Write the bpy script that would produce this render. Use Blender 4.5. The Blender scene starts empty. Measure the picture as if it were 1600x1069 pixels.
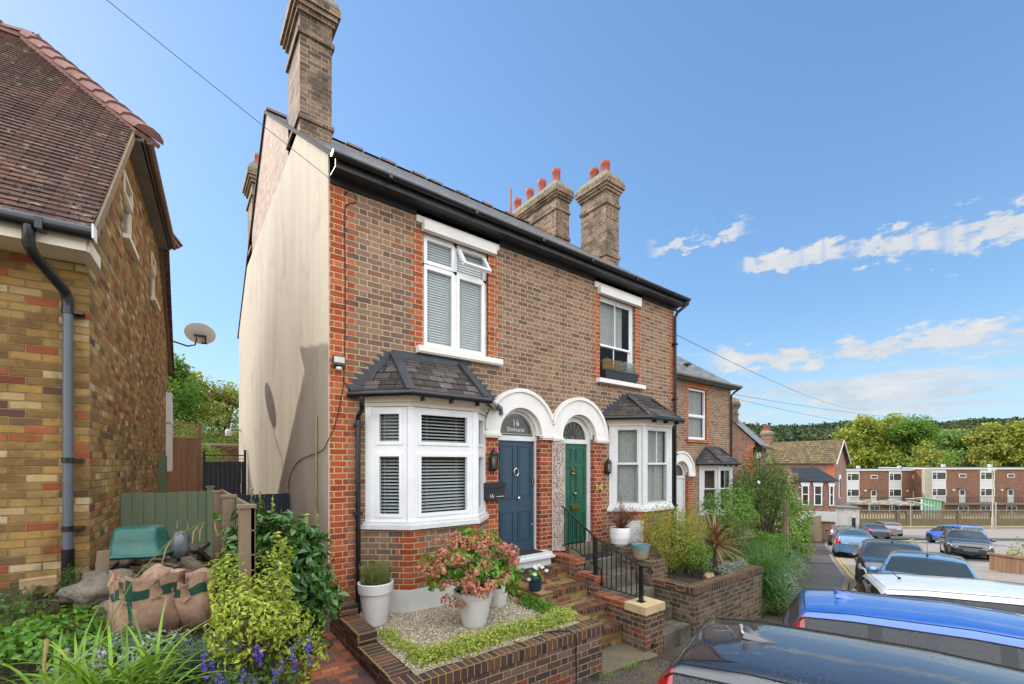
import bpy, math, random
import numpy as np
from mathutils import Vector, Matrix
R = math.radians
S = bpy.context.scene
C = S.collection
rnd = random.Random(7)
nr = np.random.default_rng(11)

# ---------------------------------------------------------------- camera, world, sun, exposure
FX, FY = 0.6097536531864286, 0.7925909931520826      # viewing direction on the ground
CX, CY, EZ = -1.7233, -6.4133, 1.59
cam = bpy.data.cameras.new('camera'); camo = bpy.data.objects.new('camera', cam); C.objects.link(camo)
camo.location = (CX, CY, EZ); camo.rotation_euler = (R(90), 0, -math.atan2(FX, FY))
cam.sensor_width = 36; cam.lens = 36*687/1600; cam.shift_y = (724-534.5)/1600
cam.clip_start = 0.05; cam.clip_end = 5000
S.camera = camo
S.view_settings.view_transform = 'Standard'; S.view_settings.look = 'None'
S.view_settings.exposure = 1.12; S.view_settings.gamma = 1
SUN = Vector((-1.2, 2.66, 2.02)).normalized()
sun = bpy.data.lights.new('sun', 'SUN'); sun.energy = 2.0; sun.angle = R(0.5); sun.color = (1, .95, .87)
suno = bpy.data.objects.new('sun', sun); C.objects.link(suno); suno.rotation_euler = SUN.to_track_quat('Z', 'Y').to_euler()
suno.location = (0, 0, 30)
W = bpy.data.worlds.new('World'); S.world = W; W.use_nodes = True

class NT:
    def __init__(s, tree): s.t = tree; s.n = tree.nodes; s.l = tree.links
    def new(s, typ, **k):
        n = s.n.new(typ)
        for a, v in k.items(): setattr(n, a, v)
        return n
    def put(s, sock, v):
        if isinstance(v, bpy.types.NodeSocket): s.l.new(v, sock)
        elif v is not None:
            if sock.type == 'RGBA' and len(v) == 3: v = (*v, 1)
            sock.default_value = v
    def m(s, op, a, b=None, c=None, clamp=False):
        n = s.new('ShaderNodeMath', operation=op, use_clamp=clamp)
        for i, v in enumerate((a, b, c)):
            if v is not None: s.put(n.inputs[i], v)
        return n.outputs[0]
    def vm(s, op, a, b=None, sc=None):
        n = s.new('ShaderNodeVectorMath', operation=op)
        s.put(n.inputs[0], a)
        if b is not None: s.put(n.inputs[1], b)
        if sc is not None: s.put(n.inputs[3], sc)
        return n.outputs[0]
    def comb(s, x=0, y=0, z=0):
        n = s.new('ShaderNodeCombineXYZ')
        for i, v in enumerate((x, y, z)): s.put(n.inputs[i], v)
        return n.outputs[0]
    def sep(s, v):
        n = s.new('ShaderNodeSeparateXYZ'); s.put(n.inputs[0], v); return n.outputs
    def noise(s, vec, scale, detail=3, rough=.55, w=None):
        n = s.new('ShaderNodeTexNoise'); s.put(n.inputs['Vector'], vec)
        n.inputs['Scale'].default_value = scale; n.inputs['Detail'].default_value = detail; n.inputs['Roughness'].default_value = rough
        return n.outputs['Fac']
    def mix(s, f, a, b, mode='MIX'):
        n = s.new('ShaderNodeMix', data_type='RGBA', blend_type=mode)
        s.put(n.inputs[0], f); s.put(n.inputs[6], a); s.put(n.inputs[7], b); return n.outputs[2]
    def ramp(s, f, stops, const=False):
        n = s.new('ShaderNodeValToRGB'); s.put(n.inputs[0], f); r = n.color_ramp
        r.interpolation = 'CONSTANT' if const else 'LINEAR'
        while len(r.elements) > len(stops): r.elements.remove(r.elements[-1])
        while len(r.elements) < len(stops): r.elements.new(1)
        for e, (p, c) in zip(r.elements, stops): e.position = p; e.color = (*c, 1) if len(c) == 3 else c
        return n.outputs[0]
    def mr(s, v, a, b, c=0, d=1, smooth=False):
        n = s.new('ShaderNodeMapRange', clamp=True)
        if smooth: n.interpolation_type = 'SMOOTHSTEP'
        s.put(n.inputs[0], v); n.inputs[1].default_value = a; n.inputs[2].default_value = b
        n.inputs[3].default_value = c; n.inputs[4].default_value = d; return n.outputs[0]
    def bump(s, h, st=.5, dist=.01, nrm=None):
        n = s.new('ShaderNodeBump'); n.inputs['Strength'].default_value = st; n.inputs['Distance'].default_value = dist
        s.put(n.inputs['Height'], h)
        if nrm is not None: s.put(n.inputs['Normal'], nrm)
        return n.outputs[0]

def lin(r, g=None, b=None):
    if g is None: r, g, b = (int(r[i:i+2], 16) for i in (0, 2, 4))
    f = lambda c: (c/255/12.92 if c/255 <= .04045 else ((c/255+.055)/1.055)**2.4)
    return (f(r), f(g), f(b))

# ---- sky with clouds
w = NT(W.node_tree)
for n in list(w.n): w.n.remove(n)
sky = w.new('ShaderNodeTexSky', sky_type='NISHITA', sun_disc=False)
sky.sun_elevation = math.asin(SUN.z); sky.sun_rotation = math.atan2(SUN.x, SUN.y)
sky.altitude = 100; sky.air_density = 1.0; sky.dust_density = 0.3; sky.ozone_density = 2.0
tc = w.new('ShaderNodeTexCoord'); gx, gy, gz = w.sep(tc.outputs['Generated'])
hz = w.m('MAXIMUM', w.m('ADD', w.m('ABSOLUTE', gz), .06), .02)
pl = w.comb(w.m('DIVIDE', gx, hz), w.m('DIVIDE', gy, hz), 0)          # cloud deck seen from below
fwd = w.m('ADD', w.m('MULTIPLY', gx, FX), w.m('MULTIPLY', gy, FY))
az = w.m('ARCTAN2', w.m('SUBTRACT', w.m('MULTIPLY', gx, FY), w.m('MULTIPLY', gy, FX)), fwd)   # bearing from the view heading
el = w.m('ARCSINE', gz)
def band(v, c, hw, soft): return w.mr(w.m('ABSOLUTE', w.m('SUBTRACT', v, c)), hw, hw+soft, 1, 0, True)
cv = w.comb(w.m('MULTIPLY', az, 12), w.m('MULTIPLY', el, 25), 0)
n1 = w.noise(cv, 1.0, 8, .6); n1b = w.noise(cv, 2.6, 6, .6)
puff = w.m('ADD', w.m('MULTIPLY', n1, .65), w.m('MULTIPLY', n1b, .35))
pf = w.mr(puff, .37, .63)
cl = 0
def addc(*terms):
    global cl
    v = terms[0]
    for t in terms[1:]: v = w.m('MULTIPLY', v, t)
    cl = v if isinstance(cl, int) else w.m('MAXIMUM', cl, v)
line1 = w.m('ADD', w.m('MULTIPLY', w.m('SUBTRACT', az, .66), -.08), .362)          # rising streak of cumulus
addc(w.mr(w.m('SUBTRACT', pf, w.m('MULTIPLY', w.m('ABSOLUTE', w.m('SUBTRACT', el, line1)), w.mr(az, .5, .85, 26, 11))), .10, .42, 0, 1, True), w.mr(w.noise(w.comb(w.m('MULTIPLY', az, 16), 0, 4), 1, 3), .36, .52, .25, 1, True), band(az, .80, .30, .04))
line2 = w.m('ADD', w.m('MULTIPLY', w.m('SUBTRACT', az, .66), -.03), .198)
addc(w.mr(w.m('SUBTRACT', pf, w.m('MULTIPLY', w.m('ABSOLUTE', w.m('SUBTRACT', el, line2)), 19)), .05, .45, 0, 1, True), band(az, .82, .36, .06))
line3 = w.m('ADD', w.m('MULTIPLY', w.m('SUBTRACT', az, .42), .05), .30)
addc(w.mr(w.m('SUBTRACT', pf, w.m('MULTIPLY', w.m('ABSOLUTE', w.m('SUBTRACT', el, .444)), 11)), .35, .60, 0, .9, True), band(az, .40, .06, .05))
n2 = w.noise(w.comb(w.m('MULTIPLY', az, 5), w.m('MULTIPLY', el, 46), 3), 1.0, 6, .6)
addc(w.mr(w.m('SUBTRACT', n2, w.m('MULTIPLY', w.m('ABSOLUTE', w.m('SUBTRACT', el, .125)), 2.2)), .34, .56, 0, .85, True), band(az, .70, .5, .2))
# cloud overhead and behind, mirrored by wet car roofs; widened, brightened as fill light
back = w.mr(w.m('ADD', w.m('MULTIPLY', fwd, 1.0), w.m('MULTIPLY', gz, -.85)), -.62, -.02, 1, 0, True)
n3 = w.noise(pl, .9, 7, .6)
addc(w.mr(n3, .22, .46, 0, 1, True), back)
deep = w.m('MULTIPLY', w.noise(cv, 1.7, 3), .5)
ccol = w.ramp(w.m('ADD', w.mr(puff, .35, .7), 0), [(0, (.62, .70, .82)), (1, (1.0, .97, .93))])
sk0 = w.vm('SCALE', sky.outputs[0], sc=.13); sr, sg, sb = w.sep(sk0)
lum = w.m('ADD', w.m('ADD', w.m('MULTIPLY', sr, .35), w.m('MULTIPLY', sg, .45)), w.m('MULTIPLY', sb, .2))
skc0 = w.vm('MULTIPLY', w.vm('SCALE', sk0, sc=w.m('DIVIDE', 1.15, w.m('ADD', 1, w.m('MULTIPLY', lum, 2.0)))), (.90, 1.06, 1.12))
skc = w.mix(w.mr(el, .0, .30, .55, 0, True), skc0, (.30, .40, .50, 1))
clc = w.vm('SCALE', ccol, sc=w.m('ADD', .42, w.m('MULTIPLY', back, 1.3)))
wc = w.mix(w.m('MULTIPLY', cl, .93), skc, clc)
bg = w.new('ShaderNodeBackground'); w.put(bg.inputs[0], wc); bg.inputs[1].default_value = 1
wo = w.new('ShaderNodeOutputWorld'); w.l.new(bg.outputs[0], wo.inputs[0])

# ---------------------------------------------------------------- materials
MATS = {}
def newmat(name):
    m = bpy.data.materials.new(name); m.use_nodes = True; t = NT(m.node_tree)
    for n in list(t.n): t.n.remove(n)
    o = t.new('ShaderNodeOutputMaterial'); p = t.new('ShaderNodeBsdfPrincipled'); t.l.new(p.outputs[0], o.inputs[0])
    MATS[name] = m; return m, t, p, o
def mat(name, col, rough=.6, metal=0, col2=None, nscale=6, bump=0, bscale=60, coat=0, spec=.5, streak=0, dirt=None, dist=.005):
    m, t, p, o = newmat(name); tc = t.new('ShaderNodeTexCoord').outputs['Object']
    c = lin(col) if isinstance(col, str) else col
    c2 = (lin(col2) if isinstance(col2, str) else col2) or tuple(x*.8 for x in c)
    v = t.vm('MULTIPLY', tc, (1, 1, 1/streak)) if streak else tc
    f = t.mr(t.noise(v, nscale, 6, .62), .32, .68)
    cc = t.mix(f, c, c2)
    if dirt:
        cc = t.mix(t.mr(t.noise(tc, dirt[1], 5, .65), dirt[2], dirt[2]+.12, 0, dirt[3] if len(dirt) > 3 else .8), cc, lin(dirt[0]))
    t.put(p.inputs['Base Color'], cc)
    p.inputs['Roughness'].default_value = rough; p.inputs['Metallic'].default_value = metal
    p.inputs['Coat Weight'].default_value = coat; p.inputs['Coat Roughness'].default_value = .04; p.inputs['Specular IOR Level'].default_value = spec
    if bump: t.put(p.inputs['Normal'], t.bump(t.noise(tc, bscale, 4, .6), bump, dist))
    return m
def brickmat(name, pal, mortar, L=.235, H=.0855, joint=.011, flemish=True, soot=None, rough=.85, swap=False, vs=1, eff=0, weather=None, bumpd=.008, off=0.0):
    m, t, p, o = newmat(name)
    uv = t.new('ShaderNodeUVMap').outputs[0]; tc = t.new('ShaderNodeTexCoord').outputs['Object']
    wn = t.new('ShaderNodeTexNoise'); t.put(wn.inputs['Vector'], tc); wn.inputs['Scale'].default_value = 9
    wob = t.vm('SCALE', t.vm('SUBTRACT', wn.outputs['Color'], (.5, .5, .5)), sc=.008)
    uvw = t.vm('ADD', uv, wob); u, v, _ = t.sep(uvw)
    if swap: u, v = v, u
    if off: v = t.m('ADD', v, off)
    rv = t.m('DIVIDE', v, H); row = t.m('FLOOR', rv); fv = t.m('FRACT', rv); par = t.m('FLOORED_MODULO', row, 2)
    P = 1.5*L if flemish else L
    uu = t.m('ADD', t.m('DIVIDE', u, P), t.m('MULTIPLY', par, .5)); cell = t.m('FLOOR', uu); fr = t.m('FRACT', uu)
    if flemish:
        hd = t.m('GREATER_THAN', fr, 2/3)
        d1 = t.m('MINIMUM', t.m('ABSOLUTE', t.m('SUBTRACT', fr, 2/3)), t.m('MINIMUM', fr, t.m('SUBTRACT', 1, fr)))
        idu = t.m('ADD', t.m('MULTIPLY', cell, 2), hd)
    else:
        d1 = t.m('MINIMUM', fr, t.m('SUBTRACT', 1, fr)); idu = cell
    du = t.m('MULTIPLY', d1, P); dv = t.m('MULTIPLY', t.m('MINIMUM', fv, t.m('SUBTRACT', 1, fv)), H)
    d = t.m('MINIMUM', du, dv)
    wn2 = t.new('ShaderNodeTexWhiteNoise', noise_dimensions='3D'); t.put(wn2.inputs['Vector'], t.comb(idu, row, 3.3))
    rv1 = wn2.outputs['Value']; r2 = t.sep(wn2.outputs['Color'])[1]
    n = len(pal); stops = []
    tot = sum(q for q, _ in pal); acc = 0
    for q, c in pal: stops.append((acc/tot, lin(c))); acc += q
    bc = t.ramp(rv1, stops, True)
    bc = t.mix(t.m('MULTIPLY', r2, .22), bc, t.vm('SCALE', bc, sc=.72))
    bc = t.mix(t.mr(t.noise(tc, 14, 4, .65), .4, .66, 0, .5), bc, t.vm('SCALE', bc, sc=.72))
    fine = t.noise(tc, 70, 5, .7); bc = t.mix(t.mr(fine, .35, .75, 0, .45), bc, t.vm('SCALE', bc, sc=.55))
    msk = t.mr(d, joint*.5-.0015, joint*.5+.0025, 0, 1, True)
    mc = t.mix(t.mr(t.noise(tc, 25, 4), .3, .7), lin(mortar), t.vm('SCALE', t.comb(*lin(mortar)), sc=.72))
    c = t.mix(msk, mc, bc)
    big = t.noise(tc, .9, 5, .6)
    c = t.mix(t.mr(big, .42, .68, 0, .38), c, t.vm('SCALE', c, sc=.6))
    if soot: c = t.mix(t.mr(t.noise(tc, soot[1], 5, .65), soot[2], soot[2]+.14, 0, soot[3]), c, lin(soot[0]))
    if eff: c = t.mix(t.mr(t.noise(t.vm('MULTIPLY', tc, (3, 3, 1.2)), 2.4, 6, .7), .62, .74, 0, eff), c, lin('cfc6bd'))
    t.put(p.inputs['Base Color'], c); p.inputs['Roughness'].default_value = rough; p.inputs['Specular IOR Level'].default_value = .25
    h = t.m('ADD', t.m('MULTIPLY', msk, .8), t.m('MULTIPLY', fine, .5))
    h = t.m('ADD', h, t.m('MULTIPLY', t.noise(tc, 22, 3), .35)); h = t.m('ADD', h, t.m('MULTIPLY', r2, .25))
    t.put(p.inputs['Normal'], t.bump(h, .8, bumpd))
    return m
def leafmat(name, cols, rough=.45, trans=.35, spec=.4):
    m, t, p, o = newmat(name)
    g = t.new('ShaderNodeNewGeometry').outputs['Random Per Island']; tc = t.new('ShaderNodeTexCoord').outputs['Object']
    c = t.ramp(g, [(i/max(1, len(cols)-1), lin(x)) for i, x in enumerate(cols)])
    c = t.mix(t.mr(t.noise(tc, 3.5, 3), .35, .65, 0, .35), c, t.vm('SCALE', c, sc=.6))
    t.put(p.inputs['Base Color'], c); p.inputs['Roughness'].default_value = rough; p.inputs['Specular IOR Level'].default_value = spec
    tr = t.new('ShaderNodeBsdfTranslucent'); t.put(tr.inputs[0], t.mix(.35, c, lin('a8b830')))
    mx = t.new('ShaderNodeMixShader'); mx.inputs[0].default_value = trans
    t.l.new(p.outputs[0], mx.inputs[1]); t.l.new(tr.outputs[0], mx.inputs[2]); t.l.new(mx.outputs[0], o.inputs[0])
    return m
def glassmat(name, tint=(.75, .8, .8), rough=.02, alpha=.75, drops=0, base=(.01, .012, .014)):
    m, t, p, o = newmat(name); tc = t.new('ShaderNodeTexCoord').outputs['Object']
    tr = t.new('ShaderNodeBsdfTransparent'); t.put(tr.inputs[0], tint)
    p.inputs['Base Color'].default_value = (*base, 1); p.inputs['Roughness'].default_value = rough; p.inputs['Specular IOR Level'].default_value = 1.0; p.inputs['IOR'].default_value = 1.55
    mx = t.new('ShaderNodeMixShader')
    ge = t.new('ShaderNodeNewGeometry'); dp = t.new('ShaderNodeVectorMath', operation='DOT_PRODUCT'); t.l.new(ge.outputs['Incoming'], dp.inputs[0]); t.l.new(ge.outputs['Normal'], dp.inputs[1])
    sch = t.m('ADD', .05, t.m('MULTIPLY', .95, t.m('POWER', t.m('SUBTRACT', 1, t.m('ABSOLUTE', dp.outputs['Value'])), 5)))
    f = t.m('ADD', sch, 1-alpha, clamp=True)
    t.put(mx.inputs[0], f); t.l.new(tr.outputs[0], mx.inputs[1]); t.l.new(p.outputs[0], mx.inputs[2]); t.l.new(mx.outputs[0], o.inputs[0])
    if drops:
        v = t.new('ShaderNodeTexVoronoi'); t.put(v.inputs['Vector'], tc); v.inputs['Scale'].default_value = drops
        t.put(p.inputs['Normal'], t.bump(t.mr(v.outputs['Distance'], .1, .45, 1, 0), .5, .004))
        p.inputs['Base Color'].default_value = (.035, .038, .042, 1); p.inputs['Roughness'].default_value = .12
    else:
        t.put(p.inputs['Normal'], t.bump(t.noise(tc, .8, 2), .06, .05))
    return m
def paint(name, col, wet=1, metal=.0, rough=.3):
    m, t, p, o = newmat(name); tc = t.new('ShaderNodeTexCoord').outputs['Object']
    c = lin(col); t.put(p.inputs['Base Color'], t.mix(t.mr(t.noise(tc, 5, 5, .7), .4, .7, 0, .35), c, tuple(min(1, x*.7+.01) for x in c)))
    p.inputs['Roughness'].default_value = rough; p.inputs['Metallic'].default_value = metal
    p.inputs['Coat Weight'].default_value = 1; p.inputs['Coat Roughness'].default_value = .03; p.inputs['Coat IOR'].default_value = 1.8
    if wet:
        v = t.new('ShaderNodeTexVoronoi'); t.put(v.inputs['Vector'], tc); v.inputs['Scale'].default_value = 62
        dr = t.m('MULTIPLY', t.mr(v.outputs['Distance'], .12, .38, 1, 0, True), t.mr(t.noise(tc, 1.7, 4), .46, .58))
        h = t.m('ADD', dr, t.m('MULTIPLY', t.noise(tc, 1.3, 2), 1.5))
        nn = t.bump(h, .35*wet, .004); t.put(p.inputs['Coat Normal'], nn); t.put(p.inputs['Normal'], nn)
    return m

# ---------------------------------------------------------------- mesh building
ORG = {}
class MB:
    def __init__(s): s.v = []; s.f = []; s.sm = []
    def poly(s, pts, smooth=False):
        b = len(s.v); s.v.extend(tuple(p) for p in pts); s.f.append(tuple(range(b, b+len(pts)))); s.sm.append(smooth); return s
    def grid(s, rows, closed=False, smooth=True, flip=False):
        b = len(s.v); n = len(rows[0])
        for r in rows: s.v.extend(tuple(p) for p in r)
        for i in range(len(rows)-1):
            for j in range(n if closed else n-1):
                k = (j+1) % n; q = (b+i*n+j, b+i*n+k, b+(i+1)*n+k, b+(i+1)*n+j)
                s.f.append(q[::-1] if flip else q); s.sm.append(smooth)
        return s
    def box(s, x0, x1, y0, y1, z0, z1, skip=''):
        if x1 < x0: x0, x1 = x1, x0
        if y1 < y0: y0, y1 = y1, y0
        if z1 < z0: z0, z1 = z1, z0
        b = len(s.v); s.v.extend([(x0, y0, z0), (x1, y0, z0), (x1, y1, z0), (x0, y1, z0), (x0, y0, z1), (x1, y0, z1), (x1, y1, z1), (x0, y1, z1)])
        for k, q in (('b', (3, 2, 1, 0)), ('t', (4, 5, 6, 7)), ('f', (0, 1, 5, 4)), ('r', (1, 2, 6, 5)), ('k', (2, 3, 7, 6)), ('l', (3, 0, 4, 7))):
            if k not in skip: s.f.append(tuple(b+i for i in q)); s.sm.append(False)
        return s
    def obox(s, c, ax, ay, az):                       # box from a centre and three half-axis vectors
        c = Vector(c); ax, ay, az = Vector(ax), Vector(ay), Vector(az); b = len(s.v)
        for sz in (-1, 1):
            for sx, sy in ((-1, -1), (1, -1), (1, 1), (-1, 1)): s.v.append(tuple(c+ax*sx+ay*sy+az*sz))
        for q in ((3, 2, 1, 0), (4, 5, 6, 7), (0, 1, 5, 4), (1, 2, 6, 5), (2, 3, 7, 6), (3, 0, 4, 7)): s.f.append(tuple(b+i for i in q)); s.sm.append(False)
        return s
    def bar(s, a, b, w, h=None, up=(0, 0, 1)):
        a, b = Vector(a), Vector(b); d = (b-a); u = Vector(up)
        if abs(d.normalized().dot(u)) > .98: u = Vector((1, 0, 0))
        sx = d.cross(u).normalized()*(w/2); sz = sx.cross(d).normalized()*((h or w)/2)
        return s.obox((a+b)/2, d/2, sx, sz)
    def prism(s, pts, dz):                            # planar polygon swept by the vector dz, pts counter-clockwise seen against dz
        pts = [Vector(p) for p in pts]; dz = Vector(dz); n = len(pts); b = len(s.v)
        s.v.extend(tuple(p) for p in pts); s.v.extend(tuple(p+dz) for p in pts)
        s.f.append(tuple(b+i for i in reversed(range(n)))); s.f.append(tuple(b+n+i for i in range(n))); s.sm += [False, False]
        for i in range(n):
            j = (i+1) % n; s.f.append((b+i, b+j, b+n+j, b+n+i)); s.sm.append(False)
        return s
    def tube(s, pts, r, n=8, cap=True, smooth=True):
        pts = [Vector(p) for p in pts]; rs = r if isinstance(r, (list, tuple)) else [r]*len(pts); rows = []; up = None
        for i, p in enumerate(pts):
            d = (pts[min(i+1, len(pts)-1)]-pts[max(i-1, 0)]).normalized()
            if up is None: up = Vector((0, 0, 1)) if abs(d.z) < .9 else Vector((1, 0, 0))
            sx = d.cross(up).normalized(); sy = sx.cross(d).normalized(); up = sy
            rows.append([p+sx*rs[i]*math.cos(a*2*math.pi/n)+sy*rs[i]*math.sin(a*2*math.pi/n) for a in range(n)])
        s.grid(rows, True, smooth, flip=True)
        if cap: s.poly(rows[0][::-1][::-1]); s.poly(rows[-1][::-1])
        return s
    def lathe(s, c, prof, n=32, sx=1, sy=1):
        if n >= 24:      # support rings keep the corners crisp under smooth shading
            q = [prof[0]]
            for a, b in zip(prof, prof[1:]):
                L = math.hypot(b[0]-a[0], b[1]-a[1])
                if L > .012:
                    k = .003/L; q += [(a[0]+(b[0]-a[0])*k, a[1]+(b[1]-a[1])*k), (b[0]-(b[0]-a[0])*k, b[1]-(b[1]-a[1])*k)]
                q.append(b)
            prof = q
        s.grid([[(c[0]+r*math.cos(a*2*math.pi/n)*sx, c[1]+r*math.sin(a*2*math.pi/n)*sy, c[2]+z) for a in range(n)] for r, z in prof], True, True); return s
    def ball(s, c, rx, ry, rz, n=12, m=8):
        s.grid([[(c[0]+rx*math.sin(math.pi*i/m)*math.cos(2*math.pi*j/n), c[1]+ry*math.sin(math.pi*i/m)*math.sin(2*math.pi*j/n), c[2]-rz*math.cos(math.pi*i/m)) for j in range(n)] for i in range(m+1)], True, True); return s
    def build(s, name, m, parent=None, **tags):
        org = ORG.get(parent.name, Vector((0, 0, 0))) if parent else Vector((0, 0, 0))
        me = bpy.data.meshes.new(name); V = np.array(s.v, float)
        me.from_pydata((V-np.array(org)).tolist(), [], s.f)
        me.polygons.foreach_set('use_smooth', s.sm)
        uvl = me.uv_layers.new(name='UVMap'); nv = np.empty(len(me.polygons)*3); me.polygons.foreach_get('normal', nv); nv = nv.reshape(-1, 3)
        li = np.empty(len(me.loops), int); me.loops.foreach_get('vertex_index', li); lt = np.empty(len(me.polygons), int); me.polygons.foreach_get('loop_total', lt)
        N = np.repeat(nv, lt, axis=0); P = V[li]
        hor = np.abs(N[:, 2]) > .97
        T = np.stack([-N[:, 1], N[:, 0], np.zeros(len(N))], 1); ln = np.linalg.norm(T, axis=1); T[ln > 0] /= ln[ln > 0][:, None]; T[hor] = (1, 0, 0)
        B = np.cross(N, T); up = np.abs(N[:, 2]) < .15
        uu = (P*T).sum(1); vv = np.where(up, P[:, 2], (P*B).sum(1))
        vv = np.where(hor, P[:, 1], vv)
        uvl.data.foreach_set('uv', np.stack([uu, vv], 1).ravel())
        o = bpy.data.objects.new(name, me); C.objects.link(o)
        mm = MATS[m] if isinstance(m, str) else m
        me.materials.append(mm)
        if parent: o.parent = parent; ORG[o.name] = org
        for k, v in tags.items(): o[k] = v
        return o
def thing(name, label, cat, loc=(0, 0, 0), rotz=0, group=None, local=False):
    o = bpy.data.objects.new(name, None); C.objects.link(o); o.location = loc; o.rotation_euler = (0, 0, rotz); o.empty_display_size = .1
    o['label'] = label; o['category'] = cat
    if group: o['group'] = group
    ORG[o.name] = Vector((0, 0, 0)) if (local or rotz) else Vector(loc)
    return o
def solo(mb, name, m, label, cat, group=None):
    k = dict(label=label, category=cat)
    if group: k['group'] = group
    return mb.build(name, m, None, **k)
def struct(mb, name, m, kind='structure'): return mb.build(name, m, None, kind=kind)
def dup(root, loc, rotz=None, label=None, group=None, mats=None, scale=None):
    def rec(o, par):
        c = o.copy(); C.objects.link(c)
        if par: c.parent = par
        if mats and c.data and c.data.materials[0].name in mats:
            c.data = c.data.copy(); c.data.materials[0] = MATS[mats[c.data.materials[0].name]]
        for ch in list(o.children): rec(ch, c)
        return c
    r = rec(root, None); r.location = loc
    if rotz is not None: r.rotation_euler = (0, 0, rotz)
    if scale: r.scale = scale
    if label: r['label'] = label
    if group: r['group'] = group
    return r
def text_part(txt, size, m, parent, name, loc, rot, ext=.002, align='CENTER'):
    cu = bpy.data.curves.new('lettering', 'FONT'); cu.body = txt; cu.size = size; cu.extrude = ext; cu.align_x = align
    o = bpy.data.objects.new('lettering', cu); C.objects.link(o); dg = bpy.context.evaluated_depsgraph_get()
    me = bpy.data.meshes.new_from_object(o.evaluated_get(dg)); bpy.data.objects.remove(o)
    me.materials.clear(); me.materials.append(MATS[m]); q = bpy.data.objects.new(name, me); C.objects.link(q)
    q.parent = parent; q.location = Vector(loc)-ORG[parent.name]; q.rotation_euler = rot
    return q
def PX(r, wd, z=0):     # offset to the right and forward of the viewpoint -> world
    return (CX+r*FY+wd*FX, CY-r*FX+wd*FY, z)
def at(px, wd, z=0): return PX((px-800)/687*wd, wd, z)
def ground(x, y):
    wd = (x-CX)*FX+(y-CY)*FY
    if wd < 42: return -.60-.115*wd
    if wd < 58: k = wd-42; return -5.43-.115*k+.0036*k*k*.98
    return -6.37
# ---- leaves, blades
def leafcloud(mb, P, size, w=.45, up=.5, fold=.12, outward=None, jit=.35, szv=.35):
    P = np.asarray(P, float); n = len(P)
    nrm = nr.normal(size=(n, 3))*jit*2
    if outward is not None: nrm += (P-np.asarray(outward))/(np.linalg.norm(P-np.asarray(outward), axis=1)[:, None]+1e-6)
    nrm[:, 2] += up; nrm /= np.linalg.norm(nrm, axis=1)[:, None]
    d = nr.normal(size=(n, 3)); d -= (d*nrm).sum(1)[:, None]*nrm; d /= np.linalg.norm(d, axis=1)[:, None]
    s = np.cross(nrm, d); L = (size*(1+nr.uniform(-szv, szv, n)))[:, None]
    a = P-d*L*.5; b = P+d*L*.5; m = P+d*L*.02; l = m+s*L*w*.5+nrm*L*fold; r = m-s*L*w*.5+nrm*L*fold
    Q = np.stack([a, r, b, l], 1).reshape(-1, 3); k = len(mb.v)
    mb.v.extend(map(tuple, Q.tolist()))
    for i in range(n):
        q = k+i*4; mb.f.append((q, q+1, q+2)); mb.f.append((q, q+2, q+3))
    mb.sm.extend([False]*(2*n)); return mb
def shell(n, c, rx, ry, rz, depth=.35, lo=-1.0, lump=.25, seed=0):
    g = np.random.default_rng(seed+int(abs(c[0])*100)); P = g.normal(size=(int(n*1.6)+8, 3)); P /= np.linalg.norm(P, axis=1)[:, None]; P = P[P[:, 2] > lo][:n]
    ph = g.uniform(0, 6.28, 6)
    lu = 1+lump*(np.sin(P[:, 0]*4.1+ph[0])*np.sin(P[:, 1]*4.7+ph[1])+.6*np.sin(P[:, 2]*6.3+ph[2]+P[:, 0]*3))
    k = (1-depth*g.random(len(P))**1.5)*lu
    return P*k[:, None]*np.array([rx, ry, rz])+np.array(c)
def blades(mb, bases, length, width, lean=.5, droop=.8, n=6, dirs=None, var=.3):
    for i, b in enumerate(bases):
        L = length*(1+rnd.uniform(-var, var)); a = rnd.uniform(0, 6.283) if dirs is None else dirs[i]+rnd.uniform(-.5, .5)
        th = rnd.uniform(.05, lean); dr = droop*rnd.uniform(.5, 1.3); p = Vector(b); h = Vector((math.cos(a), math.sin(a), 0)); sd = Vector((-math.sin(a), math.cos(a), 0)); rows = []
        for k in range(n+1):
            t = k/n; wd = width*(1-.92*t**2.2)*.5*(.55+.45*min(1, t*4)); u = sd*wd
            rows.append([p-u, p+h*0+Vector((0, 0, -wd*.35)), p+u]); ang = th+dr*t*1.9; p = p+(h*math.sin(ang)+Vector((0, 0, 1))*math.cos(ang))*(L/n)
        mb.grid(rows, False, True)
    return mb
def twigs(mb, base, tips, r=.006, sag=.15, n=4):
    base = Vector(base)
    for tpt in tips:
        tpt = Vector(tpt); mid = (base+tpt)/2+Vector((0, 0, sag*(tpt-base).length*.5)); pts = []
        for k in range(n+1):
            t = k/n; pts.append(base*(1-t)**2+mid*2*t*(1-t)+tpt*t*t)
        mb.tube(pts, [r*(1-.7*k/n) for k in range(n+1)], 5, False)
    return mb
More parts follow.
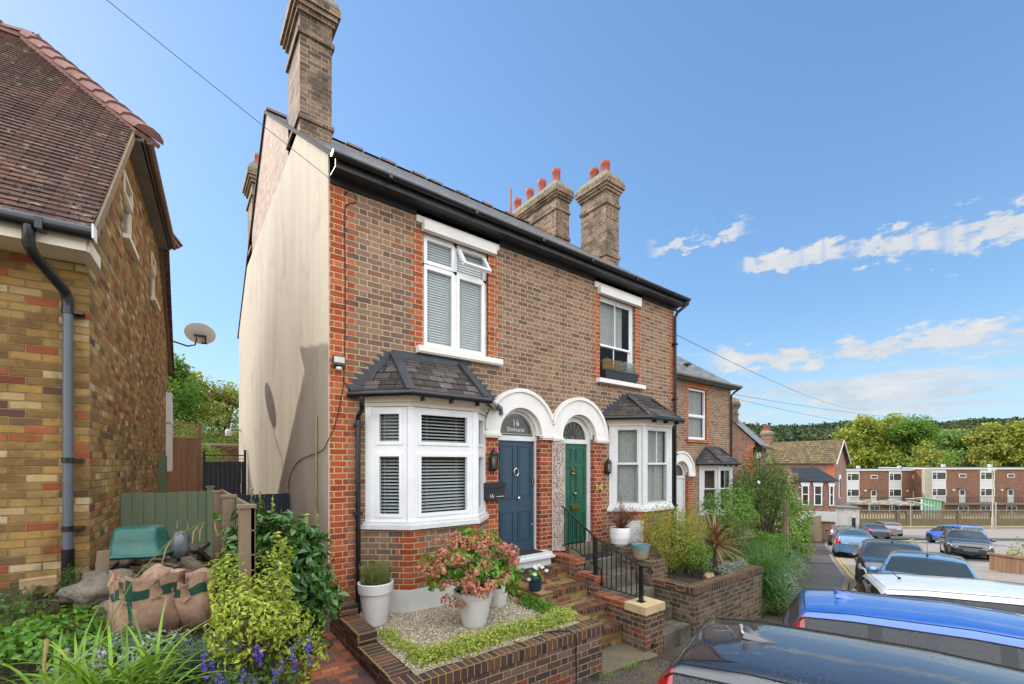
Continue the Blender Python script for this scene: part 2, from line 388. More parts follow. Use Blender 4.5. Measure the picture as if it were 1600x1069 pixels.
# ---------------------------------------------------------------- the palette
brickmat('brown_brick', [(3, '927460'), (3, '866a57'), (2, '9a7a62'), (2, '7b6153'), (1, '6e584e'), (1, 'a07e66'), (1, '8e6550')], 'cdb894')
brickmat('red_brick', [(3, 'b35634'), (3, 'bb5f3b'), (2, 'a64e31'), (1, 'c16b45'), (1, '9a4831')], 'd6bb90')
brickmat('porch_brick', [(3, '9c4a33'), (3, 'ad5537'), (2, '8a3f2e'), (1, 'bd6240'), (1, '7a4034')], 'cbb794')
brickmat('gable_brick', [(3, 'a98a78'), (3, 'b4968a'), (2, '9d8073'), (1, 'c0a596')], 'cdbda6')
brickmat('chimney_brick', [(3, '7f6957'), (3, '6f5a4b'), (2, '8d735e'), (1, '5c4c41'), (1, '998069')], 'b09b80', soot=('3d372f', 1.6, .48, .7))
brickmat('yellow_brick', [(5, 'b08e58'), (5, 'a07e4c'), (4, 'b28c4c'), (3, '8c6c42'), (2, 'c0a272'), (1.4, 'a2553a'), (1, 'b0643f'), (1, '664a3e'), (1.3, 'ccb48a'), (1.5, '7c6040'), (.8, '864636')], '9c8258', L=.225, H=.078, flemish=False, soot=('5b4426', 2.6, .48, .55), bumpd=.02)
brickmat('wall_brick', [(4, '6f564d'), (4, '5e4a44'), (2, '7d6258'), (2, '4a4142'), (1, '83625a'), (1, '8b4f40')], 'b39468', eff=.55)
brickmat('dark_brick', [(3, '58443e'), (3, '4c3d3a'), (2, '6b4c42'), (1, '3c3639'), (1, '74503f')], 'b08f52', L=.0855, H=.24, flemish=False, joint=.010, rough=.6)
brickmat('dark_brick_side', [(3, '58443e'), (3, '4c3d3a'), (2, '6b4c42'), (1, '3c3639'), (1, '74503f')], 'b08f52', L=.0855, H=.24, flemish=False, joint=.010, rough=.6, swap=True)
brickmat('step_brick', [(3, '7a5a48'), (2, '5a463c'), (3, 'a08650'), (1, '8d5340'), (2, '8f7848')], 'a58c5e', soot=('6e6236', 2.2, .5, .55))
brickmat('step_nosing', [(3, '6b4239'), (2, '4c3b38'), (2, '7d4838'), (1, '8f5139')], '8f7a4c', L=.0855, H=.24, flemish=False, rough=.6, soot=('5d5430', 3, .52, .4))
brickmat('red_coping', [(3, '9c5038'), (2, '8a4634'), (2, 'b06244'), (1, '5c4744')], 'b79b6c', L=.24, H=.0855, flemish=False, rough=.7)
brickmat('old_wall_brick', [(3, '6b5a4c'), (3, '5b4d43'), (2, '7a6657'), (1, '4c433e'), (1, '84705c')], '9c8a6c', soot=('3c3a2c', 2.5, .5, .6), eff=.4)
brickmat('path_brick', [(3, '8a5f50'), (3, '74564e'), (2, 'a25e48'), (2, 'b86a4a'), (1, '5c4f50'), (1, 'c47a58')], '5b4e44', L=.21, H=.105, flemish=False, joint=.006, rough=.7, soot=('5a5136', 2.6, .56, .5))
brickmat('far_red_brick', [(3, '92695a'), (3, '855f51'), (2, 'a07565'), (1, '755448')], 'b09a86', H=.08)
brickmat('flats_brick', [(3, '86604d'), (3, '7a5645'), (2, '916a54')], '86664f', L=.24, H=.08, flemish=False)
brickmat('opposite_brick', [(3, 'b08a58'), (2, '9d7a4c'), (1, 'a5583a')], 'b8a27c', flemish=False)
brickmat('slate', [(4, '8a8680'), (3, '7b7874'), (2, '98938a'), (1, '6d6b6e'), (1, 'a39c90')], '4a4641', L=.26, H=.19, joint=.008, flemish=False, soot=('b5b2a8', 3.5, .56, .6), rough=.38, bumpd=.006)
brickmat('bay_slate', [(4, '5a504b'), (3, '4b4340'), (2, '68605a'), (1, '433d3d')], '1c1a18', L=.24, H=.17, joint=.012, flemish=False, soot=('a9a59c', 9, .63, .8), rough=.6, bumpd=.012)
brickmat('clay_tile', [(4, '664d43'), (3, '5a433a'), (2, '705549'), (1, '7d594a'), (1, '4e3b34')], '231a17', L=.165, H=.10, joint=.006, flemish=False, soot=('c4bcb2', 9, .60, .8), rough=.8, bumpd=.012)
brickmat('moss_tile', [(4, '70604a'), (3, '64553f'), (2, '7a6a4c'), (1, '7d7246')], '3a3326', L=.33, H=.33, joint=.025, flemish=False, rough=.9, bumpd=.03)
mat('render_wall', 'bdb09d', .9, col2='ad9e8a', nscale=1.9, bump=.8, bscale=110, streak=5, dirt=('93846d', 1.1, .55, .45))
mat('white_plaster', 'e6e2da', .75, col2='dad4ca', nscale=2, bump=.2, bscale=90, dirt=('b3ab9c', 2.5, .64, .35))
mat('plinth_white', 'e2e1de', .8, col2='d2d0cb', nscale=2, bump=.3, bscale=60, dirt=('9c9788', 3, .66, .4))
mat('upvc', 'ecebea', .28, col2='e0dfde', nscale=3, dirt=('b8b3a8', 3, .68, .3))
mat('cream_board', 'e3d8c6', .5, col2='d6cab6', nscale=2)
mat('blind', 'f2f2f0', .5, col2='e8e8e6')
mat('curtain', 'cfccc6', .8, col2='b5b1aa', nscale=20)
mat('black_gutter', '17181a', .22, col2='202122')
mat('verge_dark', '2b2a29', .95)
mat('black_board', '1c1e20', .4, col2='262829', bump=.1)
mat('black_iron', '131415', .32, col2='1e1f20', nscale=20)
mat('grey_pipe', '5c6068', .35, col2='54575e')
mat('lead', '2b2f34', .5, col2='3a3e44', nscale=8, bump=.3, bscale=20)
mat('flaunch', '5b5548', .95, col2='8a8270', nscale=9, bump=.8, bscale=40)
mat('terracotta', '8f4632', .75, col2='a0553c', nscale=7, bump=.2)
mat('ridge_tile', '7a6054', .85, col2='655046', nscale=6, bump=.5, bscale=30)
mat('bonnet_tile', '8c665a', .85, col2='74524a', nscale=5, bump=.5, bscale=40, dirt=('4d3b36', 5, .6, .6))
mat('mortar_bed', 'a58f70', .95, col2='8d775a', nscale=14, bump=1, bscale=60, dist=.02)
mat('blue_door', '2f4858', .42, col2='2b4251', nscale=3)
mat('green_door', '1c5a43', .35, col2='195039', nscale=3)
mat('chrome', 'd8d8d6', .15, metal=1, col2='c8c8c6')
mat('brass', 'c9a356', .25, metal=1, col2='a98440')
mat('brass_paint', 'cfc04a', .4, metal=.3)
mat('dark_glass_trim', '121314', .2)
mat('mat_black', '1b1c1e', .95, col2='2a2b2d', nscale=40, bump=.8, bscale=200)
mat('anthracite', '23262b', .4, col2='1d2024')
mat('screen_stone', 'bdb0a4', .7, col2='a89a8e')
mat('lamp_glass', 'cfc9bb', .15, col2='b9b2a2')
mat('white_gloss', 'd9d9d6', .35, col2='cfcfcb', dirt=('aaa79f', 3, .66, .3))
mat('pot_white', 'eae8e4', .55, col2='d0cdc8', nscale=2, bump=.08, dirt=('a7a196', 2.5, .66, .35))
mat('pot_navy', '17303f', .3, col2='122834')
mat('pot_beige', 'a39372', .35, col2='8a7b5e'); mat('pot_teal', '6d8f8f', .3, col2='5b7d7e')
mat('soil', '2e2620', .98, col2='463a30', nscale=20, bump=1, bscale=50, dist=.03)
mat('garden_soil', '41352a', .98, col2='584a3b', nscale=7, bump=1, bscale=24, dist=.05)
mat('stone_cap', 'c9b187', .85, col2='b39a70', nscale=5, bump=.6, bscale=50, dirt=('7b6c4d', 4, .6, .5))
mat('stone_slab', '77684f', .6, col2='5e5a4e', nscale=4, bump=.4, bscale=40, dirt=('8a5a40', 3, .62, .4))
mat('old_timber', '86725b', .85, col2='6f5e4b', nscale=5, bump=.6, bscale=50, streak=9)
mat('fence_brown', '8a6a52', .85, col2='6f503c', nscale=5, bump=.5, bscale=40, streak=9)
mat('trellis_wood', 'a58d57', .8, col2='8b7549', nscale=6)
mat('green_timber', '69755a', .75, col2='5d6a50', nscale=4, bump=.4, bscale=60, streak=9, dirt=('464e3c', 2, .62, .6))
mat('navy_timber', '1e2b38', .6, col2='1a2530', nscale=4, bump=.3, streak=9)
mat('green_tub', '1d5247', .35, col2='2a6155', nscale=3, dirt=('6d8c80', 3, .6, .4))
mat('rubble', '4d4238', .95, col2='6d604f', nscale=9, bump=1)
mat('rock', '5a5347', .95, col2='7d7464', nscale=5, bump=1, bscale=14, dist=.05)
mat('brick_piece', 'a98d68', .9, col2='86694c', nscale=9, bump=.8)
mat('purple_plastic', '3a2470', .3)
mat('clear_plastic', '505257', .25, col2='77797e', nscale=12, bump=.8, bscale=20)
mat('asphalt', '56534f', .7, col2='454341', nscale=3, bump=.7, bscale=160, dirt=('6b665e', .5, .5, .6))
mat('asphalt_pale', '8a8078', .8, col2='766d66', nscale=2, bump=.5, bscale=120)
mat('asphalt_dark', '3e3d3e', .5, col2='4b4a4a', nscale=1.5, bump=.5, bscale=120)
mat('pavement', '3d352e', .45, col2='554b41', nscale=2.2, bump=.6, bscale=120, dirt=('6b5c22', .9, .56, .8))
mat('kerb', '7d7668', .8, col2='64604f', nscale=5, bump=.4)
mat('road_white', 'b5b0a6', .8, col2='8a857c', nscale=9); mat('road_yellow', 'b99a4a', .8, col2='8a774a', nscale=12)
mat('verge', '9c9066', .95, col2='7d7a50', nscale=3)
mat('concrete', 'a39a88', .85, col2='8a8272', nscale=4, bump=.4)
mat('block_wall', '6e6049', .9, col2='5f523f', nscale=3, bump=.4, dirt=('6e6350', .8, .58, .5))
mat('white_panel', 'b4b3af', .6, col2='bfbdb8'); mat('grey_board', '6f6d6b', .8, col2='5c5a58')
mat('white_paint', 'cbc5bd', .8, col2='a9a197', nscale=3, dirt=('756c62', 1, .58, .6))
mat('green_panel', '3aa05a', .5, col2='7fc08a', nscale=2); mat('rotary_white', 'b9b5ad', .6)
mat('cream_stone', '7c6e58', .9, col2='766850', nscale=4, bump=.5)
mat('bark', '4a3d30', .95, col2='6a5947', nscale=8, bump=.8, bscale=30)
mat('stem', '56502e', .8, col2='6d4f38'); mat('wire', '1a1a1a', .6); mat('wire_grey', '4a4d52', .7)
mat('tyre', '131313', .8, col2='1d1d1d', bump=.2); mat('alloy', '8e9194', .3, metal=.8); mat('seal', '0c0c0d', .5); mat('plate', '8c8765', .6); mat('interior', '14120f', .9)
mat('tail_red', 'a00f12', .12, coat=1); mat('lens_clear', 'b9bec2', .1, coat=1)
paint('paint_black', '14161c', .8); paint('paint_navy', '0f1a33', .8); paint('paint_blue', '0a5ab0', .8, metal=.2); paint('paint_white', 'd5d6d6', .6)
paint('paint_prius', '3f6c92', .5, metal=.3); paint('paint_sky', '6690b8', .5, metal=.3); paint('paint_grey', '77726f', .5, metal=.4); paint('paint_darkblue', '1a2240', .5); paint('paint_bright', '1c5fc4', .5)
glassmat('pane', (.82, .86, .85), alpha=.86)
glassmat('fan_pane', (.55, .5, .4), alpha=.35, base=(.09, .075, .045))
glassmat('car_glass', (.25, .3, .3), alpha=.55); glassmat('wet_glass', (.25, .28, .28), alpha=.45, drops=130); glassmat('screen_glass', (.4, .5, .48), alpha=.45, base=(.05, .07, .068))
leafmat('leaf_camellia', ['2a4a1e', '3a6428', '568636', '2f5822', '6e9644'], .25, .15, .7)
leafmat('leaf_euonymus', ['7c9236', 'aebb3e', 'd0cc58', '5d7c2a', 'bec64a', '8fa63a'], .4, .3)
leafmat('leaf_variegated', ['a6b648', 'c8cc5e', '84a038', 'd6d676', '688a30'], .4, .3)
leafmat('leaf_bright', ['4f8428', '6ca234', '3c6c20', '84b044'], .4, .35)
leafmat('leaf_mid', ['3c5f24', '55782e', '2c4a1c', '6b8a38'], .5, .3)
leafmat('leaf_dark', ['1f3418', '2c4620', '3a5528', '24401c'], .5, .25)
leafmat('leaf_ivy', ['4a7a26', '6c9a34', '8cb048', '38601e'], .35, .3)
leafmat('leaf_hydrangea', ['5c8e2c', '7fae38', '3f6c22', '94bb46'], .4, .3)
leafmat('grass_blade', ['6f9a30', '8cb43a', '557e28', 'a3c04a'], .4, .3)
leafmat('grass_deep', ['3f6e2c', '56883a', '2f5824', '72984a'], .45, .3)
leafmat('grass_blue', ['6f8580', '8ba09a', '5a706c'], .5, .2)
leafmat('silver_leaf', ['94a294', 'aab6a6', '7a8a78', 'b9c2b4'], .7, .15)
leafmat('straw', ['a88f5c', 'c0a670', '8f764a'], .7, .2)
leafmat('cordyline_leaf', ['8a6a4c', 'a5825a', '6d3c30', 'b59468', '5a2a28'], .5, .2)
leafmat('heath_leaf', ['8f9a3a', 'b0ac44', '6e8032', 'c4b84c', '7c9038'], .6, .3)
leafmat('rosemary_leaf', ['5c6b34', '77803e', '8a8c4c', '4a5a2c'], .6, .25)
leafmat('dry_red', ['6e3a30', '8a4a3a', '57302b', '9c6450'], .8, .15)
leafmat('petal_pink', ['bd6a5c', 'cc7f68', 'd4967a', 'b05c54', 'bf9068', 'd98f7c'], .7, .25)
leafmat('petal_violet', ['4a35b0', '6142c4', '7550b8', '3a2c9c'], .6, .25)
leafmat('petal_white', ['e4e2dc', 'd6d4cc'], .6, .3); leafmat('petal_mauve', ['8f7f96', 'a796ab', '766a80'], .7, .2)
leafmat('crown_gold', ['76902e', '98a43a', 'b4aa44', '5e8028', '4a6c24', 'c2a440'], .6, .4)
leafmat('crown_green', ['4a7226', '5f8a2e', '3a5c1e', '7c9a3a'], .6, .4)
leafmat('crown_pale', ['6f8a48', '86a05a', '5c7a3c'], .6, .35); leafmat('crown_olive', ['728434', '929a3c', '566c26', 'a8a444', '96743a'], .6, .35)
leafmat('hill_leaf', ['2e4426', '3a5230', '4a5c34', '263c22', '586038'], .8, .1)
# ---------------------------------------------------------------- building helpers
def wall(mb, x0, x1, z0, z1, holes, y=0.0, depth=.1):
    xs = sorted({x0, x1, *[h[0] for h in holes], *[h[1] for h in holes]}); zs = sorted({z0, z1, *[h[2] for h in holes], *[h[3] for h in holes]})
    for i in range(len(xs)-1):
        for j in range(len(zs)-1):
            cx, cz = (xs[i]+xs[i+1])/2, (zs[j]+zs[j+1])/2
            if any(h[0] < cx < h[1] and h[2] < cz < h[3] for h in holes): continue
            mb.poly([(xs[i], y, zs[j]), (xs[i+1], y, zs[j]), (xs[i+1], y, zs[j+1]), (xs[i], y, zs[j+1])])
    for a, b, c, d in holes:
        mb.poly([(a, y, c), (a, y, d), (a, y+depth, d), (a, y+depth, c)][::1]); mb.poly([(b, y, c), (b, y+depth, c), (b, y+depth, d), (b, y, d)])
        mb.poly([(a, y, d), (b, y, d), (b, y+depth, d), (a, y+depth, d)]); mb.poly([(a, y, c), (a, y+depth, c), (b, y+depth, c), (b, y, c)])
    return mb
class Facet:      # a vertical plane in plan: u along it, out = away from the house
    def __init__(s, a, b, back=0): s.a = Vector((a[0], a[1], 0)); d = Vector((b[0]-a[0], b[1]-a[1], 0)); s.L = d.length; s.t = d.normalized(); s.n = Vector((s.t.y, -s.t.x, 0))
    def p(s, u, z, o=0): return s.a+s.t*u+s.n*o+Vector((0, 0, z))
    def box(s, mb, u0, u1, z0, z1, o0, o1):
        return mb.obox(s.p((u0+u1)/2, (z0+z1)/2, (o0+o1)/2), s.t*((u1-u0)/2), s.n*(-(o1-o0)/2), Vector((0, 0, (z1-z0)/2)))
    def rect(s, mb, u0, u1, z0, z1, o): return mb.poly([s.p(u0, z0, o), s.p(u1, z0, o), s.p(u1, z1, o), s.p(u0, z1, o)])
    def ring(s, mb, u0, u1, z0, z1, w, o0, o1):
        s.box(mb, u0, u1, z0, z0+w, o0, o1); s.box(mb, u0, u1, z1-w, z1, o0, o1); s.box(mb, u0, u0+w, z0+w, z1-w, o0, o1); s.box(mb, u1-w, u1, z0+w, z1-w, o0, o1); return mb
def quoin(f, u0, n0, n1, wa, wb, side=1, H=.0855, proud=.003, red='red_brick', parent=None, name='brick_quoin'):
    mb = MB()
    for k in range(n0, n1):
        w = wa if k % 2 else wb
        f.box(mb, u0 if side > 0 else u0-w, u0+w if side > 0 else u0, k*H, (k+1)*H, -.02, proud)
    return mb.build(name, red, parent)
def courses(mb, e0, e1, r0, r1, gauge=.2, t=.012):
    e0, e1, r0, r1 = map(Vector, (e0, e1, r0, r1)); n = max(1, round(((r0-e0).length+(r1-e1).length)/2/gauge))
    N = (e1-e0).cross(r0-e0 if (r0-e0).length > .01 else r1-e0).normalized()
    for i in range(n):
        a, b = i/n, (i+1)/n; p, q = e0.lerp(r0, a), e1.lerp(r1, a); s_, u_ = e0.lerp(r0, b), e1.lerp(r1, b)
        mb.poly([p+N*t, q+N*t, u_+N*t*.35, s_+N*t*.35]); mb.poly([p, q, q+N*t, p+N*t])
    mb.poly([e0, r0, r1, e1]); return mb
def stack(mb, x0, x1, y0, y1, prof):
    mb.grid([[(x0-o, y0-o, z), (x1+o, y0-o, z), (x1+o, y1+o, z), (x0-o, y1+o, z)] for z, o in prof], True, False, True); return mb
def chimney(parent, x0, x1, y0, y1, zb, zt, pots, m='chimney_brick', left=0.0, name='chimney'):
    mb = MB(); stack(mb, x0, x1, y0, y1, [(zb, 0), (zb+.55, 0), (zb+.55, .035), (zb+.63, .035), (zb+.65, 0), (zt-1.0, 0), (zt-1.0, .04), (zt-.92, .04), (zt-.92, 0), (zt-.62, 0), (zt-.62, .045), (zt-.54, .045), (zt-.54, .085), (zt-.46, .085), (zt-.46, .125), (zt-.32, .125), (zt-.32, .09), (zt-.25, .09), (zt-.25, .0)])
    ch = mb.build(name, m, parent)
    fl = MB(); stack(fl, x0, x1, y0, y1, [(zt-.318, .095), (zt-.25, .10), (zt-.06, .0), (zt, -.1)]); fl.poly([(x0+.1, y0+.1, zt), (x1-.1, y0+.1, zt), (x1-.1, y1-.1, zt), (x0+.1, y1-.1, zt)]); fl.build('flaunching', 'flaunch', ch)
    for x, y, r, h in pots:
        p = MB(); p.lathe((x, y, zt-.1), [(r*1.02, 0), (r, .06), (r*.96, h*.5), (r*.9, h*.8), (r*1.08, h*.84), (r*1.1, h*.9), (r*1.0, h*.94), (r*1.12, h), (r*.8, h), (r*.78, h*.5)], 20)
        for k in range(5): p.lathe((x, y, zt-.1+h*(.2+.13*k)), [(r*.95, -.012), (r*1.05, 0), (r*.95, .012)], 20)
        p.build('chimney_pot', 'terracotta', ch)
    return ch
def sash(mb, f, u0, u1, z0, z1, w=.06, o0=-.09, o1=-.04): return f.ring(mb, u0, u1, z0, z1, w, o0, o1)
def blind(mb, f, u0, u1, z0, z1, o=-.13, pitch=.05, tilt=-.45):
    z = z1-.03
    while z > z0+.02:
        c = f.p((u0+u1)/2, z, o); mb.obox(c, f.t*((u1-u0)/2), f.n*.024*math.cos(tilt)+Vector((0, 0, .024*math.sin(tilt))), Vector((0, 0, .0015))); z -= pitch
    f.box(mb, u0, u1, z1-.03, z1, o-.025, o+.025)
    for k in (.2, .8): f.box(mb, u0+(u1-u0)*k-.002, u0+(u1-u0)*k+.002, z0, z1, o+.024, o+.027)
def panels(mb, f, rects, o):
    for a, b, c, d in rects:
        f.ring(mb, a, b, c, d, .022, o-.004, o+.014); f.box(mb, a+.055, b-.055, c+.055, d-.055, o-.004, o+.009)

def bay_pts(x0, x1, s, d, g=0): return [(x0-g, 0), (x0+s-g*.42, -d-g), (x1-s+g*.42, -d-g), (x1+g, 0)]
def band(mb, pts, z0, z1, inner):
    # band of outline pts (front run in plan) from inner outline to outer
    n = len(pts)
    for i in range(n-1):
        a, b, ia, ib = pts[i], pts[i+1], inner[i], inner[i+1]
        mb.poly([(*a, z0), (*b, z0), (*b, z1), (*a, z1)]); mb.poly([(*ia, z1), (*a, z1), (*b, z1), (*ib, z1)]); mb.poly([(*ia, z0), (*ib, z0), (*b, z0), (*a, z0)])
    return mb
def bay(house, x0, x1, s, d, zb, zs, zt, zr, kind, wallm='brown_brick', rx=None, redc=True, frame='upvc'):
    P = bay_pts(x0, x1, s, d); F = [Facet(P[i], P[i+1]) for i in range(3)]
    lw = MB()
    for i in range(3): lw.poly([(*P[i], zb), (*P[i+1], zb), (*P[i+1], zs-.02), (*P[i], zs-.02)])
    bw = lw.build('bay_wall', wallm, house)
    if redc:
        for i, (u, sd) in enumerate(((F[0].L, -1), (0, 1), (F[1].L, -1), (0, 1))):
            f = F[(0, 1, 1, 2)[i]]; mb = MB(); H = .0855
            for k in range(math.ceil(zb/H), int((zs-.02)/H)):
                wd = (.12, .23)[(k+i) % 2]; f.box(mb, u-wd if sd < 0 else u, u if sd < 0 else u+wd, k*H, (k+1)*H, -.02, .003)
            mb.build('brick_quoin', 'red_brick', bw)
    fr = MB(); rails = []
    tr = zt-.62
    for i, f in enumerate(F):
        e = .09 if i == 1 else .07
        if i == 0: e0, e1 = .10, .06
        elif i == 1: e0, e1 = .06, .06
        else: e0, e1 = .06, .10
        f.box(fr, 0, e0, zs, zt, -.10, .0); f.box(fr, f.L-e1, f.L, zs, zt, -.10, .0)
        if kind == 'casement':
            f.ring(fr, e0, f.L-e1, zs, tr, .075, -.09, -.012); f.ring(fr, e0, f.L-e1, tr, zt, .075, -.09, -.012)
            f.ring(fr, e0+.06, f.L-e1-.06, zs+.06, tr-.06, .05, -.07, .004); f.ring(fr, e0+.06, f.L-e1-.06, tr+.06, zt-.06, .05, -.07, .004)
            rails.append((f, e0+.11, f.L-e1-.11, [(zs+.11, tr-.11), (tr+.11, zt-.11)]))
        else:
            mid = (zs+zt)/2+.05
            ww = .12 if f.L > .7 else .1
            f.ring(fr, e0, f.L-e1, zs, zt, .07, -.09, -.012); f.ring(fr, e0+.05, f.L-e1-.05, mid-.02, zt-.05, .045, -.06, -.025); f.ring(fr, e0+.05, f.L-e1-.05, zs+.05, mid+.02, .05, -.10, -.065)
            if i == 1: f.box(fr, f.L/2-.012, f.L/2+.012, zs+.1, mid-.04, -.09, -.075); f.box(fr, f.L/2-.012, f.L/2+.012, mid+.02, zt-.1, -.055, -.04)
            rails.append((f, e0+.09, f.L-e1-.09, [(zs+.09, mid-.02), (mid+.03, zt-.09)]))
    for i in (1, 2): x, y = P[i]; fr.box(x-.04, x+.04, y+.004, y+.09, zs, zt)
    bayw = fr.build('bay_window', frame, house)
    sl = MB(); band(sl, bay_pts(x0, x1, s, d, .07), zs-.11, zs-.045, P); band(sl, bay_pts(x0, x1, s, d, .04), zs-.045, zs+.0, bay_pts(x0, x1, s, d, -.12)); sl.build('sill', 'white_gloss', bayw)
    co = MB(); band(co, bay_pts(x0, x1, s, d, .03), zt, zt+.06, P); band(co, bay_pts(x0, x1, s, d, .08), zt+.06, zt+.12, P); band(co, bay_pts(x0, x1, s, d, .13), zt+.12, zt+.19, P); co.build('cornice', 'cream_board', bayw)
    cl = MB(); cl.poly([(p[0], p[1], zt+.02) for p in P]); cl.poly([(p[0], p[1], zs-.03) for p in P][::-1]); cl.build('bay_ceiling', 'interior', bayw)
    for f, a, b, zz in rails:
        for c, e in zz: pm = MB(); f.rect(pm, a-.02, b+.02, c-.02, e+.02, -.05); pm.build('pane', 'pane', bayw)
        if kind == 'casement': bl = MB(); blind(bl, f, a-.03, b+.03, zs+.08, zt-.06); bl.build('blind', 'blind', bayw)
        elif kind == 'net':
            bl = MB(); n = 24; bl.grid([[f.p(a-.03+(b-a+.06)*k/n, z, -.14+.012*math.sin(k*1.7)) for k in range(n+1)] for z in (zs+.06, zt-.05)]); bl.build('net_curtain', 'curtain', bayw)
    # roof
    zg = zt+.19; E = bay_pts(x0, x1, s, d, .2); a, b = rx or (x0+s*.9, x1-s*.9)
    T = [(a, -.01, zr), (b, -.01, zr)]; e = [(*p, zg) for p in E]; e[0] = (E[0][0]-.0, 0, zg); e[3] = (E[3][0], 0, zg)
    rf = MB(); courses(rf, e[0], e[1], T[0], T[0], .16, .012); courses(rf, e[1], e[2], T[0], T[1], .16, .012); courses(rf, e[2], e[3], T[1], T[1], .16, .012)
    roof = rf.build('bay_roof', 'bay_slate', house)
    for p, q in ((e[1], T[0]), (e[2], T[1])):
        ld = MB(); ld.bar(Vector(p)+Vector((0, 0, .02)), Vector(q)+Vector((0, -.02, .03)), .14 if kind == 'casement' else .06, .035)
        ld.build('hip_flashing', 'lead' if kind == 'casement' else 'bay_slate', roof)
    fl = MB(); fl.box(a-.02, b+.02, -.06, -.001, zr-.06, zr+.04); fl.box(a-.02, b+.02, -.012, -.002, zr-.02, zr+.085)
    for (xa, za), (xb, zb_) in (((e[0][0]-.02, zg), (a, zr)), ((e[3][0]+.02, zg), (b, zr))):
        n = 8; sg = 1 if xb > xa else -1
        fl.bar((xa, -.02, za+.02), (xb, -.02, zb_+.02), .05, .10)
        for k in range(n):      # stepped lead flashing let into the brick courses
            x = xa+(xb-xa)*k/n; z = za+(zb_-za)*k/n; x2 = xa+(xb-xa)*(k+1)/n; z2 = za+(zb_-za)*(k+1)/n
            q = [(x-sg*.10, -.004, z2+.055), (x2, -.004, z2+.02), (x, -.004, z)]
            fl.prism(q if sg < 0 else q[::-1], (0, -.006, 0))
    fl.build('wall_flashing', 'lead', roof)
    gu = MB(); G = [(p[0], min(p[1], 0), zg-.03) for p in bay_pts(x0, x1, s, d, .24)]
    for i in range(3): gu.tube([G[i], G[i+1]], .052, 10)
    for g in G[1:3]: gu.ball(g, .055, .055, .055)
    for t_ in (.15, .5, .85):
        q = Vector(G[1]).lerp(Vector(G[2]), t_); gu.box(q.x-.012, q.x+.012, q.y-.01, q.y+.1, q.z-.1, q.z-.04)
    gu.build('gutter', 'black_gutter', roof)
    return F, G
def lantern(x, z, label, scale=1.0):
    t = thing('wall_lantern', label, 'wall light', (x, -.10*scale, z), 0, 'black lanterns beside the two front doors'); s = scale
    b = MB(); b.lathe((x, -.10*s, z), [(0, -.19*s), (.012*s, -.18*s), (.012*s, -.155*s), (.03*s, -.14*s), (.062*s, -.115*s), (.066*s, -.10*s), (.06*s, -.098*s)], 8)
    b.lathe((x, -.10*s, z), [(.066*s, .10*s), (.072*s, .11*s), (.05*s, .15*s), (.02*s, .175*s), (.014*s, .19*s), (.018*s, .205*s), (0, .225*s)], 8)
    for k in range(8):
        a = math.pi/8+k*math.pi/4; b.bar((x+.062*s*math.cos(a), -.10*s+.062*s*math.sin(a), z-.1*s), (x+.066*s*math.cos(a), -.10*s+.066*s*math.sin(a), z+.105*s), .007*s)
    b.box(x-.02, x+.02, -.02, 0.001, z-.16*s, z+.06*s); b.bar((x, -.01, z-.13*s), (x, -.10*s, z-.14*s), .018)
    b.build('housing', 'black_iron', t)
    g = MB(); g.lathe((x, -.10*s, z), [(.055*s, -.098*s), (.06*s, .10*s)], 8); g.build('glass', 'pane', t)
    g = MB(); g.lathe((x, -.10*s, z), [(0.0, -.09*s), (.022*s, -.085*s), (.03*s, 0), (.02*s, .06*s), (0, .075*s)], 12); g.build('bulb', 'lamp_glass', t)

EAV, SL, RY, RZ, DEP = 5.95, .736, 5.3, 9.85, 10.6
def pitch(y): return EAV+SL*min(y, DEP-y)
F0 = Facet((0, 0), (8.45, 0))

# ---------------------------------------------------------------- number 16
h16 = thing('brick_house', 'end brick house with a cream rendered side wall, blue front door and white bay window', 'house', (0, 0, 0))
mb = MB(); wall(mb, 0, 4.21, -.9, 5.62, [(1.42, 2.68, 3.42, 5.30), (2.90, 3.90, -.14, 2.62), (.52, 2.61, .62, 2.6)], 0, .16)
mb.poly([(.004, .2, 5.62), (.004, 0, 5.62), (4.21, 0, 5.62), (4.21, .2, 5.62)]); mb.build('front_wall', 'brown_brick', h16); mb = MB(); mb.box(.02, 4.21, DEP-.1, DEP, -.9, EAV-.02); mb.build('rear_wall', 'brown_brick', h16)
mb = MB(); mb.poly([(-.018, DEP, -.9), (-.018, 0.0, -.9), (-.018, 0.0, EAV-.03), (-.018, (7.35-EAV)/SL, 7.35), (-.018, DEP-(7.35-EAV)/SL, 7.35), (-.018, DEP, EAV-.03)])
mb.poly([(-.018, 0, -.9), (0.002, 0, -.9), (0.002, 0, EAV-.03), (-.018, 0, EAV-.03)]); mb.poly([(-.018, (7.35-EAV)/SL, 7.35), (0, (7.35-EAV)/SL, 7.35), (0, DEP-(7.35-EAV)/SL, 7.35), (-.018, DEP-(7.35-EAV)/SL, 7.35)][::-1])
mb.poly([(-.018, DEP, -.9), (-.018, DEP, EAV), (.02, DEP, EAV), (.02, DEP, -.9)]); mb.build('rendered_side_wall', 'render_wall', h16)
mb = MB(); mb.poly([(0, DEP-(7.3-EAV)/SL, 7.3), (0, (7.3-EAV)/SL, 7.3), (0, RY, RZ-.02)]); mb.build('gable_wall', 'gable_brick', h16)
mb = MB(); mb.box(.25, 4.1, 1.6, 1.7, -.5, 5.6); mb.box(.02, 4.2, .16, 1.6, 2.9, 3.0); mb.build('inner_wall', 'interior', h16)
quoin(F0, 0, -9, 65, .24, .355, 1, parent=h16)
quoin(F0, 1.42, 40, 62, .115, .23, -1, parent=h16); quoin(F0, 2.68, 40, 62, .115, .23, 1, parent=h16)
quoin(F0, 2.90, -2, 25, .235, .35, -1, parent=h16)
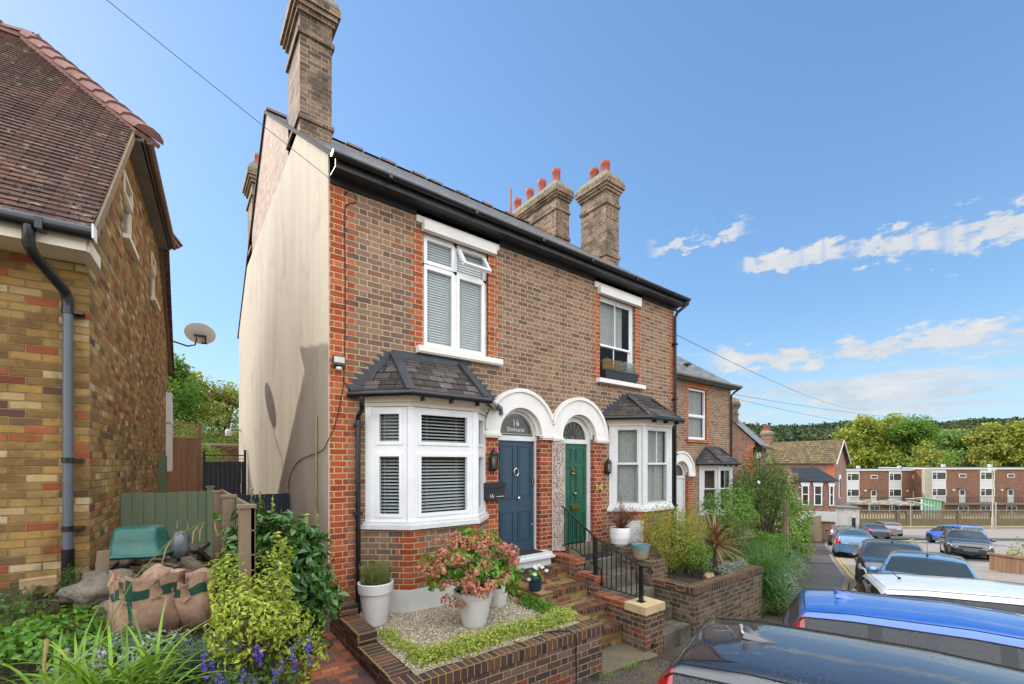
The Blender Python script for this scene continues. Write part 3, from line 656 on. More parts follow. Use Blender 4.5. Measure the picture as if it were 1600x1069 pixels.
mb = MB(); e = -.30
courses(mb, (-.04, e, pitch(e)+.02), (4.22, e, pitch(e)+.02), (-.04, RY, RZ+.02), (4.22, RY, RZ+.02), .2, .004)
courses(mb, (4.22, DEP+.2, pitch(-.2)), (-.04, DEP+.2, pitch(-.2)), (4.22, RY, RZ+.02), (-.04, RY, RZ+.02), .2, .004)
rf16 = mb.build('slate_roof', 'slate', h16)
def ridge(x0, x1, par, y=RY, z=RZ+.03):
    mb = MB(); x = x0; k = 0
    while x < x1-.05:
        L = .46; hh = .02 if k % 2 == 0 else 0
        r = [[(x+(.0 if j == 0 else L-.015), y+q, z+.045-abs(q)*.68+hh*(1 if abs(q) < .1 else 0)) for q in (-.16, -.08, 0, .08, .16)] for j in (0, 1)]
        mb.grid(r, False, False, True); mb.box(x, x+L-.02, y-.015, y+.015, z+.03, z+.07+hh) if k % 2 == 0 else 0
        x += L; k += 1
    mb.build('ridge_tiles', 'ridge_tile', par)
ridge(.0, 4.2, rf16)
mb = MB(); mb.bar((-.02, e, pitch(e)-.02), (-.02, RY, RZ-.02), .05, .06); mb.bar((-.02, DEP+.2, pitch(-.2)-.03), (-.02, RY, RZ-.02), .05, .06); mb.build('verge', 'verge_dark', rf16)
def eaves(x0, x1, par, capx=None):
    mb = MB(); mb.box(x0, x1, -.27, .0, 5.585, 5.60); mb.box(x0, x1, -.29, -.265, 5.575, 5.70)
    mb.box(x0, x1, -.035, -.004, 5.50, 5.586)
    f = mb.build('fascia', 'black_board', par)
    g = MB(); n = 8; rows = []
    for x in (x0 if capx is None else x0-.055, x1): rows.append([(x, -.355+.062*math.cos(math.pi+math.pi*k/n), 5.712+.058*math.sin(math.pi+math.pi*k/n)) for k in range(n+1)]+[(x, -.355+.052*math.cos(-math.pi*k/n), 5.712+.052*math.sin(-math.pi*k/n)) for k in range(n+1)])
    g.grid(rows, True, True); x = x0+.7
    while x < x1: g.box(x, x+.05, -.42, -.29, 5.645, 5.715); x += 1.45
    gt = g.build('gutter', 'black_gutter', par)
    if capx is not None:
        c = MB(); c.prism([(capx-.056, -.355+.066*math.cos(math.pi+math.pi*k/10), 5.716+.062*math.sin(math.pi+math.pi*k/10)) for k in range(11)], (-.012, 0, 0)); c.build('gutter_end', 'upvc', gt)
eaves(0, 4.22, h16, 0)
chimney(h16, 0, .53, 1.83, 2.80, 7.0, 10.02, [(.27, 2.1, .10, .36), (.27, 2.5, .10, .36)])
chimney(h16, 0.0, .53, 7.65, 8.6, 7.0, 10.02, [(.2, 7.9, .11, .42), (.2, 8.3, .11, .42), (.4, 7.9, .1, .4)])
b16F, b16G = bay(h16, .50, 2.63, .50, .46, -.9, .74, 2.42, 3.24, 'casement', rx=(.93, 2.10))
P = bay_pts(.5, 2.63, .5, .46, .012); mb = MB()
for i in range(3): mb.poly([(*P[i], -.9), (*P[i+1], -.9), (*P[i+1], -.25), (*P[i], -.25)]); mb.poly([(*bay_pts(.5, 2.63, .5, .46)[i], -.25), (*P[i], -.25), (*P[i+1], -.25), (*bay_pts(.5, 2.63, .5, .46)[i+1], -.25)])
mb.build('painted_plinth', 'plinth_white', h16)
# upper window
def lintel(par, x0, x1, z0, z1):
    mb = MB(); mb.box(x0, x1, -.035, -.004, z0+.10, z1); mb.box(x0+.10, x1-.10, -.10, -.004, z0-.02, z0+.13); mb.build('lintel', 'white_plaster', par)
lintel(h16, 1.30, 2.90, 5.30, 5.575)
mb = MB(); f = F0; a, b, c, d = 1.42, 2.68, 3.44, 5.30; tr = 4.80; mid = (a+b)/2
f.ring(mb, a, b, c, d, .06, -.14, -.07); f.box(mb, mid-.035, mid+.035, c, d, -.14, -.07); f.box(mb, a, b, tr-.03, tr+.03, -.14, -.07)
for u0, u1, z0, z1 in ((a+.045, mid-.02, c+.045, tr-.015), (mid+.02, b-.045, c+.045, tr-.015), (a+.045, mid-.02, tr+.015, d-.045)): f.ring(mb, u0, u1, z0, z1, .055, -.12, -.05)
wd = mb.build('window', 'upvc', h16)
for u0, u1, z0, z1 in ((a+.09, mid-.06, c+.09, tr-.06), (mid+.06, b-.09, c+.09, tr-.06), (a+.09, mid-.06, tr+.06, d-.09)): q = MB(); f.rect(q, u0, u1, z0, z1, -.085); q.build('pane', 'pane', wd)
op = MB(); u0, u1 = mid+.03, b-.05; th = R(33); L = d-.05-(tr+.02); hz_ = d-.05
def oc(u, s_): return Vector((u, .07-s_*math.sin(th), hz_-s_*math.cos(th)))
nn = Vector((0, -math.cos(th), math.sin(th)))*.03
for p, q in ((oc(u0+.025, 0), oc(u0+.025, L)), (oc(u1-.025, 0), oc(u1-.025, L))): op.bar(p, q, .055, .055, nn)
for s_ in (.025, L-.025): op.bar(oc(u0+.05, s_), oc(u1-.05, s_), .055, .055, nn)
ol = op.build('top_light', 'upvc', wd)
q = MB(); q.poly([oc(u0+.04, .04), oc(u0+.04, L-.04), oc(u1-.04, L-.04), oc(u1-.04, .04)]); q.build('pane', 'pane', wd)
bl = MB()
for u0, u1 in ((a+.07, mid-.045), (mid+.045, b-.07)): blind(bl, f, u0, u1, c+.07, d-.06, -.125, .043, -1.12)
bl.build('blind', 'blind', wd)
mb = MB(); mb.box(1.30, 2.93, -.11, .08, 3.35, 3.44); mb.box(1.30, 2.93, -.09, -.002, 3.33, 3.35); mb.build('window_sill', 'white_plaster', h16)
# arched hood: one plate per house, meeting in the middle
def hood(par, cx, xl, xr, Ro, Ri, zc, meet=None):
    mb = MB(); n = 40; O = []; I = []
    for k in range(n+1):
        a = math.pi*(1-k/n); x = cx+Ro*math.cos(a); z = zc+Ro*math.sin(a)
        x = min(max(x, xl), xr)
        O.append((x, z)); I.append((cx+Ri*math.cos(a), zc+Ri*math.sin(a)))
    y1 = -.06
    for k in range(n):
        (a0, b0), (a1, b1), (c0, d0), (c1, d1) = O[k], O[k+1], I[k], I[k+1]
        mb.poly([(c0, y1, d0), (c1, y1, d1), (a1, y1, b1), (a0, y1, b0)]); mb.poly([(a0, y1, b0), (a1, y1, b1), (a1, .0, b1), (a0, .0, b0)])
        mb.poly([(c1, y1, d1), (c0, y1, d0), (c0, .17, d0), (c1, .17, d1)], True)
        # raised outer roll and stepped inner reveal
        def arc(r, y): return [(min(max(cx+r*math.cos(t), xl), xr), y, zc+r*math.sin(t)) for t in (math.pi*(1-k/n), math.pi*(1-(k+1)/n))]
        if xl < O[k][0] < xr or xl < O[k+1][0] < xr:
            p, q = arc(Ro+.012, -.095), arc(Ro-.05, -.095); mb.poly([q[0], q[1], p[1], p[0]], True); p2 = arc(Ro+.012, -.0); mb.poly([p[0], p[1], p2[1], p2[0]], True); q2 = arc(Ro-.06, -.06); mb.poly([q2[0], q2[1], q[1], q[0]], True)
        q, p = arc(Ri-.045, .05), arc(Ri, .05); mb.poly([q[0], q[1], p[1], p[0]], True); q2 = arc(Ri-.045, .17); mb.poly([q[1], q[0], q2[0], q2[1]], True)
    for s0, s1 in ((xl, cx-Ri), (cx+Ri, xr)):
        mb.box(s0, s1, -.06, .0, zc-.06, zc); mb.box(s0-.01, s1, -.10, .0, zc-.045, zc+.0)
        mb.box(s0, s1, -.08, .0, zc-.075, zc-.045)
    return mb.build('arched_hood', 'white_plaster', par)
hood(h16, 3.40, 2.57, 4.17, .84, .50, 2.12)
def doorway(par, cx, hw, zt, zb, m, frame_w=.05, y=.15):
    fr = MB(); f = Facet((0, y), (8, y))
    f.box(fr, cx-hw-frame_w, cx-hw, zb-.03, zt+.5, -.05, .05); f.box(fr, cx+hw, cx+hw+frame_w, zb-.03, zt+.5, -.05, .05)
    f.box(fr, cx-hw, cx+hw, zt, zt+.09, -.05, .05)
    n = 24; ri = hw-.03
    for k in range(n):
        a0, a1 = math.pi*k/n, math.pi*(k+1)/n; p = [(cx+r*math.cos(a), y-.03, zt+.09+r*math.sin(a)) for r, a in ((ri, a0), (ri+.09, a0), (ri+.09, a1), (ri, a1))]
        fr.poly(p[::-1]); fr.poly([p[0], p[3], (p[3][0], y+.03, p[3][2]), (p[0][0], y+.03, p[0][2])])
    df = fr.build('door_frame', 'white_gloss', par)
    g = MB(); g.poly([(cx+(ri+.02)*math.cos(math.pi*k/n), y, zt+.08+(ri+.02)*math.sin(math.pi*k/n)) for k in range(n+1)]); fp = g.build('fanlight', 'fan_pane', df)
    d = MB(); f.box(d, cx-hw, cx+hw, zb, zt, -.045, .01)
    return f, d, df, fp
f, d, df16, fp16 = doorway(h16, 3.40, .45, 2.015, -.085, 'blue_door')
panels(d, f, [(3.03, 3.35, .93, 1.93), (3.45, 3.77, .93, 1.93), (3.03, 3.35, .11, .69), (3.45, 3.77, .11, .69)], .01); f.box(d, 2.97, 3.83, -.085, -.03, .01, .035)
door = d.build('front_door', 'blue_door', h16)
k = MB(); k.tube([(3.40+.055*math.cos(i*math.pi/12), .115, 1.42+.07*math.sin(i*math.pi/12)) for i in range(25)], .011, 8); k.ball((3.40, .118, 1.49), .02, .02, .02); k.build('knocker', 'chrome', door)
k = MB(); k.ball((3.44, .085, .93), .036, .028, .036); k.tube([(3.44, .14, .93), (3.44, .1, .93)], .015); k.build('door_knob', 'chrome', door)
k = MB(); k.box(3.785, 3.835, .10, .142, 1.17, 1.30); k.build('lock', 'chrome', door); k = MB(); k.ball((3.80, .135, .40), .016, .016, .016); k.build('keyhole', 'chrome', door)
text_part('16', .17, 'white_gloss', h16, 'fanlight_number', (3.41, .142, 2.30), (R(90), 0, 0)); text_part('Elmhurst', .115, 'white_gloss', h16, 'fanlight_name', (3.41, .142, 2.19), (R(90), 0, 0))
mb = MB(); rr = .40; mb.tube([(3.40+rr*math.cos(math.pi*k/20), .143, 2.14+rr*.9*math.sin(math.pi*k/20)) for k in range(21)], .004, 4); mb.tube([(3.02, .143, 2.145), (3.78, .143, 2.145)], .004, 4); mb.build('fanlight_etching', 'white_gloss', h16)
mb = MB(); mb.box(2.88, 4.02, -.22, .12, -.16, -.09); mb.box(2.84, 4.06, -.26, -.0, -.20, -.155); mb.box(2.90, 4.0, -.20, .0, -.40, -.20); mb.build('doorstep', 'white_gloss', h16)
# pier of red porch brick between the doors
mb = MB(); mb.box(3.885, 4.215, -.012, .155, -.4, 2.045); mb.build('porch_pier', 'porch_brick', h16)
mb = MB(); q = .33
mb.tube([(q, -.36, 2.50), (q, -.36, 2.40), (q+.02, -.30, 2.33), (q+.045, -.07, 2.27), (q+.045, -.06, 2.2), (q+.045, -.06, -.62)], .036, 10)
for z in (2.12, .85): mb.box(q-.01, q+.1, -.11, 0, z, z+.04)
mb.build('downpipe', 'black_gutter', h16)
g = Vector(b16G[3]); mb = MB(); mb.tube([(g.x-.12, -.18, g.z), (g.x+.02, -.06, g.z-.0), (g.x+.05, -.05, g.z-.12)], .05, 10); mb.build('gutter_outlet', 'grey_pipe', h16)

# ---------------------------------------------------------------- number 14
h14 = thing('brick_house', 'brick house with a green front door, joined to the blue door house', 'house', (4.22, 0, 0))
mb = MB(); wall(mb, 4.21, 8.45, -1.5, 5.62, [(5.62, 6.86, 3.44, 5.30), (4.44, 5.44, -.14, 2.62), (5.95, 8.05, .62, 2.6)], 0, .16)
mb.build('front_wall', 'brown_brick', h14); mb = MB(); mb.box(4.22, 8.44, DEP-.1, DEP, -1.5, EAV-.02); mb.poly([(8.45, 0, -1.5), (8.45, DEP, -1.5), (8.45, DEP, EAV), (8.45, RY, RZ-.01), (8.45, 0, EAV)]); mb.build('end_wall', 'brown_brick', h14)
mb = MB(); mb.box(4.3, 8.3, 1.6, 1.7, -.5, 5.6); mb.box(4.3, 8.3, .16, 1.6, 2.9, 3.0); mb.build('inner_wall', 'interior', h14)
quoin(F0, 5.62, 40, 62, .115, .23, -1, parent=h14); quoin(F0, 6.86, 40, 62, .115, .23, 1, parent=h14); quoin(F0, 8.45, -9, 65, .115, .23, -1, parent=h14)
mb = MB(); mb.box(5.43, 5.66, -.012, .155, -.4, 2.045); mb.box(4.225, 4.455, -.012, .155, -.4, 2.045); mb.build('porch_pier', 'porch_brick', h14)
quoin(F0, 5.66, -4, 24, .05, .16, 1, parent=h14, red='porch_brick')
mb = MB(); courses(mb, (4.22, e, pitch(e)+.02), (8.56, e, pitch(e)+.02), (4.22, RY, RZ+.02), (8.56, RY, RZ+.02), .2, .004)
courses(mb, (8.56, DEP+.2, pitch(-.2)), (4.22, DEP+.2, pitch(-.2)), (8.56, RY, RZ+.02), (4.22, RY, RZ+.02), .2, .004); rf14 = mb.build('slate_roof', 'slate', h14)
ridge(4.22, 8.5, rf14); eaves(4.22, 8.56, h14)
mb = MB(); mb.bar((8.54, e, pitch(e)-.02), (8.54, RY, RZ-.02), .05, .06); mb.build('verge', 'verge_dark', rf14)
chimney(h14, 7.98, 8.54, 1.83, 2.80, 6.95, 9.98, [(8.26, 2.1, .13, .48), (8.26, 2.52, .13, .48)])
chimney(h14, 7.95, 8.53, 3.85, 6.6, 8.3, 10.72, [(8.24, y, .13, .60) for y in (4.15, 4.85, 5.5, 6.2)])
mb = MB(); mb.tube([(7.2, 5.25, 9.8), (7.2, 5.25, 10.75)], .03, 8); mb.build('vent_pipe', 'terracotta', h14)
lintel(h14, 5.44, 7.07, 5.28, 5.575)
f = F0; mb = MB(); a, b, c, d = 5.62, 6.86, 3.44, 5.28; mid = 4.22
f.ring(mb, a, b, c, d, .07, -.15, -.08); f.ring(mb, a+.06, b-.06, mid-.03, d-.06, .045, -.12, -.09); f.ring(mb, a+.06, b-.06, c+.05, mid+.02, .05, -.155, -.125); f.box(mb, (a+b)/2-.012, (a+b)/2+.012, mid, d-.1, -.12, -.095); f.box(mb, (a+b)/2-.012, (a+b)/2+.012, c+.08, mid, -.15, -.13)
wd = mb.build('window', 'upvc', h14)
q = MB(); f.rect(q, a+.1, b-.1, mid, d-.1, -.105); q.build('pane', 'pane', wd); q = MB(); f.rect(q, a+.1, b-.1, c+.09, mid-.01, -.14); q.build('pane', 'pane', wd)
q = MB(); q.grid([[(a+.06+(b-a-.3)*k/30, .2+.015*math.sin(k*1.9), z) for k in range(31)] for z in (mid-.02, d-.05)]); q.build('net_curtain', 'curtain', wd)
mb = MB(); mb.box(5.50, 7.12, -.11, .08, 3.34, 3.43); mb.build('window_sill', 'white_plaster', h14)
hood(h14, 4.95, 4.17, 5.81, .84, .50, 2.10)
f, d, df14, fp14 = doorway(h14, 4.94, .40, 2.0, -.08, 'green_door', .11)
panels(d, f, [(4.60, 4.88, 1.62, 1.92), (5.0, 5.28, 1.62, 1.92), (4.60, 4.88, .78, 1.53), (5.0, 5.28, .78, 1.53), (4.60, 4.88, .02, .56), (5.0, 5.28, .02, .56)], .01)
door = d.build('front_door', 'green_door', h14)
k = MB(); k.box(4.86, 5.12, .10, .142, .61, .71); k.build('letter_plate', 'brass', door); k = MB(); k.ball((4.97, .09, .95), .045, .03, .03); k.ball((4.97, .13, .95), .03, .02, .03); k.build('door_knob', 'brass', door)
k = MB(); k.tube([(4.94-.07, .12, 1.39), (4.94-.03, .10, 1.36), (4.94+.02, .10, 1.38), (5.01, .12, 1.37)], .022); k.ball((4.94, .12, 1.44), .02, .02, .03); k.build('knocker', 'brass', door)
k = MB(); k.ball((4.94, .12, 1.88), .025, .015, .02); k.ball((4.94, .128, 1.57), .014, .014, .014); k.build('door_plate', 'brass', door)
mb = MB()
for k in range(1, 8):
    an = math.pi*k/8; mb.bar((4.94+.1*math.cos(an), .142, 2.1+.1*math.sin(an)), (4.94+.36*math.cos(an), .142, 2.1+.36*math.sin(an)), .008)
mb.tube([(4.94+.1*math.cos(math.pi*k/12), .142, 2.1+.1*math.sin(math.pi*k/12)) for k in range(13)], .006, 5); mb.build('leading', 'lead', fp14)
text_part('14', .26, 'brass_paint', h14, 'house_number', (5.55, -.03, .98), (R(90), 0, 0), .008)
mb = MB(); mb.box(4.46, 5.50, -.24, .12, -.26, -.10); mb.build('doorstep', 'stone_slab', h14)
b14F, b14G = bay(h14, 5.93, 8.07, .56, .52, -1.5, .64, 2.42, 3.12, 'net', rx=(6.55, 7.45), frame='white_gloss')
mb = MB(); mb.tube([(8.52, -.355, 5.70), (8.52, -.35, 5.6), (8.42, -.12, 5.42), (8.40, -.07, 5.3), (8.40, -.07, -1.2)], .037, 10)
for z in (4.6, 3.2, 1.8, .5): mb.box(8.35, 8.46, -.12, 0, z, z+.04)
mb.build('downpipe', 'black_gutter', h14)
mb = MB(); mb.tube([(8.15, -.18, 2.56), (8.18, -.15, 2.4), (8.27, -.07, 2.28), (8.29, -.06, 2.1), (8.29, -.06, -1.2)], .032, 8); mb.build('downpipe', 'black_gutter', h14)
# fittings on the two fronts
lantern(2.72, 1.62, 'black carriage lantern between the white bay window and the blue door', 1.15)
lantern(5.79, 1.50, 'black carriage lantern above the yellow number 14, right of the green door', 1.0)
t = thing('letterbox', 'anthracite steel letterbox numbered 16 beside the blue door', 'letterbox', (2.72, 0, 1.1))
mb = MB(); mb.box(2.50, 2.95, -.13, -.002, .95, 1.22); mb.build('box', 'anthracite', t); mb = MB(); mb.box(2.49, 2.96, -.15, .0, 1.16, 1.25); mb.build('lid', 'anthracite', t)
mb = MB()
for p, q in (((2.5, 1.10), (2.95, 1.09)), ((2.80, 1.16), (2.75, 1.095)), ((2.62, .95), (2.70, 1.02)), ((2.5, 1.03), (2.95, 1.02))): mb.bar((p[0], -.131, p[1]), (q[0], -.131, q[1]), .004)
mb.build('groove', 'seal', t)
text_part('16', .10, 'white_gloss', t, 'number', (2.66, -.135, .985), (R(90), 0, 0), .001); mb = MB()
for k in range(13): mb.box(2.77+k*.013, 2.779+k*.013, -.134, -.131, 1.0, 1.012)
mb.build('street_name', 'white_gloss', t)
t = thing('floodlight', 'small black security floodlight with sensor on the red brick corner', 'wall light', (.08, 0, 2.98))
mb = MB(); mb.obox((.10, -.09, 3.02), (.085, 0, 0), (0, .02, 0), (0, .01, .065)); mb.box(.06, .14, -.07, 0, 2.93, 2.97); mb.build('housing', 'black_iron', t); mb = MB(); mb.obox((.10, -.112, 3.02), (.07, 0, 0), (0, .002, 0), (0, .001, .05)); mb.build('lamp_face', 'lamp_glass', t); mb = MB(); mb.ball((.10, -.09, 2.91), .045, .04, .03); mb.build('sensor', 'white_gloss', t)
def cable(name, pts, r, label, m='wire', cat='cable', group=None):
    # smooth the path a little
    pts = [Vector(p) for p in pts]; out = []
    for i in range(len(pts)-1):
        p0, p1, p2, p3 = pts[max(i-1, 0)], pts[i], pts[i+1], pts[min(i+2, len(pts)-1)]
        for k in range(5):
            u = k/5; out.append(.5*((2*p1)+(p2-p0)*u+(2*p0-5*p1+4*p2-p3)*u*u+(3*p1-p0-3*p2+p3)*u**3))
    out.append(pts[-1]); return solo(MB().tube(out, r, 6), name, m, label, cat, group)
cable('cable', [(.19, -.012, 5.40), (.30, -.012, 5.52), (.36, -.012, 5.36), (.24, -.012, 5.28), (.2, -.012, 5.1), (.21, -.012, 4), (.20, -.012, 3.1), (.17, -.012, 2.6), (.06, -.012, 2.1), (-.03, -.01, 1.9), (-.03, .25, 1.78), (-.03, .9, 1.72), (-.03, 1.8, 1.62), (-.03, 2.5, 1.35), (-.03, 2.6, 1.1)], .006, 'thin black cable looping under the eaves and round the red brick corner')
solo(MB().tube([(-.04, .55, 2.3), (-.04, .55, -.2)], .02, 8).box(-.06, -.015, .52, .58, .1, .14), 'conduit_pipe', 'pot_beige', 'thin vertical beige pipe on the cream rendered wall', 'pipe')
t = thing('side_lamp', 'white bulkhead lamp on a bracket high up the rear end of the rendered wall', 'wall light', (0, 9.9, 2.6)); mb = MB(); mb.tube([(-.02, 9.9, 2.62), (-.3, 9.95, 2.66)], .02, 6); mb.build('bracket', 'grey_board', t); mb = MB(); mb.lathe((-.36, 9.95, 2.45), [(.09, 0), (.10, .12), (.07, .2), (.0, .22)], 12); mb.build('lamp_body', 'white_panel', t)
t = thing('meter_box', 'white gas meter box on the brickwork under the right bay window', 'meter box', (6.33, -.3, -.2)); f = b14F[0]
mb = MB(); f.box(mb, .28, .70, -.32, .32, .0, .12); mb.build('cabinet', 'upvc', t); mb = MB(); f.box(mb, .26, .72, -.12, .34, .12, .135); mb.build('door', 'upvc', t)
# perforated screen between the doorways
t = thing('privacy_screen', 'tall narrow stone coloured screen pierced with a lace pattern, left of the green door', 'screen', (4.3, -.3, 0))
xa, ya, xb, yb = 4.225, -.02, 4.225+.36, -.30
f = Facet((4.20, -.02), (4.40, -.16)); mb = MB(); nx, nz = 8, 64; L = f.L; z0, z1 = -.12, 2.0
for i in range(nx+1): f.box(mb, L*i/nx-.006, L*i/nx+.006, z0, z1, 0, .01)
for j in range(nz+1):
    z = z0+(z1-z0)*j/nz; f.box(mb, 0, L, z-.0045, z+.0045, .001, .009)
for i in range(nx):
    for j in range(nz):
        if rnd.random() < .42: f.box(mb, L*i/nx, L*(i+1)/nx, z0+(z1-z0)*j/nz, z0+(z1-z0)*(j+1)/nz, .002, .008)
f.ring(mb, -.01, L+.01, z0-.01, z1+.01, .02, -.002, .012); mb.build('pierced_panel', 'screen_stone', t)
mb = MB(); f.box(mb, .0, .03, z0-.15, z0+.1, -.03, 0); f.box(mb, 0, .03, 1.85, 1.9, -.10, 0); mb.build('bracket', 'black_iron', t)
# window box on the upper sill
t = thing('window_box', 'black window box of dry heather on the upper sill of the green door house', 'planter', (6.24, -.02, 3.44))
mb = MB(); r0 = [(5.70, -.105, 3.44), (6.78, -.105, 3.44), (6.78, .06, 3.44), (5.70, .06, 3.44)]; r1 = [(5.66, -.125, 3.63), (6.82, -.125, 3.63), (6.82, .07, 3.63), (5.66, .07, 3.63)]; mb.grid([r0, r1], True, False, True); mb.poly([(p[0], p[1], 3.60) for p in r1]); mb.box(5.64, 6.84, -.135, -.115, 3.61, 3.64); mb.build('trough', 'anthracite', t)
for x0_, x1_, m_, n_ in ((5.72, 6.22, 'straw', 'heather'), (6.2, 6.8, 'silver_leaf', 'heather')):
    mb = MB(); Q = np.array([[rnd.uniform(x0_, x1_), rnd.uniform(-.1, .05), 3.62+rnd.random()**.8*.27] for _ in range(1100)]); leafcloud(mb, Q, .032, .35); blades(mb, [(rnd.uniform(x0_, x1_), rnd.uniform(-.08, .04), 3.6) for _ in range(120)], .24, .005, .5, .3, 3); mb.build(n_, m_, t)
# ---------------------------------------------------------------- neighbour on the left: yellow brick cottage, clay roof with a half hip
nb = thing('yellow_brick_cottage', 'yellow stock brick cottage with a brown clay tiled half hipped roof', 'house', (-2.40, -.265, 0), -R(4.37))
nb_ = lambda d: 4.26+1.05*min(d, 7.36-d)
mb = MB(); wall(mb, -8, 0, -.9, 4.15, [], 0); 
def side(mb, holes, pts_top):
    ys = sorted({0, 7.36, *[h[0] for h in holes], *[h[1] for h in holes], *pts_top})
    for i in range(len(ys)-1):
        a, b = ys[i], ys[i+1]; cuts = [h for h in holes if h[0] <= a+1e-6 and h[1] >= b-1e-6]; z = -.9
        for h in sorted(cuts, key=lambda h: h[2]): mb.poly([(0, a, z), (0, b, z), (0, b, h[2]), (0, a, h[2])]); z = h[3]
        mb.poly([(0, a, z), (0, b, z), (0, b, min(6.15, nb_(b))), (0, a, min(6.15, nb_(a)))])
    for a, b, c, d in holes:
        for q in ([(0, a, c), (0, a, d), (-.08, a, d), (-.08, a, c)], [(0, b, c), (-.08, b, c), (-.08, b, d), (0, b, d)], [(0, a, c), (-.08, a, c), (-.08, b, c), (0, b, c)], [(0, a, d), (0, b, d), (-.08, b, d), (-.08, a, d)]): mb.poly(q)
NW = [(1.80, 2.5, 4.70, 5.62), (4.5, 5.15, 4.70, 5.60)]
side(mb, NW, [1.80, 5.56]); mb.poly([(0, 7.36, -.9), (-8, 7.36, -.9), (-8, 7.36, 4.2), (0, 7.36, 4.2)]); mb.build('brick_wall', 'yellow_brick', nb)
for a, b, c, d in NW:
    f = Facet((0, a), (0, b)); mb = MB(); f.ring(mb, 0, f.L, c, d, .06, -.07, -.01); f.box(mb, 0, f.L, (c+d)/2+.12, (c+d)/2+.17, -.07, -.01); f.ring(mb, .03, f.L-.03, (c+d)/2+.14, d-.03, .04, -.05, .01); f.box(mb, -.05, f.L+.05, c-.06, c, -.05, .07)
    w_ = mb.build('window', 'cream_board', nb); q = MB(); f.rect(q, .05, f.L-.05, c+.05, d-.05, -.05); q.build('pane', 'pane', w_)
ve = .10
mb = MB(); e0 = -.45
courses(mb, (-8, e0, nb_(e0)), (ve, e0, nb_(e0)), (-8, 1.95, nb_(1.95)), (ve, 1.95, nb_(1.95)), .105, .026)
courses(mb, (-8, 1.95, nb_(1.95)), (.16, 1.95, nb_(1.95)), (-8, 3.68, nb_(3.68)), (-1.35, 3.68, nb_(3.68)), .105, .026)
courses(mb, (.20, 1.85, 6.18), (.20, 5.5, 6.18), (-1.35, 3.68, 8.12), (-1.35, 3.68, 8.12), .105, .026)
courses(mb, (ve, 7.8, nb_(7.8)), (-8, 7.8, nb_(7.8)), (.18, 5.41, nb_(5.41)), (-8, 5.41, nb_(5.41)), .105, .026); courses(mb, (.18, 5.41, nb_(5.41)), (-8, 5.41, nb_(5.41)), (-1.35, 3.68, 8.12), (-8, 3.68, 8.12), .105, .026)
nrf = mb.build('tiled_roof', 'clay_tile', nb)
def hiptiles(a, b, par, m='bonnet_tile', step=.34, r=.19):
    a, b = Vector(a), Vector(b); n = round((b-a).length/step); mb = MB(); d = (b-a).normalized(); sx = d.cross(Vector((0, 0, 1))).normalized(); up = sx.cross(d)
    for k in range(n):
        rows = []
        for t, rr, lift in ((k/n, r*1.0, .03), ((k+1.12)/n, r*.93, .0)):
            p = a.lerp(b, t)+up*lift
            rows.append([p+sx*rr*math.cos(x)+up*(rr*.62*math.sin(x)-.03) for x in (0, .5, 1.05, 1.57, 2.09, 2.64, 3.14)])
        mb.grid(rows, False, True, True); mb.poly(rows[0]); mb.bar(a.lerp(b, k/n)-up*.05, a.lerp(b, (k+1)/n)-up*.05, r*1.7, .06)
    return mb.build('hip_tiles', m, par)
hiptiles((.27, 1.80, 6.14), (-1.35, 3.68, 8.15), nrf); hiptiles((.27, 5.56, 6.14), (-1.35, 3.68, 8.15), nrf)
hiptiles((-1.3, 3.68, 8.10), (-8, 3.68, 8.10), nrf)
mb = MB(); mb.box(0, .20, 1.8, 5.5, 6.03, 6.06); mb.box(.18, .21, 1.8, 5.5, 6.03, 6.17); mb.build('hip_soffit', 'grey_board', nb)
mb = MB(); mb.tube([(.26, 1.85, 6.10), (.26, 5.5, 6.10)], .05, 10); mb.build('hip_gutter', 'ridge_tile', nb)
mb = MB(); mb.bar((ve-.03, e0+.02, nb_(e0)-.06), (ve-.03, 1.97, nb_(1.97)-.06), .10, .10); mb.build('verge_mortar', 'mortar_bed', nrf)
mb = MB(); mb.bar((.03, 5.4, nb_(5.4)-.03), (.03, 7.7, nb_(7.7)-.03), .06, .12); mb.build('verge_board', 'tail_red' if 0 else 'ridge_tile', nrf)
mb = MB(); mb.box(-8, .0, -.42, 0, 3.60, 3.62); mb.box(-8, .06, -.44, -.41, 3.58, 3.74); mb.box(-.02, .08, -.42, .02, 3.58, 3.70); mb.prism([(-.02, -.42, 3.70), (.075, -.42, 3.70), (.075, .25, 4.3), (-.02, .25, 4.3)][::-1], (0, 0, -.04)); mb.build('soffit', 'cream_board', nb)
mb = MB(); mb.tube([(-8, -.50, 3.73), (.12, -.50, 3.73)], .062, 12)
for x in (-3.5, -2.4, -1.3, -.25): mb.box(x, x+.05, -.57, -.42, 3.66, 3.76)
gt = mb.build('gutter', 'black_gutter', nb)
mb = MB(); mb.lathe((.12, 0, 0), [], 3) if 0 else mb.obox((.127, -.50, 3.735), (.006, 0, 0), (0, .07, 0), (0, 0, .065)); mb.build('gutter_end', 'upvc', gt)
mb = MB(); mb.tube([(-.30, -.50, 3.72), (-.30, -.50, 3.52), (-.28, -.44, 3.45), (-.15, -.12, 3.26), (-.14, -.085, 3.18), (-.14, -.085, 3.10)], .044, 12); mb.build('swan_neck', 'black_gutter', gt)
mb = MB(); mb.tube([(-.14, -.085, 3.12), (-.14, -.085, .45)], .04, 14); dp = mb.build('downpipe', 'grey_pipe', nb)
for z in (3.08, 1.62, .95): mb = MB(); mb.tube([(-.14, -.085, z-.025), (-.14, -.085, z+.025)], .048, 12); mb.box(-.13, -.03, -.10, 0, z-.015, z+.015); mb.build('pipe_clip', 'black_gutter', dp)
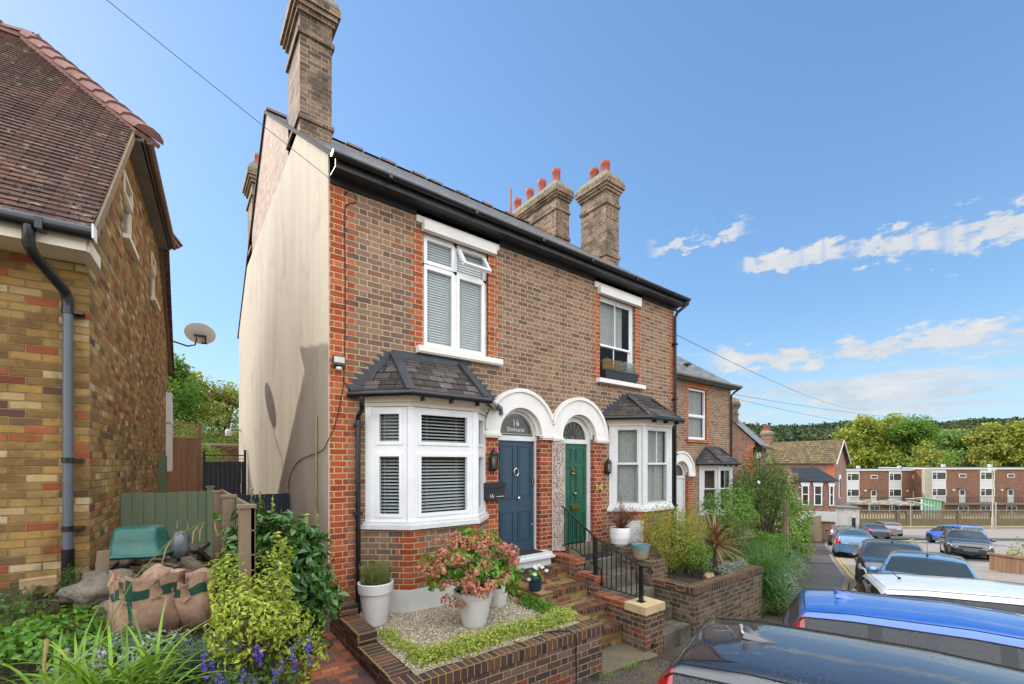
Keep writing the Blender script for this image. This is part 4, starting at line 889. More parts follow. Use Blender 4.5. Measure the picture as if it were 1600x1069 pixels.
mb = MB(); mb.tube([(-.14, -.085, .75), (-.14, -.085, .2)], .05, 12); mb.build('pipe_shoe', 'black_gutter', dp)
mb = MB(); f = Facet((0, 6.95), (0, 7.3)); f.ring(mb, 0, f.L, 1.4, 3.25, .05, 0, .10); f.box(mb, 0, f.L, 2.5, 2.56, 0, .1); mb.build('side_window_frame', 'upvc', nb)
# satellite dish
t = thing('satellite_dish', 'grey satellite dish on a bent arm at the rear corner of the cottage', 'satellite dish', (-1.82, 7.1, 4.4))
n = Vector((.10, .66, .74)).normalized(); c0 = Vector((-1.2, 7.2, 4.82)); sx = n.cross(Vector((0, 0, 1))).normalized(); sy = sx.cross(n)
mb = MB(); mb.grid([[c0+sx*r*math.cos(a*math.pi/16)*.33+sy*r*math.sin(a*math.pi/16)*.31+n*.07*r*r for a in range(32)] for r in (0.001, .25, .5, .75, .95, 1)], True, True); mb.grid([[c0+sx*r*math.cos(a*math.pi/16)*.33+sy*r*math.sin(a*math.pi/16)*.31+n*(.07*r*r+.012) for a in range(32)] for r in (0.001, .5, 1)], True, True, True); mb.build('dish', 'upvc', t)
mb = MB(); mb.tube([(-1.84, 7.1, 4.2), (-1.80, 7.1, 4.52), (-1.72, 7.11, 4.56), (-1.45, 7.15, 4.50), (-1.30, 7.17, 4.56), (-1.27, 7.18, 4.74)], .02, 8); mb.box(-1.86, -1.82, 7.05, 7.15, 4.15, 4.5); mb.build('arm', 'black_iron', t)
mb = MB(); p = c0-n*.03; mb.bar(p-sx*.12, p+sx*.14, .04, .05); mb.bar(p+sx*.12, p+sx*.10-sy*.2, .03); mb.bar(p+sx*.02-sy*.2, p+sx*.14-sy*.2, .04); mb.build('bracket', 'black_iron', t)

# ---------------------------------------------------------------- left garden bed
def soilz(x, y):
    t = min(1, max(0, (-y-.2)/2.6)); z = .44-.52*t
    if y > -.2: z = .40-.1*max(0, x+2.4)
    if x > -1.6: z -= (x+1.6)*.25
    return z+.03*math.sin(x*5+y*3)+.025*math.sin(y*7-x*4)
mb = MB(); xs = np.linspace(-8, -1.0, 50); ys = np.linspace(-6.2, 1.9, 50); mb.grid([[(x, y, soilz(x, y)-(.25 if y < -4.6 else 0)) for x in xs] for y in ys]); struct(mb, 'garden_bed', 'garden_soil')
mb = MB(); mb.box(-1.12, -1.0, -4.6, 1.4, -.9, -.06); solo(mb, 'bed_edging', 'dark_brick', 'low dark brick edging holding back the left garden bed beside the brick path', 'edging')
mb = MB(); mb.poly([(-1.0, -4.8, -.80), (.02, -4.8, -.80), (.02, 2.3, -.70), (-1.0, 2.3, -.70)]); struct(mb, 'brick_path', 'path_brick')
mb = MB(); mb.poly([(-2.6, 2.3, .0), (0, 2.3, .0), (0, 12, .1), (-2.6, 12, .1)]); mb.poly([(-1.0, 2.3, -.9), (0, 2.3, -.9), (0, 2.3, 0), (-1, 2.3, 0)]); struct(mb, 'side_passage', 'stone_slab')
# fences and gates
def boards(p0, p1, z0, z1, n, m, name, label, cat, th=.02, posts=(), rails=True, group=None, gap=.006):
    t = thing(name, label, cat, (*((Vector(p0)+Vector(p1))/2)[:2], z0)); f = Facet(p0, p1); L = f.L
    mb = MB()
    for i in range(n): f.box(mb, L*i/n+gap/2, L*(i+1)/n-gap/2, z0+rnd.uniform(-.01, .01), z1+rnd.uniform(-.006, .006), -th/2, th/2+rnd.uniform(0, .004))
    mb.build('boards', m, t)
    if rails:
        mb = MB()
        for z in (z0+.15, z1-.15): f.box(mb, 0, L, z, z+.07, -th/2-.04, -th/2)
        mb.build('rails', m, t)
    for u, w, top in posts:
        mb = MB(); f.box(mb, u-w/2, u+w/2, z0-.1, top, -w/2, w/2); f.box(mb, u-w/2-.015, u+w/2+.015, top, top+.02, -w/2-.015, w/2+.015); mb.build('post', m, t)
    return t, f
boards(Vector((-2.28, 1.3, 0)), Vector((-1.33, 1.3, 0)), .30, 1.19, 8, 'green_timber', 'garden_gate', 'low sage green boarded gate beside the cottage wall', 'gate', posts=((.975, .08, 1.24),))
t = thing('timber_fence', 'weathered grey timber fence with thick posts in front of the green gate', 'fence', (-1.33, -1.2, .2))
for x, y, w, top in ((-1.30, -1.35, .10, 1.26), (-1.27, -2.40, .10, 1.24), (-1.28, .3, .10, 1.22)):
    mb = MB(); mb.box(x-w/2, x+w/2, y-w/2, y+w/2, -.2, top); mb.box(x-w/2-.012, x+w/2+.012, y-w/2-.012, y+w/2+.012, top, top+.025); mb.build('post', 'old_timber', t)
for k in range(6): mb = MB(); z = .12+k*.19; mb.box(-1.245, -1.215, -2.45, .4, z, z+.18); mb.build('plank', 'old_timber', t)
boards(Vector((-1.14, 2.4, 0)), Vector((-.05, 2.4, 0)), -.7, 1.05, 8, 'navy_timber', 'fence_panel', 'low navy blue fence panel between the rendered wall and the timber fence', 'fence')
boards(Vector((-2.02, 5.2, 0)), Vector((-1.83, 5.2, 0)), 0, 1.75, 2, 'green_timber', 'fence_panel', 'narrow pale green fence strip against the cottage side wall', 'fence', rails=False)
t, f = boards(Vector((-1.86, 8.5, 0)), Vector((-1.15, 8.5, 0)), 0, 2.28, 6, 'fence_brown', 'fence_panel', 'tall brown boarded fence with a lattice top at the end of the passage', 'fence', posts=((.71, .07, 2.68),))
mb = MB(); f.ring(mb, 0, .69, 2.28, 2.66, .035, -.02, .02)
for k in range(14):
    for s in (-1, 1):
        u = -.3+k*.09; a, b = (u, u+.31) if s > 0 else (u+.31, u); u0, u1 = max(0.03, min(a, b)), min(.66, max(a, b))
        if u1 <= u0: continue
        zz = lambda q: 2.31+(q-a)/(b-a)*.32
        mb.bar(f.p(u0, zz(u0), .005*s), f.p(u1, zz(u1), .005*s), .014, .008)
mb.build('lattice', 'trellis_wood', t)
t, f = boards(Vector((-1.08, 8.45, 0)), Vector((-.06, 8.45, 0)), 0, 1.64, 9, 'navy_timber', 'passage_gate', 'dark navy metal gate with railed top at the end of the side passage', 'gate', posts=((.02, .06, 1.9), (1.0, .06, 1.95)))
mb = MB(); f.box(mb, .03, .98, 1.80, 1.83, -.01, .01)
for k in range(12): mb.tube([f.p(.08+k*.08+.03*math.cos(a*.785), 1.72+.03*math.sin(a*.785), 0) for a in range(9)], .006, 5)
mb.build('top_rail', 'navy_timber', t); mb = MB(); f.box(mb, .88, .90, .75, 1.0, .02, .06); mb.build('handle', 'chrome', t)
mb = MB(); mb.box(-2.2, 2, 13.2, 13.45, -.2, 2.25); solo(mb, 'brick_wall', 'far_red_brick', 'low red brick garden wall far behind the navy gate', 'wall').parent; mb = MB(); mb.box(-2.25, 2.05, 13.15, 13.5, 2.25, 2.32); mb.build('coping', 'concrete', bpy.data.objects['brick_wall'])
t = thing('green_trough', 'upturned dark green plastic trough on rubble beside the cottage corner', 'trough', (-2.06, -.55, .62))
ax = Vector((1, -.45, 0)).normalized(); ay = Vector((.45, 1, 0)).normalized(); c = Vector((-1.99, -.62, .68)); rows = []
for z, wx, wy in ((-.0, .33, .24), (.02, .335, .245), (.035, .30, .21), (.18, .275, .19), (.30, .255, .17), (.34, .235, .15), (.35, .1, .06), (.35, .001, .001)):
    rows.append([c+Vector((0, 0, z*.8))+ax*.74*wx*max(-1, min(1, 1.25*math.cos(a*math.pi/16)))+ay*.74*wy*max(-1, min(1, 1.25*math.sin(a*math.pi/16))) for a in range(32)])
mb = MB(); mb.grid(rows, True, True); mb.build('tub', 'green_tub', t); mb = MB(); mb.grid([[c+Vector((0, 0, z*.8))+ax*.74*wx*max(-1, min(1, 1.25*math.cos(a*math.pi/16)))+ay*.74*wy*max(-1, min(1, 1.25*math.sin(a*math.pi/16))) for a in range(32)] for z, wx, wy in ((.0, .33, .24), (-.02, .36, .27), (.015, .365, .275), (.03, .33, .24))], True, True); mb.build('rim', 'green_tub', t)
def rock(c, r, label, m='rock', grp='rocks in the left garden bed', sq=.6, seed=1, name='rock', cat='rock'):
    g = random.Random(seed); mb = MB(); rows = []; ph = [g.uniform(0, 6) for _ in range(6)]
    for i in range(11):
        th = math.pi*i/10; row = []
        for j in range(16):
            a = 2*math.pi*j/16; k = 1+.16*math.sin(3*a+ph[0]+th*2)+.12*math.sin(5*a+ph[1]-th*3)+.1*math.sin(7*th+ph[2])
            row.append((c[0]+r*k*math.sin(th)*math.cos(a), c[1]+r*k*math.sin(th)*math.sin(a)*.8, c[2]-r*k*sq*math.cos(th)))
        rows.append(row)
    mb.grid(rows, True, True); solo(mb, name, m, label, cat, grp)
rock((-2.18, -1.25, .50), .24, 'large rough grey rock stacked left of the plastic sacks', seed=3); rock((-2.42, -1.0, .42), .13, 'small rounded rock against the cottage corner', seed=5)
rock((-2.08, -1.5, .36), .17, 'broad rock at the foot of the rubble beside the sacks', seed=9); rock((-2.62, -.95, .5), .11, 'pale stone on edge under the downpipe', seed=12, m='brick_piece')
mb = MB()
for k in range(26):
    x, y = rnd.uniform(-2.25, -1.45), rnd.uniform(-1.1, .2); a = rnd.uniform(0, 3); d = Vector((math.cos(a), math.sin(a), rnd.uniform(-.4, .4)))*.13; mb.bar(Vector((x, y, .42+rnd.uniform(0, .16)))-d, Vector((x, y, .45+rnd.uniform(0, .16)))+d, .09, .05)
mb.build('rubble_heap', 'rubble', None, kind='stuff')
mb = MB(); mb.obox((-2.24, -.95, .62), (.045, .0, 0), (.0, .02, .0), (.01, .0, .17)); solo(mb, 'timber_offcut', 'old_timber', 'short grey timber offcut standing beside the green trough', 'offcut')
for i, (x, y, z, a) in enumerate(((-2.75, -1.35, .34, .1), (-2.4, -1.5, .30, -.15), (-2.1, -1.75, .24, .3), (-3.0, -1.5, .33, 0), (-2.62, -1.1, .60, .2))):
    mb = MB(); ca, sa = math.cos(a), math.sin(a); mb.obox((x, y, z), (.105*ca, .105*sa, 0), (-.05*sa, .05*ca, 0), (0, 0, .033)); solo(mb, 'loose_brick', 'brick_piece', ['loose yellow brick under the cottage downpipe', 'loose yellow brick in front of the rocks', 'loose yellow brick between the rock and the sacks', 'loose yellow brick at the far left of the bed', 'loose yellow brick laid on the stones by the wall'][i], 'brick', 'loose bricks edging the bed')
# rubble sacks
def sack(c, w, h, ang, label, seed):
    g = random.Random(seed); t = thing('rubble_sack', label, 'sack', c, 0, 'sacks beside the green trough'); ax, ay = Vector((math.cos(ang), math.sin(ang), 0)), Vector((-math.sin(ang), math.cos(ang), 0)); rows = []; ph = [g.uniform(0, 6) for _ in range(5)]; N = 44
    for z, k in ((0, .80), (.02, .97), (.12, 1.07), (.25, 1.08), (.4, 1.0), (.55, .95), (.7, .95), (.85, .98), (1.0, 1.02)):
        row = []
        for j in range(N):
            a = 2*math.pi*j/N; cx = max(-1, min(1, 1.22*math.cos(a))); cy = max(-1, min(1, 1.22*math.sin(a)))
            wr = 1+(.05+.05*z)*math.sin(7*a+ph[0]+z*4)+.045*math.sin(13*a-ph[1]+z*9)+.02*math.sin(23*a+z*20)
            dz = (.16*abs(cx*cy)+.05*math.sin(5*a+ph[2])-.06)*(z**3)
            row.append(Vector(c)+ax*cx*w*.5*k*wr+ay*cy*w*.40*k*wr+Vector((0, 0, (z+dz)*h)))
        rows.append(row)
    mb = MB(); mb.grid(rows, True, True); mb.poly(rows[0][::-1]); inner = [[p.lerp(Vector(c)+Vector((0, 0, p.z-c[2])), .04)-Vector((0, 0, d)) for p in rows[-1]] for d in (0, .3*h)]; mb.grid([rows[-1]]+inner, True, True); mb.build('bag', 'sack_plastic', t)
    st = MB(); N4 = N//4
    for k in range(2):
        q = N//8+1+k*N//2; st.grid([[rows[i][(q+d) % N]*1.0+(rows[i][(q+d) % N]-Vector((c[0], c[1], rows[i][0].z))).normalized()*.003 for d in (0, 1)] for i in range(2, 9)], False, True)
    st.grid([[rows[i][j % N]+(rows[i][j % N]-Vector((c[0], c[1], rows[i][0].z))).normalized()*.004 for j in range(N+1)] for i in (6, 7)], False, True); st.build('green_stripe', 'sack_stripe', t)
    so = MB(); so.poly([Vector((c[0], c[1], c[2]+h*.66)).lerp(Vector((p.x, p.y, c[2]+h*.66)), .97) for p in rows[-2]]); so.build('contents', 'rubble', t)
m_, t_, p_, o_ = newmat('sack_plastic'); tcx = t_.new('ShaderNodeTexCoord').outputs['Object']; zf = t_.mr(t_.m('ADD', t_.sep(tcx)[2], t_.m('MULTIPLY', t_.noise(tcx, 9, 3), .12)), .14, .34)
t_.put(p_.inputs['Base Color'], t_.mix(zf, lin('5e3c2b'), t_.mix(t_.mr(t_.noise(tcx, 12, 5), .35, .65), lin('cfa98c'), lin('b08a70')))); p_.inputs['Roughness'].default_value = .3; p_.inputs['Transmission Weight'].default_value = .12; t_.put(p_.inputs['Normal'], t_.bump(t_.noise(t_.vm('MULTIPLY', tcx, (2, 2, 1)), 7, 8, .75), 1, .03))
mat('sack_stripe', '2f5244', .4, col2='24443a')
sack((-1.90, -1.85, .20), .40, .50, .35, 'brown plastic rubble sack, the left one of the two, sagging open', 4); sack((-1.62, -1.80, .17), .36, .48, -.2, 'brown plastic rubble sack with green stripes, the right one of the two', 8)
mb = MB(); mb.ball((-1.40, -1.55, .32), .12, .12, .16); solo(mb, 'plastic_bag', 'purple_plastic', 'crumpled purple plastic bag right of the rubble sacks', 'bag')
mb = MB(); rows = [[(-1.68+.10*math.sin(t)*math.cos(a)*(1+.25*math.sin(3*a+t*3)), -.60+.10*math.sin(t)*math.sin(a), .72-.15*math.cos(t)*(1+.1*math.sin(5*a))) for a in np.linspace(0, 6.28, 18)[:-1]] for t in np.linspace(0, 3.14, 9)]; mb.grid(rows, True, True); solo(mb, 'plastic_bag', 'clear_plastic', 'grey clear plastic bundle behind the sacks, against the trough', 'bag')

# ---- plants of the left bed
def plantpart(mb, name, m, par): return mb.build(name, m, par)
t = thing('camellia_bush', 'tall glossy dark green camellia bush in a terracotta pot on the brick path', 'bush', (-.86, -1.80, -.74))
mb = MB(); mb.lathe((-.86, -1.80, -.74), [(0, 0), (.15, 0), (.16, .02), (.22, .42), (.25, .43), (.262, .50), (.245, .52), (.225, .50), (.22, .44)], 36); mb.build('pot', 'terracotta', t)
mb = MB(); mb.lathe((-.86, -1.80, -.74), [(.226, .45), (0, .46)], 20); mb.build('soil', 'soil', t)
cc = (-.96, -1.78, .42); TP = [Vector(p) for p in shell(60, cc, .42, .42, .82, .1, -.6, seed=2)]
mb = MB(); twigs(mb, (-.87, -1.8, -.30), TP, .011, .1); mb.build('stems', 'bark', t)
mb = MB(); P = np.concatenate([shell(2000, cc, .42, .40, .80, .45, -.9, seed=1), shell(800, (-.76, -1.95, .30), .34, .30, .50, .5, seed=2), shell(650, (-1.15, -1.75, .70), .30, .28, .50, .5, seed=3), shell(300, (-.72, -1.95, .75), .17, .17, .26, .7, seed=5)]); leafcloud(mb, P, .10, .55, .35, .1, cc, .3); mb.build('foliage', 'leaf_camellia', t)
mb = MB()
for x, y, z in ((-1.18, -1.8, 1.32), (-1.02, -1.86, 1.26), (-.76, -2.0, 1.1), (-.66, -1.98, 1.08), (-1.1, -1.7, 1.28)): mb.tube([(x, y, z-.3), (x+.02, y, z)], .005, 5); leafcloud(mb, np.array([[x+.02, y, z+rnd.uniform(-.12, .04)] for _ in range(8)]), .05, .4)
mb.build('bud', 'leaf_euonymus', t)
def bush(name, label, cat, c, rx, ry, rz, n, size, m, base, w=.45, depth=.5, grp=None, nst=26, extra=(), stemm='bark', seed=1, fold=.12, up=.5, flow=None, st=.008):
    t = thing(name, label, cat, base, 0, grp); TP = [Vector(p) for p in shell(nst, c, rx*.8, ry*.8, rz*.8, .3, -.5, seed=seed)]
    mb = MB(); twigs(mb, base, TP, st, .1); mb.build('stems', stemm, t)
    P = shell(n, c, rx, ry, rz, depth, -.85, seed=seed)
    if extra: P = np.concatenate([P]+[shell(k, cc_, a, b, d, .5, seed=seed+i) for i, (k, cc_, a, b, d) in enumerate(extra)])
    mb = MB(); leafcloud(mb, P, size, w, up, fold, c, .35); mb.build('foliage', m, t)
    if flow:
        nf, fs, fm = flow; mb = MB(); leafcloud(mb, shell(nf, c, rx*1.05, ry*1.05, rz*1.05, .15, -.1, seed=seed+9), fs, .8, .5, .05, c, .6); mb.build('flowers', fm, t)
    return t
t = bush('euonymus_bush', 'yellow and green variegated euonymus bush in front of the timber fence', 'bush', (-1.25, -2.72, .48), .31, .31, .33, 3000, .040, 'leaf_euonymus', (-1.22, -2.75, -.1), depth=.6, nst=70, seed=4, extra=[(350, (-1.05+.35*0, -2.55, .80), .10, .1, .24), (300, (-1.42, -2.65, .78), .12, .12, .18), (500, (-1.0, -2.85, .22), .22, .22, .26)])
t = thing('daylily_clump', 'clump of arching bright green strap leaves in the bottom left corner', 'plant', (-2.1, -2.7, .1))
mb = MB(); blades(mb, [(-2.1+rnd.uniform(-.30, .30), -2.75+rnd.uniform(-.2, .2), .04) for _ in range(200)], .62, .023, .8, .8, 9); blades(mb, [(-2.55+rnd.uniform(-.25, .25), -2.9+rnd.uniform(-.2, .2), .0) for _ in range(130)], .52, .022, .9, .9, 9); mb.build('leaves', 'grass_blade', t)
mb = MB(); mb.tube([(-2.12, -2.6, .2), (-2.1, -2.4, .45), (-1.95, -2.15, .75), (-1.72, -1.95, 1.0), (-1.52, -1.85, 1.09), (-1.44, -1.84, 1.08)], [.005, .005, .004, .004, .003, .002], 5); mb.build('seed_stem', 'leaf_euonymus', t)
mb = MB()
for p, q in (((-1.72, -1.95, 1.0), (-1.80, -1.92, .78)), ((-1.56, -1.87, 1.07), (-1.60, -1.87, .92)), ((-1.52, -1.86, 1.08), (-1.55, -1.84, .93)), ((-1.44, -1.84, 1.08), (-1.42, -1.84, .96))): mb = MB(); mb.tube([p, ((p[0]+q[0])/2-.01, p[1], (p[2]+q[2])/2+.02), q], [.003, .008, .004], 5); mb.build('seed_head', 'straw', t)
mb = MB(); mb.tube([(-2.3, -2.75, .1), (-2.32, -2.74, .42), (-2.31, -2.72, .56)], [.008, .008, .012], 6); mb.build('spent_stem', 'straw', t)
t = bush('sage_plant', 'grey green sage with faded mauve flowers below the sacks', 'plant', (-1.98, -2.35, .22), .34, .26, .16, 900, .045, 'silver_leaf', (-1.98, -2.35, .0), w=.35, flow=(160, .03, 'petal_mauve'), seed=6)
t = thing('fescue_clump', 'clump of fine blue grey grass at the foot of the euonymus', 'plant', (-1.62, -2.35, .05)); mb = MB(); blades(mb, [(-1.62+rnd.uniform(-.1, .1), -2.4+rnd.uniform(-.08, .08), .05) for _ in range(420)], .30, .0035, 1.1, .45, 4); mb.build('leaves', 'grass_blue', t)
t = bush('salvia_plant', 'blue and violet salvia in flower before the terracotta pot', 'plant', (-1.26, -3.08, .06), .32, .24, .20, 700, .035, 'leaf_mid', (-1.26, -3.08, -.2), w=.4, seed=8)
mb = MB()
for k in range(26):
    x, y = -1.26+rnd.uniform(-.34, .34), -3.06+rnd.uniform(-.2, .2); z = .13+rnd.random()*.2; leafcloud(mb, np.array([[x+rnd.uniform(-.012, .012), y+rnd.uniform(-.012, .012), z+rnd.random()*.09] for _ in range(16)]), .022, .7, .3, .1, None, .8); mb.build('flower_spike', 'petal_violet', t); mb = MB()
t = bush('geranium_plant', 'straggling geranium with reddish stems under the euonymus', 'plant', (-1.52, -2.95, .08), .45, .3, .16, 1100, .04, 'leaf_mid', (-1.5, -2.95, -.1), w=.8, seed=9, stemm='dry_red', nst=50, flow=(22, .045, 'petal_violet'))
bush('weed_patch', 'low weeds with round leaves by the rocks', 'weeds', (-2.45, -1.75, .32), .40, .35, .14, 900, .05, 'leaf_bright', (-2.45, -1.75, .2), w=.7, seed=11)
bush('fern_plant', 'feathery green plant at the foot of the grey downpipe', 'plant', (-2.42, -.9, .52), .16, .14, .16, 700, .03, 'leaf_mid', (-2.42, -.85, .35), w=.2, seed=12)
bush('weed_patch', 'broad leaved weeds in front of the sacks', 'weeds', (-2.02, -2.1, .24), .22, .18, .10, 260, .07, 'leaf_bright', (-2.02, -2.1, .1), w=.7, seed=13)
bush('leafy_plant', 'tangled green plants along the cottage front wall', 'plant', (-3.1, -1.3, .42), .6, .35, .22, 1600, .045, 'leaf_mid', (-3.1, -1.3, .2), w=.6, seed=14)
bush('leafy_plant', 'dark leafy plants at the far left edge of the bed', 'plant', (-3.2, -2.2, .18), .7, .5, .2, 1900, .05, 'leaf_dark', (-3.2, -2.2, .0), w=.6, seed=15)
bush('lavender_plant', 'silver grey lavender tuft left of the strap leaves', 'plant', (-2.75, -2.65, .12), .25, .22, .14, 500, .045, 'silver_leaf', (-2.75, -2.65, .0), w=.2, seed=16)
bush('clover_patch', 'low green clover between the sacks and the camellia', 'weeds', (-1.35, -2.05, .05), .28, .4, .12, 800, .035, 'leaf_bright', (-1.35, -2.1, -.1), w=.8, seed=17)
mat('grey_stone', '6f675a', .9, col2='4c463c', nscale=4, bump=.8, bscale=30, dirt=('3a3a28', 2, .5, .6), dist=.02)
# ---------------------------------------------------------------- front garden of number 16
mb = MB(); n = 30; xs = np.linspace(.24, 2.64, n); ys = np.linspace(-2.25, .05, n); mb.grid([[(x, y, -.575+.006*math.sin(x*9+y*7)) for x in xs] for y in ys]); struct(mb, 'gravel_bed', 'gravel_base') if 0 else None
mat('gravel_base', 'b8a98f', .95, col2='8f8069', nscale=60, bump=1, bscale=120, dist=.02)
struct(mb, 'gravel_bed', 'gravel_base')
m_, t_, p_, o_ = newmat('pebbles'); g_ = t_.new('ShaderNodeNewGeometry').outputs['Random Per Island']; t_.put(p_.inputs['Base Color'], t_.ramp(g_, [(0, lin('ddd0b8')), (.3, lin('c6b496')), (.5, lin('e9e0ce')), (.7, lin('b39d7e')), (.85, lin('f0eadf')), (1, lin('9c8b74'))])); p_.inputs['Roughness'].default_value = .75
mb = MB()
P = np.stack([nr.uniform(.24, 2.64, 17000), nr.uniform(-2.22, .0, 17000), -.57+nr.uniform(0, .012, 17000)], 1); s = nr.uniform(.006, .0125, len(P)); A = nr.normal(size=(len(P), 3, 3)); A /= np.linalg.norm(A, axis=2)[:, :, None]
V = np.concatenate([P[:, None]+A*s[:, None, None], P[:, None]-A*s[:, None, None]*np.array([1, .8, .7])[None, :, None]], 1).reshape(-1, 3)
mb.v = list(map(tuple, V.tolist())); F = []
for i in range(len(P)):
    b = i*6; F += [(b, b+1, b+2), (b, b+2, b+4), (b, b+4, b+5), (b, b+5, b+1), (b+3, b+2, b+1), (b+3, b+4, b+2), (b+3, b+5, b+4), (b+3, b+1, b+5)]
mb.f = F; mb.sm = [False]*len(F); mb.build('gravel', 'pebbles', None, kind='stuff')
gw = thing('garden_wall', 'low dark brick wall round the gravel bed with brick on edge coping, stepping up to the house', 'wall', (1.3, -2.3, -1.2))
yl, yr = -2.40, -2.47                                       # outer face, left and right
mb = MB(); x0, x1 = 0.0, 2.86
mb.prism([(x0, yl+.02, -1.5), (x1, yr+.02, -1.5), (x1, yr+.23, -1.5), (x0, yl+.23, -1.5)], (0, 0, .80)); mb.box(x0, x0+.22, -2.2, 0, -1.1, -.66); mb.box(2.64, 2.86, -2.3, -.3, -1.4, -.66)
mb.box(x0+.004, x0+.216, -1.22, 0, -.66, -.57); mb.box(x0+.004, x0+.216, -.52, 0, -.57, -.42); mb.box(2.644, 2.856, -1.45, -.25, -.66, -.44)
wb = mb.build('brickwork', 'wall_brick', gw)
co = MB(); co.prism([(x0-.02, yl, -.70), (x1+.015, yr, -.70), (x1+.015, yr+.24, -.70), (x0-.02, yl+.24, -.70)], (0, 0, .12)); co.build('coping', 'dark_brick', gw)
co = MB(); co.box(x0-.02, x0+.22, -2.16, -1.225, -.66, -.56); co.box(x0-.02, x0+.22, -1.22, -.525, -.54, -.42); co.box(x0-.02, x0+.22, -.52, -.0, -.40, -.28); co.build('coping', 'dark_brick_side', gw)
co = MB(); co.box(2.64, 2.88, -2.23, -1.46, -.66, -.565); co.box(2.63, 2.88, -1.46, -.25, -.50, -.38); co.build('coping', 'step_brick', gw)
cable('cable', [(1.95, -2.2, -.56), (2.2, -2.3, -.565), (2.3, -2.38, -.57), (2.34, -2.475, -.62), (2.33, -2.475, -.8), (2.34, -2.475, -1.1), (2.33, -2.47, -1.35)], .008, 'black cable hanging over the low garden wall')
# box edging hedge: small variegated leaves
t = thing('low_hedge', 'low hedge of yellow variegated leaves edging the gravel along the front wall', 'hedge', (1.4, -2.1, -.6))
Q = []
for x in np.linspace(.36, 2.62, 34): Q.append(shell(230, (x, -2.06+.02*math.sin(x*5), -.54), .11, .16, .14+.02*math.sin(x*9), .45, -.3, seed=int(x*50)))
for y in np.linspace(-1.95, -1.05, 9): Q.append(shell(150, (.40+.04*math.sin(y*6), y, -.56), .13, .10, .10, .45, -.3, seed=int(-y*60)))
mb = MB(); leafcloud(mb, np.concatenate(Q), .031, .6, .8, .1, None, .5); mb.build('foliage', 'leaf_variegated', t)
t2 = thing('low_hedge', 'short darker stretch of low hedge beside the garden steps', 'hedge', (2.5, -1.6, -.6)); mb = MB(); leafcloud(mb, np.concatenate([shell(300, (2.52, y, -.53), .12, .12, .14, .45, -.3, seed=int(-y*77)) for y in np.linspace(-1.9, -1.2, 6)]), .028, .6, .8, .1, None, .5); mb.build('foliage', 'leaf_bright', t2)
# pots
def pot(t, c, prof, m, name='pot'): mb = MB(); mb.lathe(c, prof, 40); mb.build(name, m, t)
t = thing('potted_hydrangea', 'hydrangea with faded pink flower heads in a wide white pot on the gravel', 'potted plant', (1.47, -1.43, -.57)); c = (1.47, -1.43, -.57)
pot(t, c, [(0, 0), (.15, 0), (.16, .01), (.245, .40), (.265, .405), (.275, .47), (.262, .475), (.245, .45)], 'pot_white'); mb = MB(); mb.lathe(c, [(.25, .43), (0, .44)], 20); mb.build('soil', 'soil', t)
hc = (1.42, -1.45, .19); mb = MB(); leafcloud(mb, np.concatenate([shell(950, hc, .58, .52, .38, .5, -.5, seed=3), shell(170, (1.42, -1.35, .55), .2, .18, .16, .8, seed=4), shell(120, (1.85, -1.7, .05), .2, .18, .25, .8, seed=5)]), .095, .62, .5, .1, hc, .35); mb.build('foliage', 'leaf_hydrangea', t)
mb = MB(); TP = [Vector(p) for p in shell(88, hc, .60, .55, .38, .12, -.42, seed=6)]; twigs(mb, (1.47, -1.43, -.15), TP, .006, .1); mb.build('stems', 'stem', t)
hm = MB(); Q = shell(95, (0, 0, 0), .075, .075, .058, .12, -.55, .08, seed=1); leafcloud(hm, Q, .026, .9, .2, .05, (0, 0, 0), .25)
h0 = None
for i, p in enumerate(TP+[Vector((1.05, -1.75, .40)), Vector((1.95, -1.55, .18)), Vector((1.92, -1.62, -.02)), Vector((1.15, -1.62, -.18)), Vector((1.0, -1.6, -.1)), Vector((1.38, -1.6, .52)), Vector((1.6, -1.5, .48))]):
    if (p-Vector((CX, CY, EZ))).length > (Vector(hc)-Vector((CX, CY, EZ))).length+.28: continue
    if h0 is None:
        sv = ORG[t.name]; h0 = hm.build('flower_head', 'petal_pink', None); h0.parent = t; o_h = h0
    else: o_h = h0.copy(); C.objects.link(o_h); o_h.parent = t
    o_h.location = p-Vector(c)+(p-Vector(hc))*.05; s = rnd.uniform(.95, 1.4); o_h.scale = (s, s, s); o_h.rotation_euler = (rnd.uniform(-.4, .4), rnd.uniform(-.4, .4), rnd.uniform(0, 6))
t = thing('potted_rosemary', 'rosemary in a tall white pot beside the black downpipe', 'potted plant', (.44, -.58, -.57)); c = (.44, -.58, -.57)
pot(t, c, [(0, 0), (.14, 0), (.15, .01), (.205, .42), (.225, .43), (.235, .56), (.222, .565), (.205, .53)], 'pot_white'); mb = MB(); mb.lathe(c, [(.21, .52), (0, .53)], 20); mb.build('soil', 'soil', t)
mb = MB(); Q = []
for k in range(150):
    a, r = rnd.uniform(0, 6.28), rnd.random()**.5*.19; x, y = c[0]+r*math.cos(a), c[1]+r*math.sin(a); h = rnd.uniform(.18, .33)
    Q += [[x+.5*r*math.cos(a)*q*h+rnd.uniform(-.01, .01), y+.5*r*math.sin(a)*q*h+rnd.uniform(-.01, .01), -.06+q*h] for q in np.linspace(0, 1, 26)]
leafcloud(mb, np.array(Q), .034, .24, .5, .05, None, .7); mb.build('foliage', 'rosemary_leaf', t)
t = thing('potted_lavender', 'second wide white pot of lavender half hidden behind the hydrangea', 'potted plant', (2.18, -.95, -.57)); c = (2.18, -.95, -.57)
